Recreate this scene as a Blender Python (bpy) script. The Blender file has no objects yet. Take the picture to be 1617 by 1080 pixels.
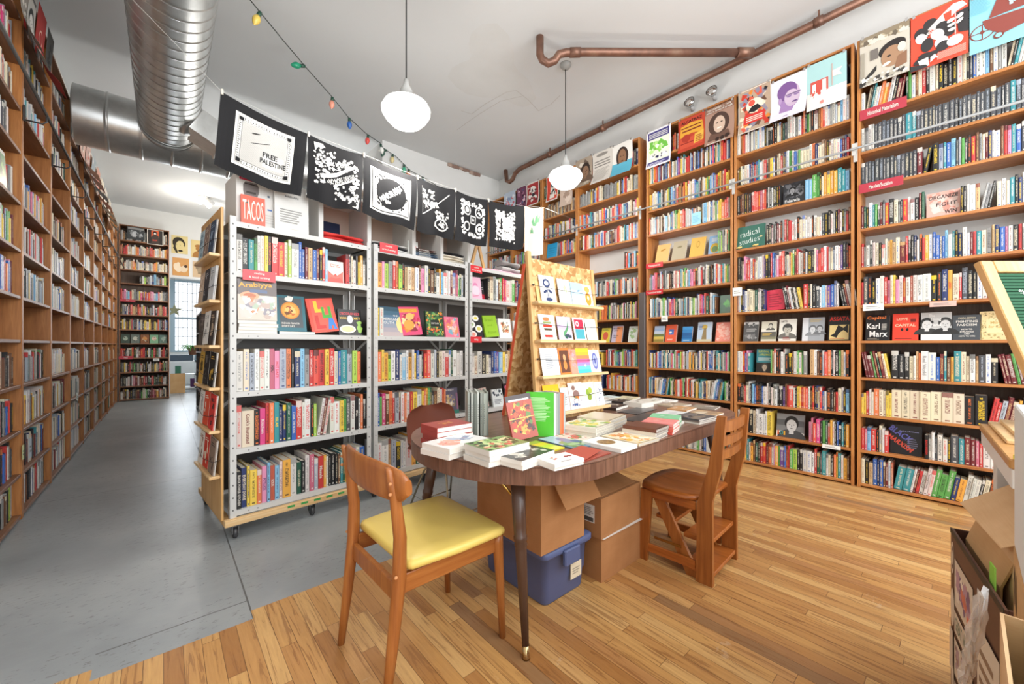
import bpy, math, random
from mathutils import Matrix, Vector
S = bpy.context.scene
COL = S.collection
R = math.radians

# ------------------------------------------------------------------ camera, world, lights, exposure
cam_d = bpy.data.cameras.new('camera')
cam = bpy.data.objects.new('camera', cam_d); COL.objects.link(cam)
cam_d.sensor_width = 36.0
cam_d.lens = 36.0 * 629.0 / 1617.0
cam_d.shift_y = 5.0 / 1617.0
cam_d.clip_start = 0.02
cam.location = (0, 0, 1.21)
cam.rotation_euler = (R(90), 0, -math.atan2(550.5, 629.0))
S.camera = cam

S.view_settings.view_transform = 'Standard'
S.view_settings.look = 'None'
S.view_settings.gamma = 1.0
S.view_settings.use_curve_mapping = False
S.view_settings.exposure = -0.22

W = bpy.data.worlds.new('daylight'); S.world = W; W.use_nodes = True
W.node_tree.nodes['Background'].inputs[0].default_value = (0.90, 0.95, 1.0, 1)
W.node_tree.nodes['Background'].inputs[1].default_value = 2.2

def area(name, loc, rot, sx, sy, power, col=(1, 1, 1)):
    d = bpy.data.lights.new(name, 'AREA'); d.shape = 'RECTANGLE'; d.size = sx; d.size_y = sy
    d.energy = power; d.color = col
    o = bpy.data.objects.new(name, d); COL.objects.link(o); o.location = loc; o.rotation_euler = rot
    return o
# daylight entering through the shop front behind the camera, and through the far window
area('shop_front_daylight', (1.9, -2.4, 2.5), (R(82), 0, 0), 5.2, 3.2, 230, (0.93, 0.97, 1.0))
area('far_window_daylight', (0.75, 15.3, 1.9), (R(-82), 0, 0), 1.4, 2.2, 90, (0.86, 0.93, 1.0))

# added fill lights without fixtures, behind the camera and along the aisle
def point(name, loc, power, size=.15, col=(1, .98, .95)):
    d = bpy.data.lights.new(name, 'POINT'); d.energy = power; d.color = col; d.shadow_soft_size = size
    o = bpy.data.objects.new(name, d); COL.objects.link(o); o.location = loc; return o
point('rear_fill_light', (1.2, -.9, 2.9), 60); point('rear_fill_light', (3.2, -.9, 2.9), 40)  # unseen fill, lifts the near aisle wall and the ceiling
point('aisle_fill_light', (1.7, 7.6, 2.7), 100); point('aisle_fill_light', (.9, 10.6, 2.6), 60)  # unseen fill, brightens the far part of the aisle

# ------------------------------------------------------------------ colours and mesh builder
def lin(h):
    h = h.lstrip('#'); r = []
    for i in (0, 2, 4):
        c = int(h[i:i + 2], 16) / 255.0
        r.append(c / 12.92 if c <= .04045 else ((c + .055) / 1.055) ** 2.4)
    return (r[0], r[1], r[2])
PAL = dict(w='#d8d4cb', W='#e4e3df', c='#e0d3b4', k='#262627', g='#8f8f8d', d='#4a4d52', r='#cf2f2c', m='#75242a', o='#e8783a',
           y='#f0cb2f', n='#58a549', l='#a9d13f', e='#1f5a45', t='#2a8f97', b='#2f63b4', v='#27376b', s='#7db9dd', p='#e58ab0',
           P='#d4357d', u='#6d4b9a', h='#6d452b', a='#cfa873', i='#a7b0bd', q='#e7a51f', z='#c5607a', f='#b8553a', R='#e8503f', j='#d9c8c0')
NAME = dict(w='off-white', W='white', c='cream', k='black', g='grey', d='charcoal', r='red', m='maroon', o='orange', y='yellow',
            n='green', l='lime green', e='dark green', t='teal', b='blue', v='navy', s='sky blue', p='pink', P='magenta', u='purple',
            h='brown', a='tan', i='pale blue-grey', q='golden', z='rose', f='rust', R='coral red', j='pale beige')
def C(x):
    if isinstance(x, (tuple, list)): return tuple(x[:3])
    return lin(PAL[x]) if x in PAL else lin(x)

TXT = {}
def text_mesh(s, bold=0.0):
    k = (s, bold)
    if k not in TXT:
        cu = bpy.data.curves.new('t', 'FONT'); cu.body = s; cu.size = 1; cu.resolution_u = 2; cu.offset = bold
        cu.fill_mode = 'FRONT' if hasattr(cu, 'fill_mode') else cu.fill_mode
        o = bpy.data.objects.new('t', cu); COL.objects.link(o)
        dg = bpy.context.evaluated_depsgraph_get()
        me = bpy.data.meshes.new_from_object(o.evaluated_get(dg))
        vs = [tuple(v.co) for v in me.vertices]; fs = [tuple(p.vertices) for p in me.polygons]
        bpy.data.objects.remove(o); bpy.data.curves.remove(cu); bpy.data.meshes.remove(me)
        if not vs: vs = [(0, 0, 0)]
        x0 = min(v[0] for v in vs); x1 = max(v[0] for v in vs); y0 = min(v[1] for v in vs); y1 = max(v[1] for v in vs)
        w = max(x1 - x0, 1e-3); h = max(y1 - y0, 1e-3)
        TXT[k] = ([((v[0] - x0) / w - .5, (v[1] - y0) / h - .5) for v in vs], fs, w / h)
    return TXT[k]

class MB:
    def __init__(s):
        s.v = []; s.f = []; s.c = []; s.c2 = []; s.m = []; s.uv = []; s.mats = []; s.M = Matrix(); s.sm = []
        s.cur = (.5, .5, .5); s.mi = 0
    def mat(s, m):
        if m not in s.mats: s.mats.append(m)
        s.mi = s.mats.index(m); return s
    def col(s, c): s.cur = C(c); return s
    def V(s, pts):
        b = len(s.v); M = s.M
        s.v.extend([tuple(M @ Vector(p)) for p in pts]); return b
    def F(s, idx, uv=None, c=None, c2=None, sm=False):
        s.f.append(tuple(idx)); s.c.append(c or s.cur); s.c2.append(c2 or s.cur); s.m.append(s.mi)
        s.uv.append(uv or [(-5.0, -5.0)] * len(idx)); s.sm.append(sm)
    def box(s, x0, y0, z0, x1, y1, z1, c=None, taper=0):
        if c is not None: s.col(c)
        t = taper
        b = s.V([(x0 + t, y0 + t, z0), (x1 - t, y0 + t, z0), (x1 - t, y1 - t, z0), (x0 + t, y1 - t, z0), (x0, y0, z1), (x1, y0, z1), (x1, y1, z1), (x0, y1, z1)])
        for q in ((0, 3, 2, 1), (4, 5, 6, 7), (0, 1, 5, 4), (1, 2, 6, 5), (2, 3, 7, 6), (3, 0, 4, 7)): s.F([b + i for i in q])
        return s
    def rbox(s, x0, y0, z0, x1, y1, z1, r=.004, c=None):
        """box with chamfered edges (as a prism with chamfered outline plus inset caps)"""
        if c is not None: s.col(c)
        r = min(r, (x1 - x0) / 2.2, (y1 - y0) / 2.2, (z1 - z0) / 2.2)
        def ring(i, z): return [(x0 + r + i, y0 + i, z), (x1 - r - i, y0 + i, z), (x1 - i, y0 + r + i, z), (x1 - i, y1 - r - i, z), (x1 - r - i, y1 - i, z), (x0 + r + i, y1 - i, z), (x0 + i, y1 - r - i, z), (x0 + i, y0 + r + i, z)]
        rs = [ring(r * .8, z0), ring(0, z0 + r), ring(0, z1 - r), ring(r * .8, z1)]
        b = s.V([p for q in rs for p in q])
        for k in range(3):
            for i in range(8):
                j = (i + 1) % 8; s.F([b + k * 8 + i, b + k * 8 + j, b + k * 8 + 8 + j, b + k * 8 + 8 + i])
        s.F([b + i for i in range(7, -1, -1)]); s.F([b + 24 + i for i in range(8)])
        return s
    def prism(s, poly, z0, z1, c=None, smooth=False):
        if c is not None: s.col(c)
        n = len(poly); b = s.V([(p[0], p[1], z0) for p in poly] + [(p[0], p[1], z1) for p in poly])
        for i in range(n):
            j = (i + 1) % n; s.F([b + i, b + j, b + n + j, b + n + i], sm=smooth)
        s.F([b + i for i in range(n - 1, -1, -1)]); s.F([b + n + i for i in range(n)])
        return s
    def loft(s, rings, c=None, cap=True, smooth=True, closed=True):
        if c is not None: s.col(c)
        n = len(rings[0]); b = s.V([p for r in rings for p in r])
        for k in range(len(rings) - 1):
            for i in range(n if closed else n - 1):
                j = (i + 1) % n; s.F([b + k * n + i, b + k * n + j, b + (k + 1) * n + j, b + (k + 1) * n + i], sm=smooth)
        if cap:
            s.F([b + i for i in range(n - 1, -1, -1)]); e = b + (len(rings) - 1) * n; s.F([e + i for i in range(n)])
        return s
    def tube(s, pts, r, n=10, c=None, cap=True):
        pts = [Vector(p) for p in pts]; rs = r if isinstance(r, (list, tuple)) else [r] * len(pts)
        rings = []; up = None
        for i, p in enumerate(pts):
            d = (pts[min(i + 1, len(pts) - 1)] - pts[max(i - 1, 0)]).normalized()
            if up is None: up = Vector((0, 0, 1)) if abs(d.z) < .9 else Vector((0, 1, 0))
            a = d.cross(up); a = a.normalized() if a.length > 1e-6 else Vector((1, 0, 0)); u = a.cross(d).normalized(); up = u
            rings.append([tuple(p + (a * math.cos(t) + u * math.sin(t)) * rs[i]) for t in [2 * math.pi * k / n for k in range(n)]])
        return s.loft(rings, c, cap)
    def lathe(s, prof, n=24, c=None, o=(0, 0, 0), smooth=True, cap=True):
        return s.loft([[(o[0] + r * math.cos(2 * math.pi * k / n), o[1] + r * math.sin(2 * math.pi * k / n), o[2] + z) for k in range(n)] for r, z in prof], c, cap, smooth)
    def bar(s, p0, p1, w, t, c=None, side=(0, 1, 0)):
        """rectangular bar p0->p1, width w along side, thickness t across"""
        p0 = Vector(p0); p1 = Vector(p1); d = (p1 - p0).normalized(); sd = Vector(side); sd = (sd - d * sd.dot(d)).normalized(); q = d.cross(sd)
        rings = [[tuple(p + sd * a * w / 2 + q * b * t / 2) for a, b in ((-1, -1), (1, -1), (1, 1), (-1, 1))] for p in (p0, p1)]
        return s.loft(rings, c, True, False)
    # --- flat artwork in the local xy-plane, z layer
    def poly(s, pts, z, c=None):
        if c is not None: s.col(c)
        b = s.V([(p[0], p[1], z) for p in pts]); s.F(range(b, b + len(pts))); return s
    def ell(s, cx, cy, rx, ry, z, c=None, n=18, a0=0, a1=6.28318, rot=0):
        k = n if a1 - a0 > 6.28 else n + 1
        P = [(rx * math.cos(a0 + (a1 - a0) * i / n), ry * math.sin(a0 + (a1 - a0) * i / n)) for i in range(k)]
        cr, sr = math.cos(rot), math.sin(rot)
        return s.poly([(cx + x * cr - y * sr, cy + x * sr + y * cr) for x, y in P], z, c)
    def text(s, t, cx, cy, w, h, z, c=None, bold=.01, rot=0, stretch=True):
        """text fitted in a w x h box centred on cx,cy"""
        if c is not None: s.col(c)
        vs, fs, asp = text_mesh(t, bold)
        if not stretch:
            if w / h > asp: w = h * asp
            else: h = w / asp
        cr, sr = math.cos(rot), math.sin(rot)
        b = s.V([(cx + x * w * cr - y * h * sr, cy + x * w * sr + y * h * cr, z) for x, y in vs])
        for f in fs: s.F([b + i for i in f])
        return s
    def build(s, name, parent=None, loc=None, rot=None, mat=None):
        me = bpy.data.meshes.new(name); me.from_pydata(s.v, [], s.f)
        for m in (s.mats or [mat or MAT['paint']]): me.materials.append(m)
        a = me.attributes.new('Col', 'FLOAT_COLOR', 'CORNER'); a2 = me.attributes.new('Col2', 'FLOAT_COLOR', 'CORNER')
        buf = []; buf2 = []; ub = []
        for f, c, c2, u in zip(s.f, s.c, s.c2, s.uv):
            for k in range(len(f)):
                buf += [c[0], c[1], c[2], 1.0]; buf2 += [c2[0], c2[1], c2[2], 1.0]; ub += [u[k][0], u[k][1]]
        a.data.foreach_set('color', buf); a2.data.foreach_set('color', buf2)
        uvl = me.uv_layers.new(name='UV'); uvl.data.foreach_set('uv', ub)
        me.polygons.foreach_set('material_index', s.m); me.polygons.foreach_set('use_smooth', s.sm)
        me.update()
        o = bpy.data.objects.new(name, me); COL.objects.link(o)
        if parent is not None: o.parent = parent
        if loc is not None: o.location = loc
        if rot is not None: o.rotation_euler = rot
        return o

def tag(o, label, cat, group=None):
    o['label'] = label; o['category'] = cat
    if group: o['group'] = group
    return o
def structure(o): o['kind'] = 'structure'; return o
def empty(name, loc=(0, 0, 0), rz=0, label=None, cat=None, group=None):
    o = bpy.data.objects.new(name, None); COL.objects.link(o); o.location = loc; o.rotation_euler = (0, 0, rz); o.empty_display_size = .1
    if label: tag(o, label, cat, group)
    return o
def frame(x, y, z=0, rz=0): return Matrix.Translation((x, y, z)) @ Matrix.Rotation(rz, 4, 'Z')

# ------------------------------------------------------------------ materials
MAT = {}
def newmat(name, rough=.5, metal=0, col=None, spec=None):
    m = bpy.data.materials.new(name); m.use_nodes = True; nt = m.node_tree; b = nt.nodes['Principled BSDF']
    b.inputs['Roughness'].default_value = rough; b.inputs['Metallic'].default_value = metal
    if spec is not None: b.inputs['Specular IOR Level'].default_value = spec
    if col is not None: b.inputs['Base Color'].default_value = (*C(col), 1)
    MAT[name] = m
    return m, nt, b
def N(nt, t, **k):
    n = nt.nodes.new(t)
    for a, v in k.items():
        if a.startswith('i_'):
            key = a[2:]; key = int(key) if key.isdigit() else key.replace('_', ' ')
            n.inputs[key].default_value = v
        else: setattr(n, a, v)
    return n
def L(nt, a, b): nt.links.new(a, b)
def M_(nt, op, a, b=None, c=None):
    n = nt.nodes.new('ShaderNodeMath'); n.operation = op
    for i, x in enumerate((a, b, c)):
        if x is None: continue
        if isinstance(x, (int, float)): n.inputs[i].default_value = x
        else: nt.links.new(x, n.inputs[i])
    return n.outputs[0]
def ramp(nt, fac, stops):
    n = nt.nodes.new('ShaderNodeValToRGB'); cr = n.color_ramp
    while len(cr.elements) < len(stops): cr.elements.new(.5)
    for e, (p, c) in zip(cr.elements, stops): e.position = p; e.color = (*C(c), 1)
    nt.links.new(fac, n.inputs[0]); return n.outputs[0]
def mix(nt, fac, a, b, mode='MIX'):
    n = nt.nodes.new('ShaderNodeMix'); n.data_type = 'RGBA'; n.blend_type = mode
    for i, x in ((0, fac), (6, a), (7, b)):
        if isinstance(x, (int, float)): n.inputs[i].default_value = x
        elif isinstance(x, tuple): n.inputs[i].default_value = (*x[:3], 1)
        else: nt.links.new(x, n.inputs[i])
    return n.outputs[2]
def noise(nt, vec, scale, detail=3, rough=.55, dist=0):
    n = nt.nodes.new('ShaderNodeTexNoise'); n.inputs['Scale'].default_value = scale; n.inputs['Detail'].default_value = detail
    n.inputs['Roughness'].default_value = rough; n.inputs['Distortion'].default_value = dist
    if vec is not None: nt.links.new(vec, n.inputs['Vector'])
    return n.outputs[0]
def coords(nt, scale=(1, 1, 1), kind='Object'):
    t = nt.nodes.new('ShaderNodeTexCoord'); m = nt.nodes.new('ShaderNodeMapping'); m.inputs['Scale'].default_value = scale
    nt.links.new(t.outputs[kind], m.inputs[0]); return m.outputs[0]
def attr(nt, name): return N(nt, 'ShaderNodeAttribute', attribute_name=name).outputs['Color']
def bump(nt, b, h, strength=.2, dist=.002):
    n = nt.nodes.new('ShaderNodeBump'); n.inputs['Strength'].default_value = strength; n.inputs['Distance'].default_value = dist
    nt.links.new(h, n.inputs['Height']); nt.links.new(n.outputs[0], b.inputs['Normal'])

for nm, ro, me in (('paint', .55, 0), ('gloss', .28, 0), ('cloth', .9, 0), ('metalpaint', .4, 0), ('chrome', .15, 1), ('paper', .8, 0), ('plastic', .35, 0)):
    m, nt, b = newmat(nm, ro, me, spec=.3 if nm in ('cloth', 'paper') else None); L(nt, attr(nt, 'Col'), b.inputs['Base Color'])
# fabric weave
nt = MAT['cloth'].node_tree; bump(nt, nt.nodes['Principled BSDF'], noise(nt, coords(nt), 900, 2), .15, .001)

# book covers: colour per book, lettering-like marks and bands on the spine only
m, nt, b = newmat('book_cover', .42)
uvn = N(nt, 'ShaderNodeUVMap', uv_map='UV').outputs[0]
sep = N(nt, 'ShaderNodeSeparateXYZ'); L(nt, uvn, sep.inputs[0]); u, v = sep.outputs[0], sep.outputs[1]
seed = M_(nt, 'FLOOR', v); fv = M_(nt, 'FRACT', v)
cx = N(nt, 'ShaderNodeCombineXYZ'); L(nt, M_(nt, 'MULTIPLY', u, 3.4), cx.inputs[0]); L(nt, M_(nt, 'MULTIPLY', v, 62.0), cx.inputs[1])
nz = N(nt, 'ShaderNodeTexWhiteNoise', noise_dimensions='1D'); L(nt, seed, nz.inputs['W'])
nz2 = N(nt, 'ShaderNodeTexWhiteNoise', noise_dimensions='1D'); L(nt, M_(nt, 'ADD', seed, .37), nz2.inputs['W'])
let = noise(nt, cx.outputs[0], 1.0, 2, .6)
let = M_(nt, 'GREATER_THAN', let, .5)
wdt = M_(nt, 'MULTIPLY_ADD', nz.outputs[0], .22, .10)
inx = M_(nt, 'LESS_THAN', M_(nt, 'ABSOLUTE', M_(nt, 'SUBTRACT', u, .5)), wdt)
lo = M_(nt, 'MULTIPLY_ADD', nz2.outputs[0], .2, .15); hi = M_(nt, 'MULTIPLY_ADD', nz.outputs[0], .25, .62)
iny = M_(nt, 'MULTIPLY', M_(nt, 'GREATER_THAN', fv, lo), M_(nt, 'LESS_THAN', fv, hi))
# second, smaller line (author) above
in2 = M_(nt, 'MULTIPLY', M_(nt, 'GREATER_THAN', fv, M_(nt, 'ADD', hi, .05)), M_(nt, 'LESS_THAN', fv, .93))
in2 = M_(nt, 'MULTIPLY', in2, M_(nt, 'LESS_THAN', M_(nt, 'ABSOLUTE', M_(nt, 'SUBTRACT', u, .5)), .13))
lg = M_(nt, 'MULTIPLY', M_(nt, 'LESS_THAN', M_(nt, 'ABSOLUTE', M_(nt, 'SUBTRACT', fv, .06)), .02), M_(nt, 'LESS_THAN', M_(nt, 'ABSOLUTE', M_(nt, 'SUBTRACT', u, .5)), .22))
fac = M_(nt, 'MULTIPLY', let, M_(nt, 'MAXIMUM', M_(nt, 'MULTIPLY', inx, iny), in2))
fac = M_(nt, 'MAXIMUM', fac, lg)
isb = M_(nt, 'GREATER_THAN', nz2.outputs[0], .80)
band = M_(nt, 'MULTIPLY', isb, M_(nt, 'MULTIPLY', M_(nt, 'GREATER_THAN', fv, .84), M_(nt, 'GREATER_THAN', u, -1)))
fac = M_(nt, 'MULTIPLY', fac, M_(nt, 'GREATER_THAN', u, -1.0))
fac = M_(nt, 'MAXIMUM', M_(nt, 'MULTIPLY', fac, .85), M_(nt, 'MULTIPLY', band, .8))
L(nt, mix(nt, fac, attr(nt, 'Col'), attr(nt, 'Col2')), b.inputs['Base Color'])

m, nt, b = newmat('page_block', .9, spec=.1)
nn = noise(nt, coords(nt, (1, 1, 1)), 400, 1)
L(nt, mix(nt, nn, attr(nt, 'Col'), (.45, .42, .36), 'MIX'), b.inputs['Base Color'])
nt.nodes['Mix'].inputs[0].default_value = .3
# simple version: keep the colour, faint layer lines
L(nt, attr(nt, 'Col'), b.inputs['Base Color'])

def wood(name, c0, c1, c2, axis=2, sc=1.0, rough=.45, knots=True):
    m, nt, b = newmat(name, rough)
    s = [14 * sc, 14 * sc, 14 * sc]; s[axis] = 1.1 * sc
    v = coords(nt, tuple(s)); g = noise(nt, v, 2.2, 4, .6, .6)
    s2 = [90 * sc, 90 * sc, 90 * sc]; s2[axis] = 3.0 * sc
    g2 = noise(nt, coords(nt, tuple(s2)), 1.5, 2, .5)
    c = ramp(nt, g, [(.28, c0), (.5, c1), (.72, c2)])
    c = mix(nt, M_(nt, 'MULTIPLY', g2, .45), c, C(c0), 'MULTIPLY')
    L(nt, c, b.inputs['Base Color']); bump(nt, b, g2, .12, .001)
    return m
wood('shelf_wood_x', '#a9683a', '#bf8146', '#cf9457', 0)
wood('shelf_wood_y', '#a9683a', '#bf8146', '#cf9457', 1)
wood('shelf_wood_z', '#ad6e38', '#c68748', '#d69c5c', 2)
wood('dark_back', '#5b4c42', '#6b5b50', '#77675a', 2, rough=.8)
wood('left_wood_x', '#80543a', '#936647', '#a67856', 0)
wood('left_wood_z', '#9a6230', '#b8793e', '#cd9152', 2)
wood('pine_x', '#d8b077', '#e6c592', '#efd6aa', 0)
wood('pine_z', '#c79a5c', '#d8ad70', '#e3bf88', 2)
wood('chair_wood', '#945526', '#a96831', '#bb7c3f', 2, 1.0, .35)
wood('teak_x', '#945526', '#a96831', '#bb7c3f', 0, 1.0, .35)
wood('step_wood', '#8f5223', '#ab682f', '#bd7a3c', 2, 1.0, .32)
wood('step_wood_x', '#93521f', '#b1662c', '#c67a39', 1, 1.0, .3)
wood('walnut', '#5f4032', '#7d5745', '#946c57', 2, 2.2, .35)
wood('walnut_top', '#6b4c3d', '#866353', '#9a7765', 0, 1.6, .3)
wood('desk_wood', '#b48448', '#c9985a', '#d6a86a', 1, 1, .35)

# OSB
m, nt, b = newmat('strand_board', .7)
v = coords(nt, (1, 1, 1))
vo = N(nt, 'ShaderNodeTexVoronoi', i_Scale=38.0, i_Randomness=1.0); dn = nt.nodes.new('ShaderNodeVectorMath'); dn.operation = 'ADD'
nz = N(nt, 'ShaderNodeTexNoise', i_Scale=9.0, i_Detail=3.0); L(nt, v, nz.inputs['Vector'])
sc = nt.nodes.new('ShaderNodeVectorMath'); sc.operation = 'SCALE'; sc.inputs['Scale'].default_value = .12; L(nt, nz.outputs[1], sc.inputs[0])
L(nt, v, dn.inputs[0]); L(nt, sc.outputs[0], dn.inputs[1]); L(nt, dn.outputs[0], vo.inputs['Vector'])
sp = N(nt, 'ShaderNodeSeparateColor'); L(nt, vo.outputs['Color'], sp.inputs[0])
L(nt, ramp(nt, sp.outputs[0], [(0, '#a87840'), (.35, '#c4945a'), (.7, '#d7ad74'), (1, '#e4c38f')]), b.inputs['Base Color'])

# galvanised steel
m, nt, b = newmat('galvanised', .3, .92)
v = coords(nt, (1, 1, 1)); g = noise(nt, v, 7, 4, .6); g2 = noise(nt, coords(nt, (1, 1, 1)), 55, 2)
L(nt, ramp(nt, g, [(.3, '#c2c3c1'), (.6, '#d3d4d2'), (.8, '#dedfdd')]), b.inputs['Base Color'])
L(nt, M_(nt, 'MULTIPLY_ADD', g2, .16, .24), b.inputs['Roughness']); bump(nt, b, g, .06, .004)
m, nt, b = newmat('copper', .45, .65)
g = noise(nt, coords(nt), 6, 4, .6)
L(nt, ramp(nt, g, [(.3, '#6d5247'), (.55, '#8d6857'), (.75, '#a0826f')]), b.inputs['Base Color'])

def cardboard(name, c0, c1):
    m, nt, b = newmat(name, .85, spec=.2)
    g = noise(nt, coords(nt, (1, 1, 1)), 5, 3); g2 = noise(nt, coords(nt, (1, 1, 40)), 12, 2)
    c = ramp(nt, g, [(.3, c0), (.7, c1)]); L(nt, mix(nt, M_(nt, 'MULTIPLY', g2, .25), c, C(c0), 'MULTIPLY'), b.inputs['Base Color'])
cardboard('cardboard', '#a9774c', '#bd8a5c'); cardboard('kraft', '#bd9566', '#cfa97c'); cardboard('kraft_light', '#c9a47a', '#dab890')

# wooden strip floor: boards run along world Y
m, nt, b = newmat('strip_floor', .3)
tc = N(nt, 'ShaderNodeTexCoord'); se = N(nt, 'ShaderNodeSeparateXYZ'); L(nt, tc.outputs['Object'], se.inputs[0]); X, Y = se.outputs[0], se.outputs[1]
rx = M_(nt, 'DIVIDE', X, .0585); row = M_(nt, 'FLOOR', rx); fx = M_(nt, 'FRACT', rx)
wn = N(nt, 'ShaderNodeTexWhiteNoise', noise_dimensions='1D'); L(nt, row, wn.inputs['W'])
yy = M_(nt, 'ADD', M_(nt, 'DIVIDE', Y, .8), M_(nt, 'MULTIPLY', wn.outputs[0], 7.3)); iy = M_(nt, 'FLOOR', yy); fy = M_(nt, 'FRACT', yy)
cb = N(nt, 'ShaderNodeCombineXYZ'); L(nt, row, cb.inputs[0]); L(nt, iy, cb.inputs[1])
w2 = N(nt, 'ShaderNodeTexWhiteNoise', noise_dimensions='2D'); L(nt, cb.outputs[0], w2.inputs['Vector'])
base = ramp(nt, w2.outputs[0], [(0, '#ab7844'), (.2, '#bb8850'), (.45, '#c89659'), (.7, '#d3a465'), (.88, '#dcb173'), (.97, '#b98451'), (1, '#94724f')])
cg = N(nt, 'ShaderNodeCombineXYZ'); L(nt, M_(nt, 'MULTIPLY', X, 30.0), cg.inputs[0]); L(nt, M_(nt, 'MULTIPLY_ADD', Y, 1.7, M_(nt, 'MULTIPLY', w2.outputs[0], 9.0)), cg.inputs[1]); L(nt, M_(nt, 'MULTIPLY', row, 3.1), cg.inputs[2])
gr = noise(nt, cg.outputs[0], 1.6, 5, .65, 1.2)
base = mix(nt, M_(nt, 'MULTIPLY', M_(nt, 'GREATER_THAN', gr, .57), .42), base, C('#76492a'))
base = mix(nt, ramp(nt, gr, [(.35, '#000000'), (.75, '#b5b5b5')]), base, C('#8a5527'))
wear = noise(nt, tc.outputs['Object'], 1.1, 4, .6)
base = mix(nt, ramp(nt, noise(nt, tc.outputs['Object'], 2.2, 5, .7), [(.42, '#000000'), (.72, '#7a7a7a')]), base, C('#a8835f'))
base = mix(nt, M_(nt, 'MULTIPLY', M_(nt, 'GREATER_THAN', noise(nt, tc.outputs['Object'], 5.0, 6, .75), .66), .35), base, C('#cdb295'))
gap = M_(nt, 'MAXIMUM', M_(nt, 'LESS_THAN', fx, .035), M_(nt, 'LESS_THAN', fy, .0025))
base = mix(nt, M_(nt, 'MULTIPLY', gap, .75), base, C('#4a2c16'))
L(nt, base, b.inputs['Base Color']); L(nt, M_(nt, 'MULTIPLY_ADD', wear, .35, .22), b.inputs['Roughness'])
bump(nt, b, M_(nt, 'SUBTRACT', gr, gap), .15, .002)

# grey painted plywood
m, nt, b = newmat('grey_plywood', .4)
tc = N(nt, 'ShaderNodeTexCoord'); se = N(nt, 'ShaderNodeSeparateXYZ'); L(nt, tc.outputs['Object'], se.inputs[0]); X, Y = se.outputs[0], se.outputs[1]
g = noise(nt, tc.outputs['Object'], 1.3, 4, .6)
base = ramp(nt, g, [(.3, '#84898b'), (.5, '#93989a'), (.7, '#a0a4a4')])
ms = N(nt, 'ShaderNodeMapping'); ms.inputs['Scale'].default_value = (7, 17, 1); ms.inputs['Rotation'].default_value = (0, 0, R(35)); L(nt, tc.outputs['Object'], ms.inputs[0])
scr = noise(nt, ms.outputs[0], 3.2, 6, .75); area_n = noise(nt, tc.outputs['Object'], .9, 2)
sm_ = M_(nt, 'MULTIPLY', M_(nt, 'GREATER_THAN', scr, .595), M_(nt, 'GREATER_THAN', area_n, .44))
base = mix(nt, M_(nt, 'MULTIPLY', sm_, .5), base, C('#615d58'))
def near(x, p, w=.0035): return M_(nt, 'LESS_THAN', M_(nt, 'ABSOLUTE', M_(nt, 'SUBTRACT', x, p)), w)
sY = M_(nt, 'MAXIMUM', near(Y, 4.68), near(Y, 7.12)); sY = M_(nt, 'MAXIMUM', sY, near(Y, 9.56)); sY = M_(nt, 'MULTIPLY', sY, M_(nt, 'LESS_THAN', X, .3))
seam = M_(nt, 'MAXIMUM', near(X, .3), sY); seam = M_(nt, 'MAXIMUM', seam, near(X, 1.52))
seam = M_(nt, 'MAXIMUM', seam, M_(nt, 'MULTIPLY', near(Y, 2.245), M_(nt, 'MULTIPLY', M_(nt, 'GREATER_THAN', X, -.2), M_(nt, 'LESS_THAN', X, .3))))
base = mix(nt, M_(nt, 'MULTIPLY', seam, .75), base, C('#3c3a37'))
L(nt, base, b.inputs['Base Color']); L(nt, M_(nt, 'MULTIPLY_ADD', scr, .35, .17), b.inputs['Roughness']); bump(nt, b, M_(nt, 'SUBTRACT', scr, seam), .15, .003)

# plaster
def plaster(name, c0, c1, sc=1.5, bs=.12):
    m, nt, b = newmat(name, .75)
    g = noise(nt, coords(nt), sc, 4, .6); L(nt, ramp(nt, g, [(.3, c0), (.7, c1)]), b.inputs['Base Color']); bump(nt, b, noise(nt, coords(nt), 14, 5), bs, .01)
    return m
plaster('ceiling_paint', '#d3d6d7', '#d9dcdd', .5, .06); plaster('wall_paint', '#d9dad8', '#e0e1df')
m = plaster('ceiling_patch', '#cfd1d0', '#d5d7d7', 3, .2)

def emis(name, col, st):
    m, nt, b = newmat(name, .3, col=col); b.inputs['Emission Color'].default_value = (*C(col), 1); b.inputs['Emission Strength'].default_value = st; return m
emis('lamp_glass', '#fffdf8', 2.6); emis('bulb_glow', '#ffe9c0', 30)
m, nt, b = newmat('clear_glass', .03, col='#ffffff'); b.inputs['Transmission Weight'].default_value = 1; b.inputs['IOR'].default_value = 1.45
m, nt, b = newmat('vinyl_yellow', .38, col='#e3c76a'); bump(nt, b, noise(nt, coords(nt), 250, 2), .12, .001)
m, nt, b = newmat('tote_blue', .5, col='#55618a')
m, nt, b = newmat('leaf', .5, col='#4f8f3a')
m, nt, b = newmat('clear_bag', .2, col='#e8e8e8'); b.inputs['Alpha'].default_value = .45
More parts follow.
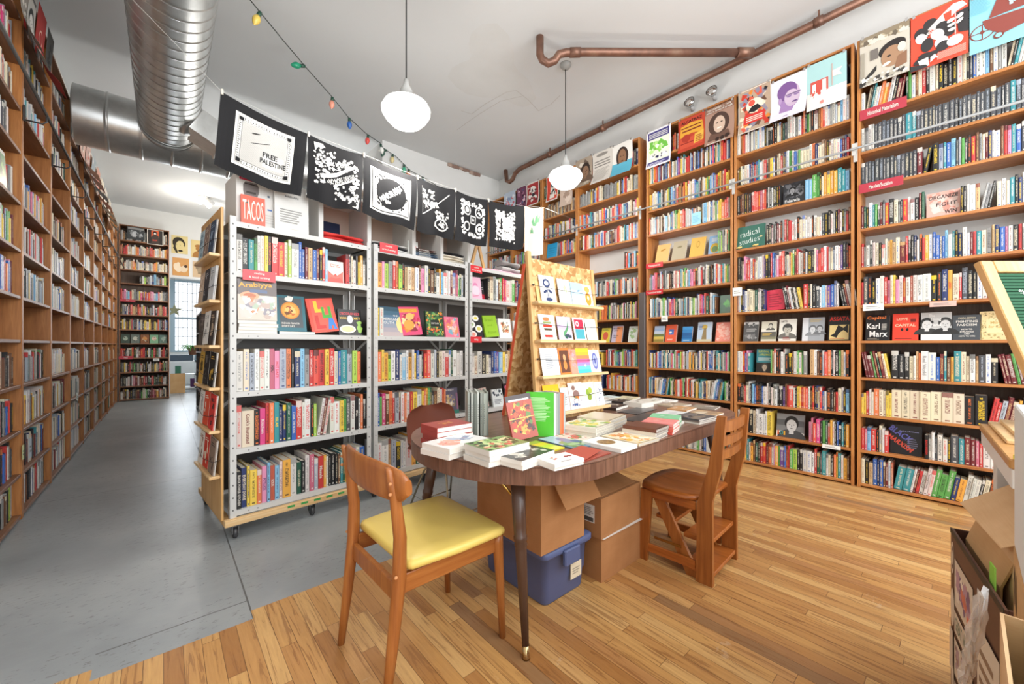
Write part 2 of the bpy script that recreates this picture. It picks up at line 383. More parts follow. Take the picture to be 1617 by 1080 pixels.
# ------------------------------------------------------------------ the room
def slab(name, x0, y0, z0, x1, y1, z1, mat):
    return structure(MB().mat(MAT[mat]).box(x0, y0, z0, x1, y1, z1).build(name))
CH = 4.30
structure(MB().mat(MAT['strip_floor']).box(-1.3, -2.6, -.1, 4.9, 2.15, 0).build('floor_wood_strip'))
structure(MB().mat(MAT['strip_floor']).box(3.2, 2.15, -.1, 4.9, 5.95, 0).build('floor_wood_strip.001'))
structure(MB().mat(MAT['grey_plywood']).box(-1.3, 2.15, -.1, 3.2, 16.2, 0).box(-.2, 2.08, -.1, .3, 2.151, .001).build('floor_grey_plywood'))
slab('ceiling', -1.3, -2.6, CH, 4.9, 12.3, CH + .1, 'ceiling_paint')
slab('ceiling_far_room', -1.3, 12.3, 3.4, 4.9, 16.2, 3.5, 'ceiling_paint')
slab('wall_right', 4.75, -2.6, 0, 4.9, 5.95, CH, 'wall_paint')
slab('wall_end', 2.48, 5.8, 0, 4.75, 5.95, CH, 'wall_paint')
slab('wall_end_return', 2.48, 5.95, 0, 2.6, 12.3, CH, 'wall_paint')
slab('wall_left', -1.15, -2.6, 0, -1.03, 12.3, CH, 'wall_paint')
# far wall with an opening, a further room behind
b = MB().mat(MAT['wall_paint']); b.box(-1.03, 12.25, 0, .12, 12.4, CH); b.box(.12, 12.25, 2.80, 2.2, 12.4, CH); b.box(2.2, 12.25, 0, 2.48, 12.4, CH)
structure(b.build('wall_far'))
slab('wall_far_room_left', -1.15, 12.4, 0, -1.03, 16.0, 3.4, 'wall_paint'); slab('wall_far_room_right', 3.4, 12.4, 0, 3.5, 16.0, 3.4, 'wall_paint')
b = MB().mat(MAT['wall_paint']); b.box(-1.03, 15.9, 0, .22, 16, 3.4); b.box(.22, 15.9, 0, 1.02, 16, 1.0); b.box(.22, 15.9, 3.2, 1.02, 16, 3.4); b.box(1.02, 15.9, 0, 3.4, 16, 3.4)
structure(b.build('wall_far_room_back'))
w = structure(MB().mat(MAT['metalpaint']).box(.12, 15.86, 1.0, .27, 15.95, 3.2, '#9fb2bd').box(.97, 15.86, 1.0, 1.02, 15.95, 3.2).box(.27, 15.86, 3.15, .97, 15.95, 3.2).box(.27, 15.86, 1.0, .97, 15.95, 1.05).box(.27, 15.88, 2.02, .97, 15.93, 2.07).build('window_1'))
b = MB()
for k in range(6): b.box(.34 + k * .11, 15.97, 1.0, .352 + k * .11, 15.982, 3.2, '#2a2a2c')
for k in range(8): b.box(.27, 15.97, 1.2 + k * .27, .97, 15.98, 1.212 + k * .27)
structure(b.build('window_1_grille'))
b = MB().mat(MAT['ceiling_patch'])
rnd = random.Random(4)
CRK = [[(2.95, 4.39), (3.1, 4.36), (3.1, 4.08), (3.15, 3.7), (3.22, 3.6), (3.46, 3.64), (3.72, 3.72), (3.74, 3.52), (3.69, 3.31)], [(3.17, 4.82), (3.17, 4.6), (3.18, 4.25), (3.21, 3.89), (3.35, 3.63)]]
pts = []
for k in range(26):
    a = k / 26 * 6.283; r = 1 + .35 * math.sin(3 * a + 1) + .15 * rnd.random()
    pts.append((2.85 + .62 * r * math.cos(a) * .8 + .2 * math.sin(a), 3.55 + .42 * r * math.sin(a)))
b.poly(pts[::-1], CH - .0015); structure(b.build('trim_ceiling_patch'))
b = MB().col('#bbb9b4')
for P_ in CRK:
    for (xa, ya), (xb, yb) in zip(P_, P_[1:]):
        d_ = Vector((yb - ya, xa - xb)).normalized() * .0035
        b.poly([(xa - d_.x, ya - d_.y), (xb - d_.x, yb - d_.y), (xb + d_.x, yb + d_.y), (xa + d_.x, ya + d_.y)][::-1], CH - .0022)
structure(b.build('trim_ceiling_crack'))
# crumbling strip on the end wall by the ceiling
b = MB(); 
for k in range(9): b.box(3.62 + k * .075, 5.775, CH - .035 - .03 * rnd.random(), 3.70 + k * .075, 5.8, CH - .004, '#8d7265' if k % 3 else '#b09a8c')
structure(b.build('trim_flaking_plaster'))

# ------------------------------------------------------------------ ducts
def ringed(bm, p0, p1, r, step, n=40, seam=.006, spiral=0.0):
    p0 = Vector(p0); p1 = Vector(p1); d = (p1 - p0); ln = d.length; d.normalize()
    up = Vector((0, 0, 1)); a = d.cross(up).normalized(); u = a.cross(d)
    rings = []; k = 0; t = 0
    while t < ln:
        for dt, rr in ((0, r), (step * .04, r), (step * .86, r), (step * .90, r), (step * .92, r + seam), (step * .97, r + seam), (step * .995, r)):
            tt = t + dt
            if tt > ln: break
            rings.append((tt, rr))
        t += step
    rings.append((ln, r))
    R3 = [[tuple(p0 + d * (tt + spiral * math.sin(q) ) + (a * math.cos(q) + u * math.sin(q)) * rr) for q in [2 * math.pi * j / n for j in range(n)]] for tt, rr in rings]
    bm.loft(R3)
D1 = empty('spiral_duct', (.043, 2.0, 3.67), 0, 'spiral-seamed galvanised duct running overhead towards the wide cross duct', 'air duct')
b = MB().mat(MAT['galvanised']); ringed(b, (0, -4.3, 0), (0, 3.85, 0), .25, .125, seam=.004, spiral=.03); b.build('duct_tube', D1)
b = MB().mat(MAT['galvanised']); b.tube([(0, 3.86, 0), (0, 3.93, 0)], [.262, .262], 36); b.build('collar', D1)
b = MB().mat(MAT['galvanised'])
b.M = Matrix.Translation((.27, 3.36, -.17)) @ Matrix.Rotation(R(28), 4, 'Y') @ Matrix.Scale(1.12, 4)
b.box(-.06, -.15, -.11, .16, .15, .11); b.box(.16, -.165, -.125, .175, .165, .125)
o = b.build('side_outlet', D1)
b = MB().mat(MAT['galvanised']); b.M = Matrix.Translation((.17, 3.36, -.10)) @ Matrix.Rotation(R(90 + 25), 4, 'Y'); b.lathe([(.17, -.02), (.165, .03), (.12, .10)], 24); b.build('outlet_collar', D1)
D2 = empty('cross_duct', (-.70, 6.18, 3.64), 0, 'wide galvanised duct crossing the aisle below the ceiling', 'air duct')
b = MB().mat(MAT['galvanised']); ringed(b, (0, 0, 0), (3.15, 0, 0), .30, .265, 48, .008); b.build('duct_tube', D2)
b = MB().mat(MAT['galvanised'])
R4 = [[(x, -.304 * math.cos(q), -.304 * math.sin(q)) for q in [R(-35) + R(95) * j / 14 for j in range(15)]] for x in (.50, 1.35)]
b.loft(R4, cap=False, closed=False); b.build('access_panel', D2)

# white conduit along the left wall top
b = MB(); b.tube([(-.86, -2.4, 4.12), (-.86, 12.2, 4.12)], .035, 14, '#e2ddd3')
o = tag(b.build('conduit_pipe'), 'white pipe running along the ceiling edge above the aisle bookcases', 'pipe')

# ------------------------------------------------------------------ copper pipes
P1 = empty('copper_pipe', (4.50, 0, 4.1), 0, 'long copper pipe strapped high along the wall above the bookcases', 'pipe')
b = MB().mat(MAT['copper']); b.tube([(4.55, -1.6, 4.18), (4.55, 2.5, 4.20), (4.55, 5.00, 4.20), (4.55, 5.12, 4.16), (4.55, 5.18, 4.08), (4.55, 5.26, 4.06), (4.55, 5.34, 4.10), (4.55, 5.37, 4.30)], .036, 14); b.M = Matrix(); o = b.build('pipe_run', P1); o.location = (-4.50, 0, -4.1)
for y in (.9, 3.3, 4.3):
    b = MB().mat(MAT['copper']); b.tube([(4.55, y - .035, 4.195), (4.55, y + .035, 4.195)], .044, 14); b.box(4.545, y - .006, 4.2, 4.557, y + .006, 4.30); o = b.build('strap', P1); o.location = (-4.50, 0, -4.1)
P2 = empty('copper_pipe', (2.95, 2.95, 4.05), 0, 'copper branch pipe with a drain bend, hung below the ceiling by the lamp canopy', 'pipe')
b = MB().mat(MAT['copper'])
b.tube([(2.84, 2.82, 4.30), (2.84, 2.82, 4.12), (2.86, 2.805, 4.07), (2.91, 2.77, 4.04), (2.96, 2.73, 4.07), (2.99, 2.70, 4.13), (3.05, 2.66, 4.155), (3.2, 2.53, 4.16), (4.50, 1.44, 4.18)], .038, 14)
o = b.build('pipe_run', P2); o.location = (-2.95, -2.95, -4.05)
b = MB().mat(MAT['copper']); b.tube([(4.38, 1.54, 4.178), (4.5, 1.44, 4.18)], .047, 14); o = b.build('coupling', P2); o.location = (-2.95, -2.95, -4.05)
b = MB().mat(MAT['copper']); b.tube([(3.08, 2.635, 4.155), (3.16, 2.565, 4.158)], .045, 14); o = b.build('coupling', P2); o.location = (-2.95, -2.95, -4.05)

# ------------------------------------------------------------------ pendant lamps
def pendant(x, y, z, label, s=1.0, canopy=True):
    t = empty('pendant_lamp', (x, y, CH), 0, label, 'lamp', 'schoolhouse pendant lamps')
    k = z - CH
    b = MB(); b.tube([(0, 0, -.02), (0, 0, k + .22 * s)], .0055, 8, '#2b2b2b'); b.build('cord', t)
    b = MB().mat(MAT['metalpaint']); b.lathe([(.0, 0), (.062, 0), (.06, -.02), (.035, -.05), (.012, -.06), (0, -.06)], 24, '#9b9b98'); b.build('ceiling_canopy', t)
    b = MB().mat(MAT['metalpaint']); b.lathe([(.0, .24), (.018, .24), (.022, .20), (.045, .16), (.052, .12), (.085, .10), (.088, .075), (0, .075)], 24, '#b9b9b6'); b.M = Matrix()
    o = b.build('fitter', t, (0, 0, k)); o.scale = (s, s, s)
    b = MB().mat(MAT['lamp_glass']); b.lathe([(.0, .085), (.08, .085), (.12, .07), (.165, .045), (.184, .01), (.180, -.02), (.155, -.06), (.115, -.10), (.06, -.12), (0, -.124)], 36)
    o = b.build('glass_shade', t, (0, 0, k)); o.scale = (s, s, s)
    l = bpy.data.lights.new('lamp_light', 'POINT'); l.energy = 48; l.color = (1, .96, .90); l.shadow_soft_size = .15
    lo = bpy.data.objects.new('lamp_light', l); COL.objects.link(lo); lo.location = (x, y, z - .30)
    return t
pendant(1.405, 2.84, 3.01, 'white glass pendant lamp hanging near the bandana line')
pendant(3.33, 2.91, 3.06, 'white glass pendant lamp on a long cord under the copper pipe')
# spot fixture on the far ceiling
t = empty('ceiling_spotlight', (.62, 10.46, CH), 0, 'small lit spotlight on the ceiling at the far end of the aisle', 'lamp')
MB().mat(MAT['metalpaint']).lathe([(0, 0), (.09, 0), (.08, -.03), (0, -.03)], 20, '#dddddd').build('base_plate', t)
b = MB().mat(MAT['metalpaint']); b.M = Matrix.Translation((.1, 0, -.12)) @ Matrix.Rotation(R(50), 4, 'Y'); b.lathe([(0, .09), (.05, .09), (.09, -.06), (.085, -.06), (0, -.02)], 20, '#e8e8e8'); b.build('lamp_head', t)
b = MB().mat(MAT['bulb_glow']); b.lathe([(0, .03), (.04, .02), (.05, -.02), (.03, -.05), (0, -.06)], 16, o=(-.05, -.02, -.12)); b.build('bulb', t)
l = bpy.data.lights.new('spot_light', 'POINT'); l.energy = 35; l.color = (1, .92, .8); l.shadow_soft_size = .06
lo = bpy.data.objects.new('spot_light', l); COL.objects.link(lo); lo.location = (.54, 10.40, CH - .34)
# twin flood lamps on the wall above the poster
for i, (y, z) in enumerate(((2.146, 4.06), (1.894, 4.07))):
    t = empty('flood_lamp', (4.74, y, z), 0, ('clear glass flood lamp on the wall, further from the pipe junction', 'clear glass flood lamp on the wall, closer to the pipe junction')[i], 'lamp', 'wall flood lamps')
    b = MB().mat(MAT['metalpaint']); b.tube([(0, 0, -.06), (-.05, 0, -.03)], .02, 10, '#b5b5b5'); b.build('socket', t)
    b = MB().mat(MAT['chrome']); b.M = Matrix.Translation((-.09, 0, 0)) @ Matrix.Rotation(R(-70), 4, 'Y'); b.lathe([(0, -.06), (.025, -.06), (.06, 0), (.062, .02), (.058, .02), (.03, -.02), (0, -.03)], 24, '#c9c9c9'); b.build('reflector', t)
    b = MB().mat(MAT['chrome']); b.M = Matrix.Translation((-.09, 0, 0)) @ Matrix.Rotation(R(-70), 4, 'Y'); b.lathe([(.0, .028), (.04, .024), (.057, .018), (0, .016)], 24, '#f2f2f0'); b.build('lens', t)

# ------------------------------------------------------------------ string of coloured lights
sp = [(.10, 3.45, 4.02), (.528, 3.817, 4.0), (.822, 4.109, 3.99), (1.088, 4.372, 3.99), (1.403, 4.676, 4.0), (1.703, 4.988, 4.0), (2.018, 5.238, 4.01), (2.265, 5.374, 4.02), (2.47, 5.74, 4.15), (2.68, 5.76, 4.10), (2.92, 5.76, 3.95), (3.19, 5.76, 3.90), (3.7, 5.77, 3.75)]
SL = empty('string_lights', sp[0], 0, 'dark cord of coloured bulbs strung under the ceiling to the end wall', 'string lights')
b = MB(); b.tube(sp, .0045, 6, '#26302a'); o = b.build('cord', SL, tuple(-c for c in sp[0]))
bulbs = [(0.30, '#d8382c'), (1.28, '#e8c860'), (2.9, '#1f8f6a'), (4.1, '#eb9c84'), (5.05, '#3668b5'), (6.15, '#e0524c'), (7.2, '#f0f0ea'), (8.1, '#2f5b4a'), (8.25, '#e8e4dc'), (8.75, '#ecd9a0'), (9.55, '#4db58e'), (9.9, '#ee8d5a'), (10.8, '#4c80c8')]
for k, (q, c) in enumerate(bulbs):
    i = int(q); f = q - i; p = Vector(sp[i]).lerp(Vector(sp[i + 1]), f)
    m = Matrix.Translation(p) @ Matrix.Rotation(R((170, 200, 250, 185, 178, 188)[k % 6]), 4, 'Y')
    m = m @ Matrix.Scale(1.45, 4); b = MB().mat(MAT['plastic']); b.M = m; b.lathe([(0, 0), (.011, 0), (.012, .03), (0, .03)], 10, '#1f4a3a')
    s_ = b.build('socket', SL, tuple(-x for x in sp[0]))
    b = MB().mat(MAT['gloss']); b.M = m; b.lathe([(0, .03), (.012, .03), (.021, .05), (.020, .065), (.011, .085), (0, .095)], 12, c); b.build('bulb', SL, tuple(-x for x in sp[0]))
# ------------------------------------------------------------------ bookcases
ZL = [.035, .318, .62, .935, 1.248, 1.55, 1.872, 2.20, 2.555, 2.853, 3.172, 3.48]
ZTOP = 3.81
T = .022
def bookcase(M, Wd, label, kind='R', D=.27, group='tall wooden bookcases', zl=ZL, ztop=ZTOP, back=True, name='bookcase'):
    """M: frame at left-front-bottom of the case, x right, y into the case"""
    loc = M.to_translation(); rz = M.to_euler().z
    t = empty(name, loc, rz, label, 'bookcase', group)
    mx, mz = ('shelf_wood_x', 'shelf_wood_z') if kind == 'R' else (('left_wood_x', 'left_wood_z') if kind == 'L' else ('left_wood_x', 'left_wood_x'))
    for x in (0, Wd - T):
        MB().mat(MAT[mz]).rbox(x, 0, 0, x + T, D, ztop, .002).build('side_panel', t)
    for k, z in enumerate(zl):
        MB().mat(MAT[mx]).rbox(T, .003, z - T, Wd - T, D - .004, z, .002).build('shelf', t)
    MB().mat(MAT[mx]).rbox(T, .0, ztop - T, Wd - T, D, ztop, .002).build('top_panel', t)
    if kind == 'R': MB().mat(MAT[mx]).box(T, .02, 1.845, Wd - T, .2, 1.85).build('joint_board', t)
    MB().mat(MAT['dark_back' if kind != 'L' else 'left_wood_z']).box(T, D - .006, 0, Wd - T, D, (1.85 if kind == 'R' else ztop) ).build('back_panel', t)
    if kind == 'R': MB().mat(MAT['wall_paint']).box(T, D - .005, 1.85, Wd - T, D, 3.2).build('upper_back_panel', t)
    return t
# right wall: x runs towards smaller Y
RB = [(-.98, -.365), (-.36, .625), (.635, 1.60), (1.61, 2.60), (2.69, 3.69), (3.70, 4.40), (4.41, 5.10), (5.11, 5.79)]
RB = [(-.37, .622), (.64, 1.60), (1.612, 2.60), (2.69, 3.69), (3.70, 4.40), (4.41, 5.12), (5.13, 5.79)]
RX = 4.47
RLAB = ['wooden bookcase partly behind the green letter board', 'wooden bookcase holding the green chalk sign', 'wooden bookcase beside the dark post',
        'wooden bookcase rising behind the card stand', 'narrow wooden bookcase with the bright blue book', 'wooden bookcase behind the cream cloth', 'wooden bookcase in the corner at the end wall']
RM = []
for (y0, y1), lb in zip(RB, RLAB):
    M = frame(RX, y1, 0, R(-90)); RM.append((M, y1 - y0)); bookcase(M, y1 - y0, lb, 'R', .27, 'tall bookcases along the copper pipe wall')
# dark post between two cases
tag(MB().mat(MAT['metalpaint']).rbox(4.44, 2.605, 0, 4.51, 2.685, 1.86, .004, '#5a5250').build('post'), 'dark grey wooden post standing between two bookcases', 'post')
# left wall: x runs towards larger Y
LX = -.74; LM = []
LN = ['closest to the camera', 'second along the aisle', 'third along the aisle', 'fourth along the aisle', 'fifth along the aisle', 'sixth along the aisle', 'seventh along the aisle', 'eighth along the aisle', 'in the far corner']
for k in range(9):
    y0 = 3.40 + .95 * k
    M = frame(LX, y0, 0, R(90)); wd = .945 if k < 8 else .87; LM.append((M, wd)); bookcase(M, wd, 'brown aisle bookcase ' + LN[k], 'L', .28, 'tall bookcases along the aisle')
# back bookcase
BM = (frame(-.72, 11.95, 0, 0), .82)
bookcase(BM[0], BM[1], 'dark bookcase facing down the aisle at its far end', 'B', .28, None)

# ladder rails
def rail(name, x, ya, yb, sgn, label, c):
    t = empty(name, (x, ya, 2.86), 0, label, 'rail')
    b = MB().mat(MAT['metalpaint']); b.tube([(0, 0, 0), (0, yb - ya, 0)], .0095, 10, c); b.build('tube', t)
    return t
t = rail('ladder_rail', 4.37, -.6, 5.7, 1, 'grey metal ladder rail across the copper pipe wall bookcases', '#8b8b89')
for (y0, y1) in RB[:5]:
    b = MB().mat(MAT['metalpaint']); y = y0 + .6 + (-.01)
    b.box(.011, y - .013, -.05, .016, y + .013, .05, '#c5c4c0'); b.box(.016, y - .006, .03, .098, y + .006, .042); b.box(.09, y - .013, -.08, .098, y + .013, .08); b.build('bracket', t)
t = rail('ladder_rail', -.63, 2.6, 11.85, -1, 'dark metal ladder rail along the aisle bookcases', '#4c4a48')
for k in range(1, 9):
    b = MB().mat(MAT['metalpaint']); y = .8 + .95 * k
    b.box(-.108, y - .012, -.08, -.098, y + .012, .03, '#3c3a39'); b.tube([(-.10, y, -.07), (-.02, y, -.07), (0, y, -.05), (0, y, -.01)], .006, 8); b.build('bracket', t)

# ------------------------------------------------------------------ white steel racks on a rolling timber platform
RA = R(5.5); RP = (.30, 3.02)
RZ = [.17, .555, .915, 1.285, 1.675, 1.99]
def rackM(s, z=0): return Matrix.Translation((RP[0] + s * math.cos(RA), RP[1] + s * math.sin(RA), z)) @ Matrix.Rotation(RA, 4, 'Z')
RS = [(.01, .945), (.965, 1.945), (1.965, 2.89)]
RW = ['white steel rack closest to the aisle', 'middle white steel rack', 'white steel rack beside the card stand']
WHT = '#c9c9c6'
for (s0, s1), lb in zip(RS, RW):
    M = rackM(s0); wd = s1 - s0; D = .42
    t = empty('steel_rack', M.to_translation(), RA, lb, 'shelving', 'white steel racks')
    for x in (0, wd - .036):
        for y in (0, D - .036):
            b = MB().mat(MAT['metalpaint']).col(WHT)
            fl = x > 0; fy = y > 0
            xo = x + .034 if fl else x; 
            b.box(x, y if not fy else D - .003, .125, x + .036, (y + .003) if not fy else D, 2.02); b.box(x if not fl else x + .033, y, .125, x + .003 if not fl else x + .036, y + .036, 2.02)
            # punched holes shown on the front flange
            if y == 0:
                b.col('#3a3a3a')
                for k in range(24): b.box(x + .015, -.0006, .17 + k * .078, x + .0205, .0001, .180 + k * .078)
            b.build('post', t)
    for z in RZ:
        b = MB().mat(MAT['metalpaint']).col(WHT)
        b.box(.004, .004, z - .004, wd - .004, D - .004, z); b.box(.036, .001, z - .034, wd - .036, .005, z); b.box(.036, D - .005, z - .034, wd - .036, D - .001, z)
        b.col('#3a3a3a')
        for x in (.10, .15, wd - .16, wd - .11): b.box(x, .0004, z - .02, x + .006, .0011, z - .014)
        b.build('shelf', t)
    for x, q in ((.036, 1), (wd - .036, -1)):
        for z in (1.285, .915):
            b = MB().mat(MAT['metalpaint']); b.bar((x, D - .01, z - .14), (x + q * .14, D - .01, z - .01), .004, .02, WHT, (0, 1, 0)); b.build('corner_brace', t)
    b = MB().mat(MAT['metalpaint']); b.box(.04, D - .003, .19, wd - .04, D - .001, 1.98, '#57534f'); b.build('back_panel', t)
# platform
P = empty('rolling_platform', rackM(0).to_translation(), RA, 'pale timber platform on casters carrying the white racks', 'platform')
b = MB().mat(MAT['pine_x']); b.rbox(-.02, -.03, .088, 2.92, .010, .128, .003); b.build('front_board', P)
b = MB().mat(MAT['pine_x']); b.rbox(-.02, .80, .088, 2.92, .84, .128, .003); b.build('rear_board', P)
for x in (-.02, 1.4, 2.87):
    b = MB().mat(MAT['pine_z']); b.rbox(x, .0115, .088, x + .04, .799, .126, .003); b.build('cross_board', P)
for k in range(5): MB().box(.33 + k * .085, -.0312, .108, .375 + k * .085, -.0302, .122, '#3c9a4b').build('green_tape', P)
for x, y in ((.04, .0), (.50, .0), (.97, .0), (1.45, .0), (2.0, .0), (2.8, .0), (.02, .78), (1.45, .78), (2.8, .78)):
    t = MB().mat(MAT['chrome']); t.box(x - .03, y - .02, .082, x + .03, y + .06, .087, '#9a9a9a'); t.box(x - .018, y - .005, .03, x - .014, y + .035, .082); t.box(x + .014, y - .005, .03, x + .018, y + .035, .082)
    t = t.build('caster', P)
    b = MB().mat(MAT['plastic']); b.M = Matrix.Translation((x, y + .01, .0325)) @ Matrix.Rotation(R(90), 4, 'Y'); b.lathe([(0, -.012), (.028, -.012), (.0325, -.006), (.0325, .006), (.028, .012), (0, .012)], 20, '#3b3b3d'); b.build('wheel', t)

# dark metal rack behind, facing the aisle
M = frame(.47, 9.7, 0, R(-90))
DK = empty('dark_steel_rack', (.47, 9.7, 0), R(-90), 'black steel rack of books behind the pamphlet ledges', 'shelving')
DM = (M, 4.2); DZ = [.08, .42, .76, 1.10, 1.44]
for x in (0, 1.03, 2.07, 3.12, 4.16):
    MB().mat(MAT['metalpaint']).box(x, 0, 0, x + .035, .4, 1.78, '#4a4644').build('post', DK)
for z in DZ + [1.77]:
    MB().mat(MAT['metalpaint']).box(.04, .0, z - .03, 4.16, .4, z, '#56514e').build('shelf', DK)
MB().mat(MAT['metalpaint']).box(.04, .39, 0, 4.16, .4, 1.77, '#2c2a29').build('back_panel', DK)

# ------------------------------------------------------------------ shelved books
BOOKS = []
rB = random.Random(77)
def jit(c, r, k=.06):
    f = 1 + r.uniform(-k * 1.6, k); l_ = (c[0] * .3 + c[1] * .5 + c[2] * .2) * .12; c = tuple(x * .88 + l_ for x in c); return tuple(min(1, max(0, x * f * (1 + r.uniform(-k, k) * .5))) for x in c)
CONTR = dict(w='kkrbmg', W='kkrbg', c='kmhb', k='wwcyo', d='wwci', r='wwyk', m='wca', o='wwk', y='kkrv', n='wwk', l='kwe', e='wca', t='wwc', b='wwy', v='wyc', s='vwk', p='wmk',
             P='wwy', u='wyc', h='ca', a='khm', i='vkw', q='kmw', z='wwk', f='wc', R='wwk', j='kmr', g='wk')
def fill(key, M, x0, x1, z, spec, hb=.205, hv=.035, seed=0, phrase='', wsc=1.0, gap=.0, yf=.018, dbase=.15, lean=0, texts=None, maxh=.27, cyc=True):
    """books along local x from x0 to x1; spec: letters with optional width digit; '.' = gap, '/' starts leaning right, '\\' leaning left, '|' upright"""
    r = random.Random(seed * 7919 + 13)
    toks = []; i = 0
    while i < len(spec):
        ch = spec[i]; n = None
        if i + 1 < len(spec) and spec[i + 1].isdigit(): n = int(spec[i + 1]); i += 1
        toks.append((ch, n)); i += 1
    if cyc:
        tot = 0; out = []; k = 0; ln = x1 - x0 - gap
        while tot < ln and k < 300:
            ch, n = toks[k % len(toks)]
            w = 0 if ch in '/\\|' else (.008 + .0085 * (n or r.choice((1, 2, 2, 2, 3, 3)))) * wsc * r.uniform(.88, 1.12)
            if k >= len(toks) and ch == '.': w = 0
            if tot + w > ln: break
            if not (k >= len(toks) and ch == '.'): out.append((ch, w))
            tot += w; k += 1
        sc = ln / tot if tot > ln * .9 else 1
    else:
        ws = [(0 if ch in '/\\|' else (.008 + .0085 * (n or 2)) * r.uniform(.93, 1.07)) for ch, n in toks]
        sc = (x1 - x0 - gap) / sum(ws); out = [(t[0], w) for t, w in zip(toks, ws)]
    x = x0; ang = 0; k = 0
    for ch, w in out:
        w *= sc
        if ch == '.': x += w; continue
        if ch == '/': ang = R(9); x += .0; continue
        if ch == '\\': ang = -R(9); x += .03; continue
        if ch == '|': 
            if ang > 0: x += .030
            ang = 0; continue
        h = min(maxh, hb + hv * r.uniform(-1, 1)); D = min(.24, dbase + (h - .2) * .6 + r.uniform(-.01, .015))
        col = jit(C(ch), r); c2 = C(r.choice(CONTR[ch]))
        BOOKS.append(dict(M=M, x=x, z=z, w=w - .0012, h=h, D=D, y=yf + r.uniform(0, .012), col=col, c2=c2, ch=ch, ang=ang, key=key, i=k, ph=phrase, seed=r.randrange(1, 4000), text=(texts or {}).get(k), n=len(out)))
        x += w; k += 1
RI = T + .004
# --- white rack, rows top to bottom
wr = [('white rack nearest the aisle', 0), ('middle white rack', 1), ('white rack beside the card stand', 2)]
ROW = {1.675: 'top row', 1.285: 'second row down', .915: 'third row down', .555: 'fourth row down', .17: 'bottom row'}
def rk(n, z, spec, a=0.0, bb=1.0, **k):
    s0, s1 = RS[n]; wd = s1 - s0 - .08; x0 = .04 + wd * a; x1 = .04 + wd * bb
    fill(('rack', n, z, a), rackM(s0), x0, x1, z, spec, seed=int(z * 1000) + n * 17 + int(a * 50), phrase=ROW[z] + ', ' + wr[n][0], wsc=1, yf=.012, cyc=False, **k)
rk(0, 1.675, 'w2k2t2n1w1w1y1k1r3r3c1l1w4b1b1m1a2b2m1k1r1s1', 0, .665, hb=.235, hv=.025)
rk(0, 1.675, 'r3d1c1w2d1y1q2w2', .815, 1, hb=.215)
rk(0, .915, 'w3c2i2W2w2W2z2p2i3o2k1v3s2g2r2R3r3y2r3c2b1t4i3l3o2', 0, .955, hb=.265, hv=.025, texts={6: ('PERU', 'k'), 7: ('HOT DATE!', 'r'), 10: ('ZAYTINYA', 'w'), 16: ('BRIGHT COOKING', 'k')}, dbase=.18)
rk(0, .555, 'j2c6k2P2r1o2t2v1v1e2b2r3w1W3k1l1/w1m1j1|w2W3y2n1d2w2k2w1o1k1k1', 0, .99, hb=.255, hv=.025, dbase=.18, texts={1: ('Cook\'s Illustrated', 'm'), 3: ('Kitchen', 'w'), 6: ('ISLAS', 'y'), 10: ('COOK THE BOOK', 'w'), 25: ('MASA', 'w')})
rk(0, .17, 'k2v2y1y3o2p2s1f2s2j1q4w3e2k2w2z2i2r3q1w1k1k2k1h1t1e1y3j2p1w2b3', 0, .99, hb=.24, hv=.02, dbase=.19, texts={0: ('BLACK POWER KITCHEN', 'w'), 1: ('EVERYDAY DORIE', 'c'), 5: ('POTLUCK', 'v'), 7: ('ROUX', 'w'), 12: ('COLU COOKS', 'c'), 17: ('Masala', 'w')})
rk(1, 1.675, 'q2p1l2g2r1o1l2k1a1c2a2W2h1p2w2k1h2k1W2q1s1W2w1W1m1w2z1n1e1w1', 0, 1, hb=.225, hv=.03)
rk(1, 1.285, 'y1w2', 0, .06, hb=.23, hv=.01)
rk(1, .915, 'o2y1q2l1W2v2w1s2W1q2w1y1b1w1k1r2R2w2i1k1c2j2r2w1e1W3w2w2', 0, .99, hb=.235, hv=.025, texts={25: ('SPINE', 'h')})
rk(1, .555, 'b1n1P2h2o2r1i2m1W2o1w2r2y3W3y1o1q1n1e1k1h2c2w1r1o1', 0, .76, hb=.255, hv=.02, dbase=.18, texts={16: ('BREAD', 'w')})
rk(1, .17, 'W2W3a1i2k2w1W1j3q2e2W1k1c1m1w2n2o1f2h1w2j2r2k1w2', 0, .99, hb=.235, hv=.03, dbase=.18, texts={0: ('VEG-TABLE', 'k'), 7: ('COMPANY', 'r')})
rk(2, 1.675, 'k1c2g2w1h1n1r1P1w3j1n2m1v1k2o1o2', .26, .97, hb=.225, hv=.03)
rk(2, .915, 'w1c1w2k2c1w1v1b1u1s2y1c1a1w2', 0, .72, hb=.215, hv=.03)
rk(2, .915, 'm2', .72, .76, hb=.21)
rk(2, .555, 'g1w1d1k1', 0, .14, hb=.2)
rk(2, .17, 'r1k1w2o1y1n1b1w2m1k1c1e1p1', 0, .9, hb=.22)

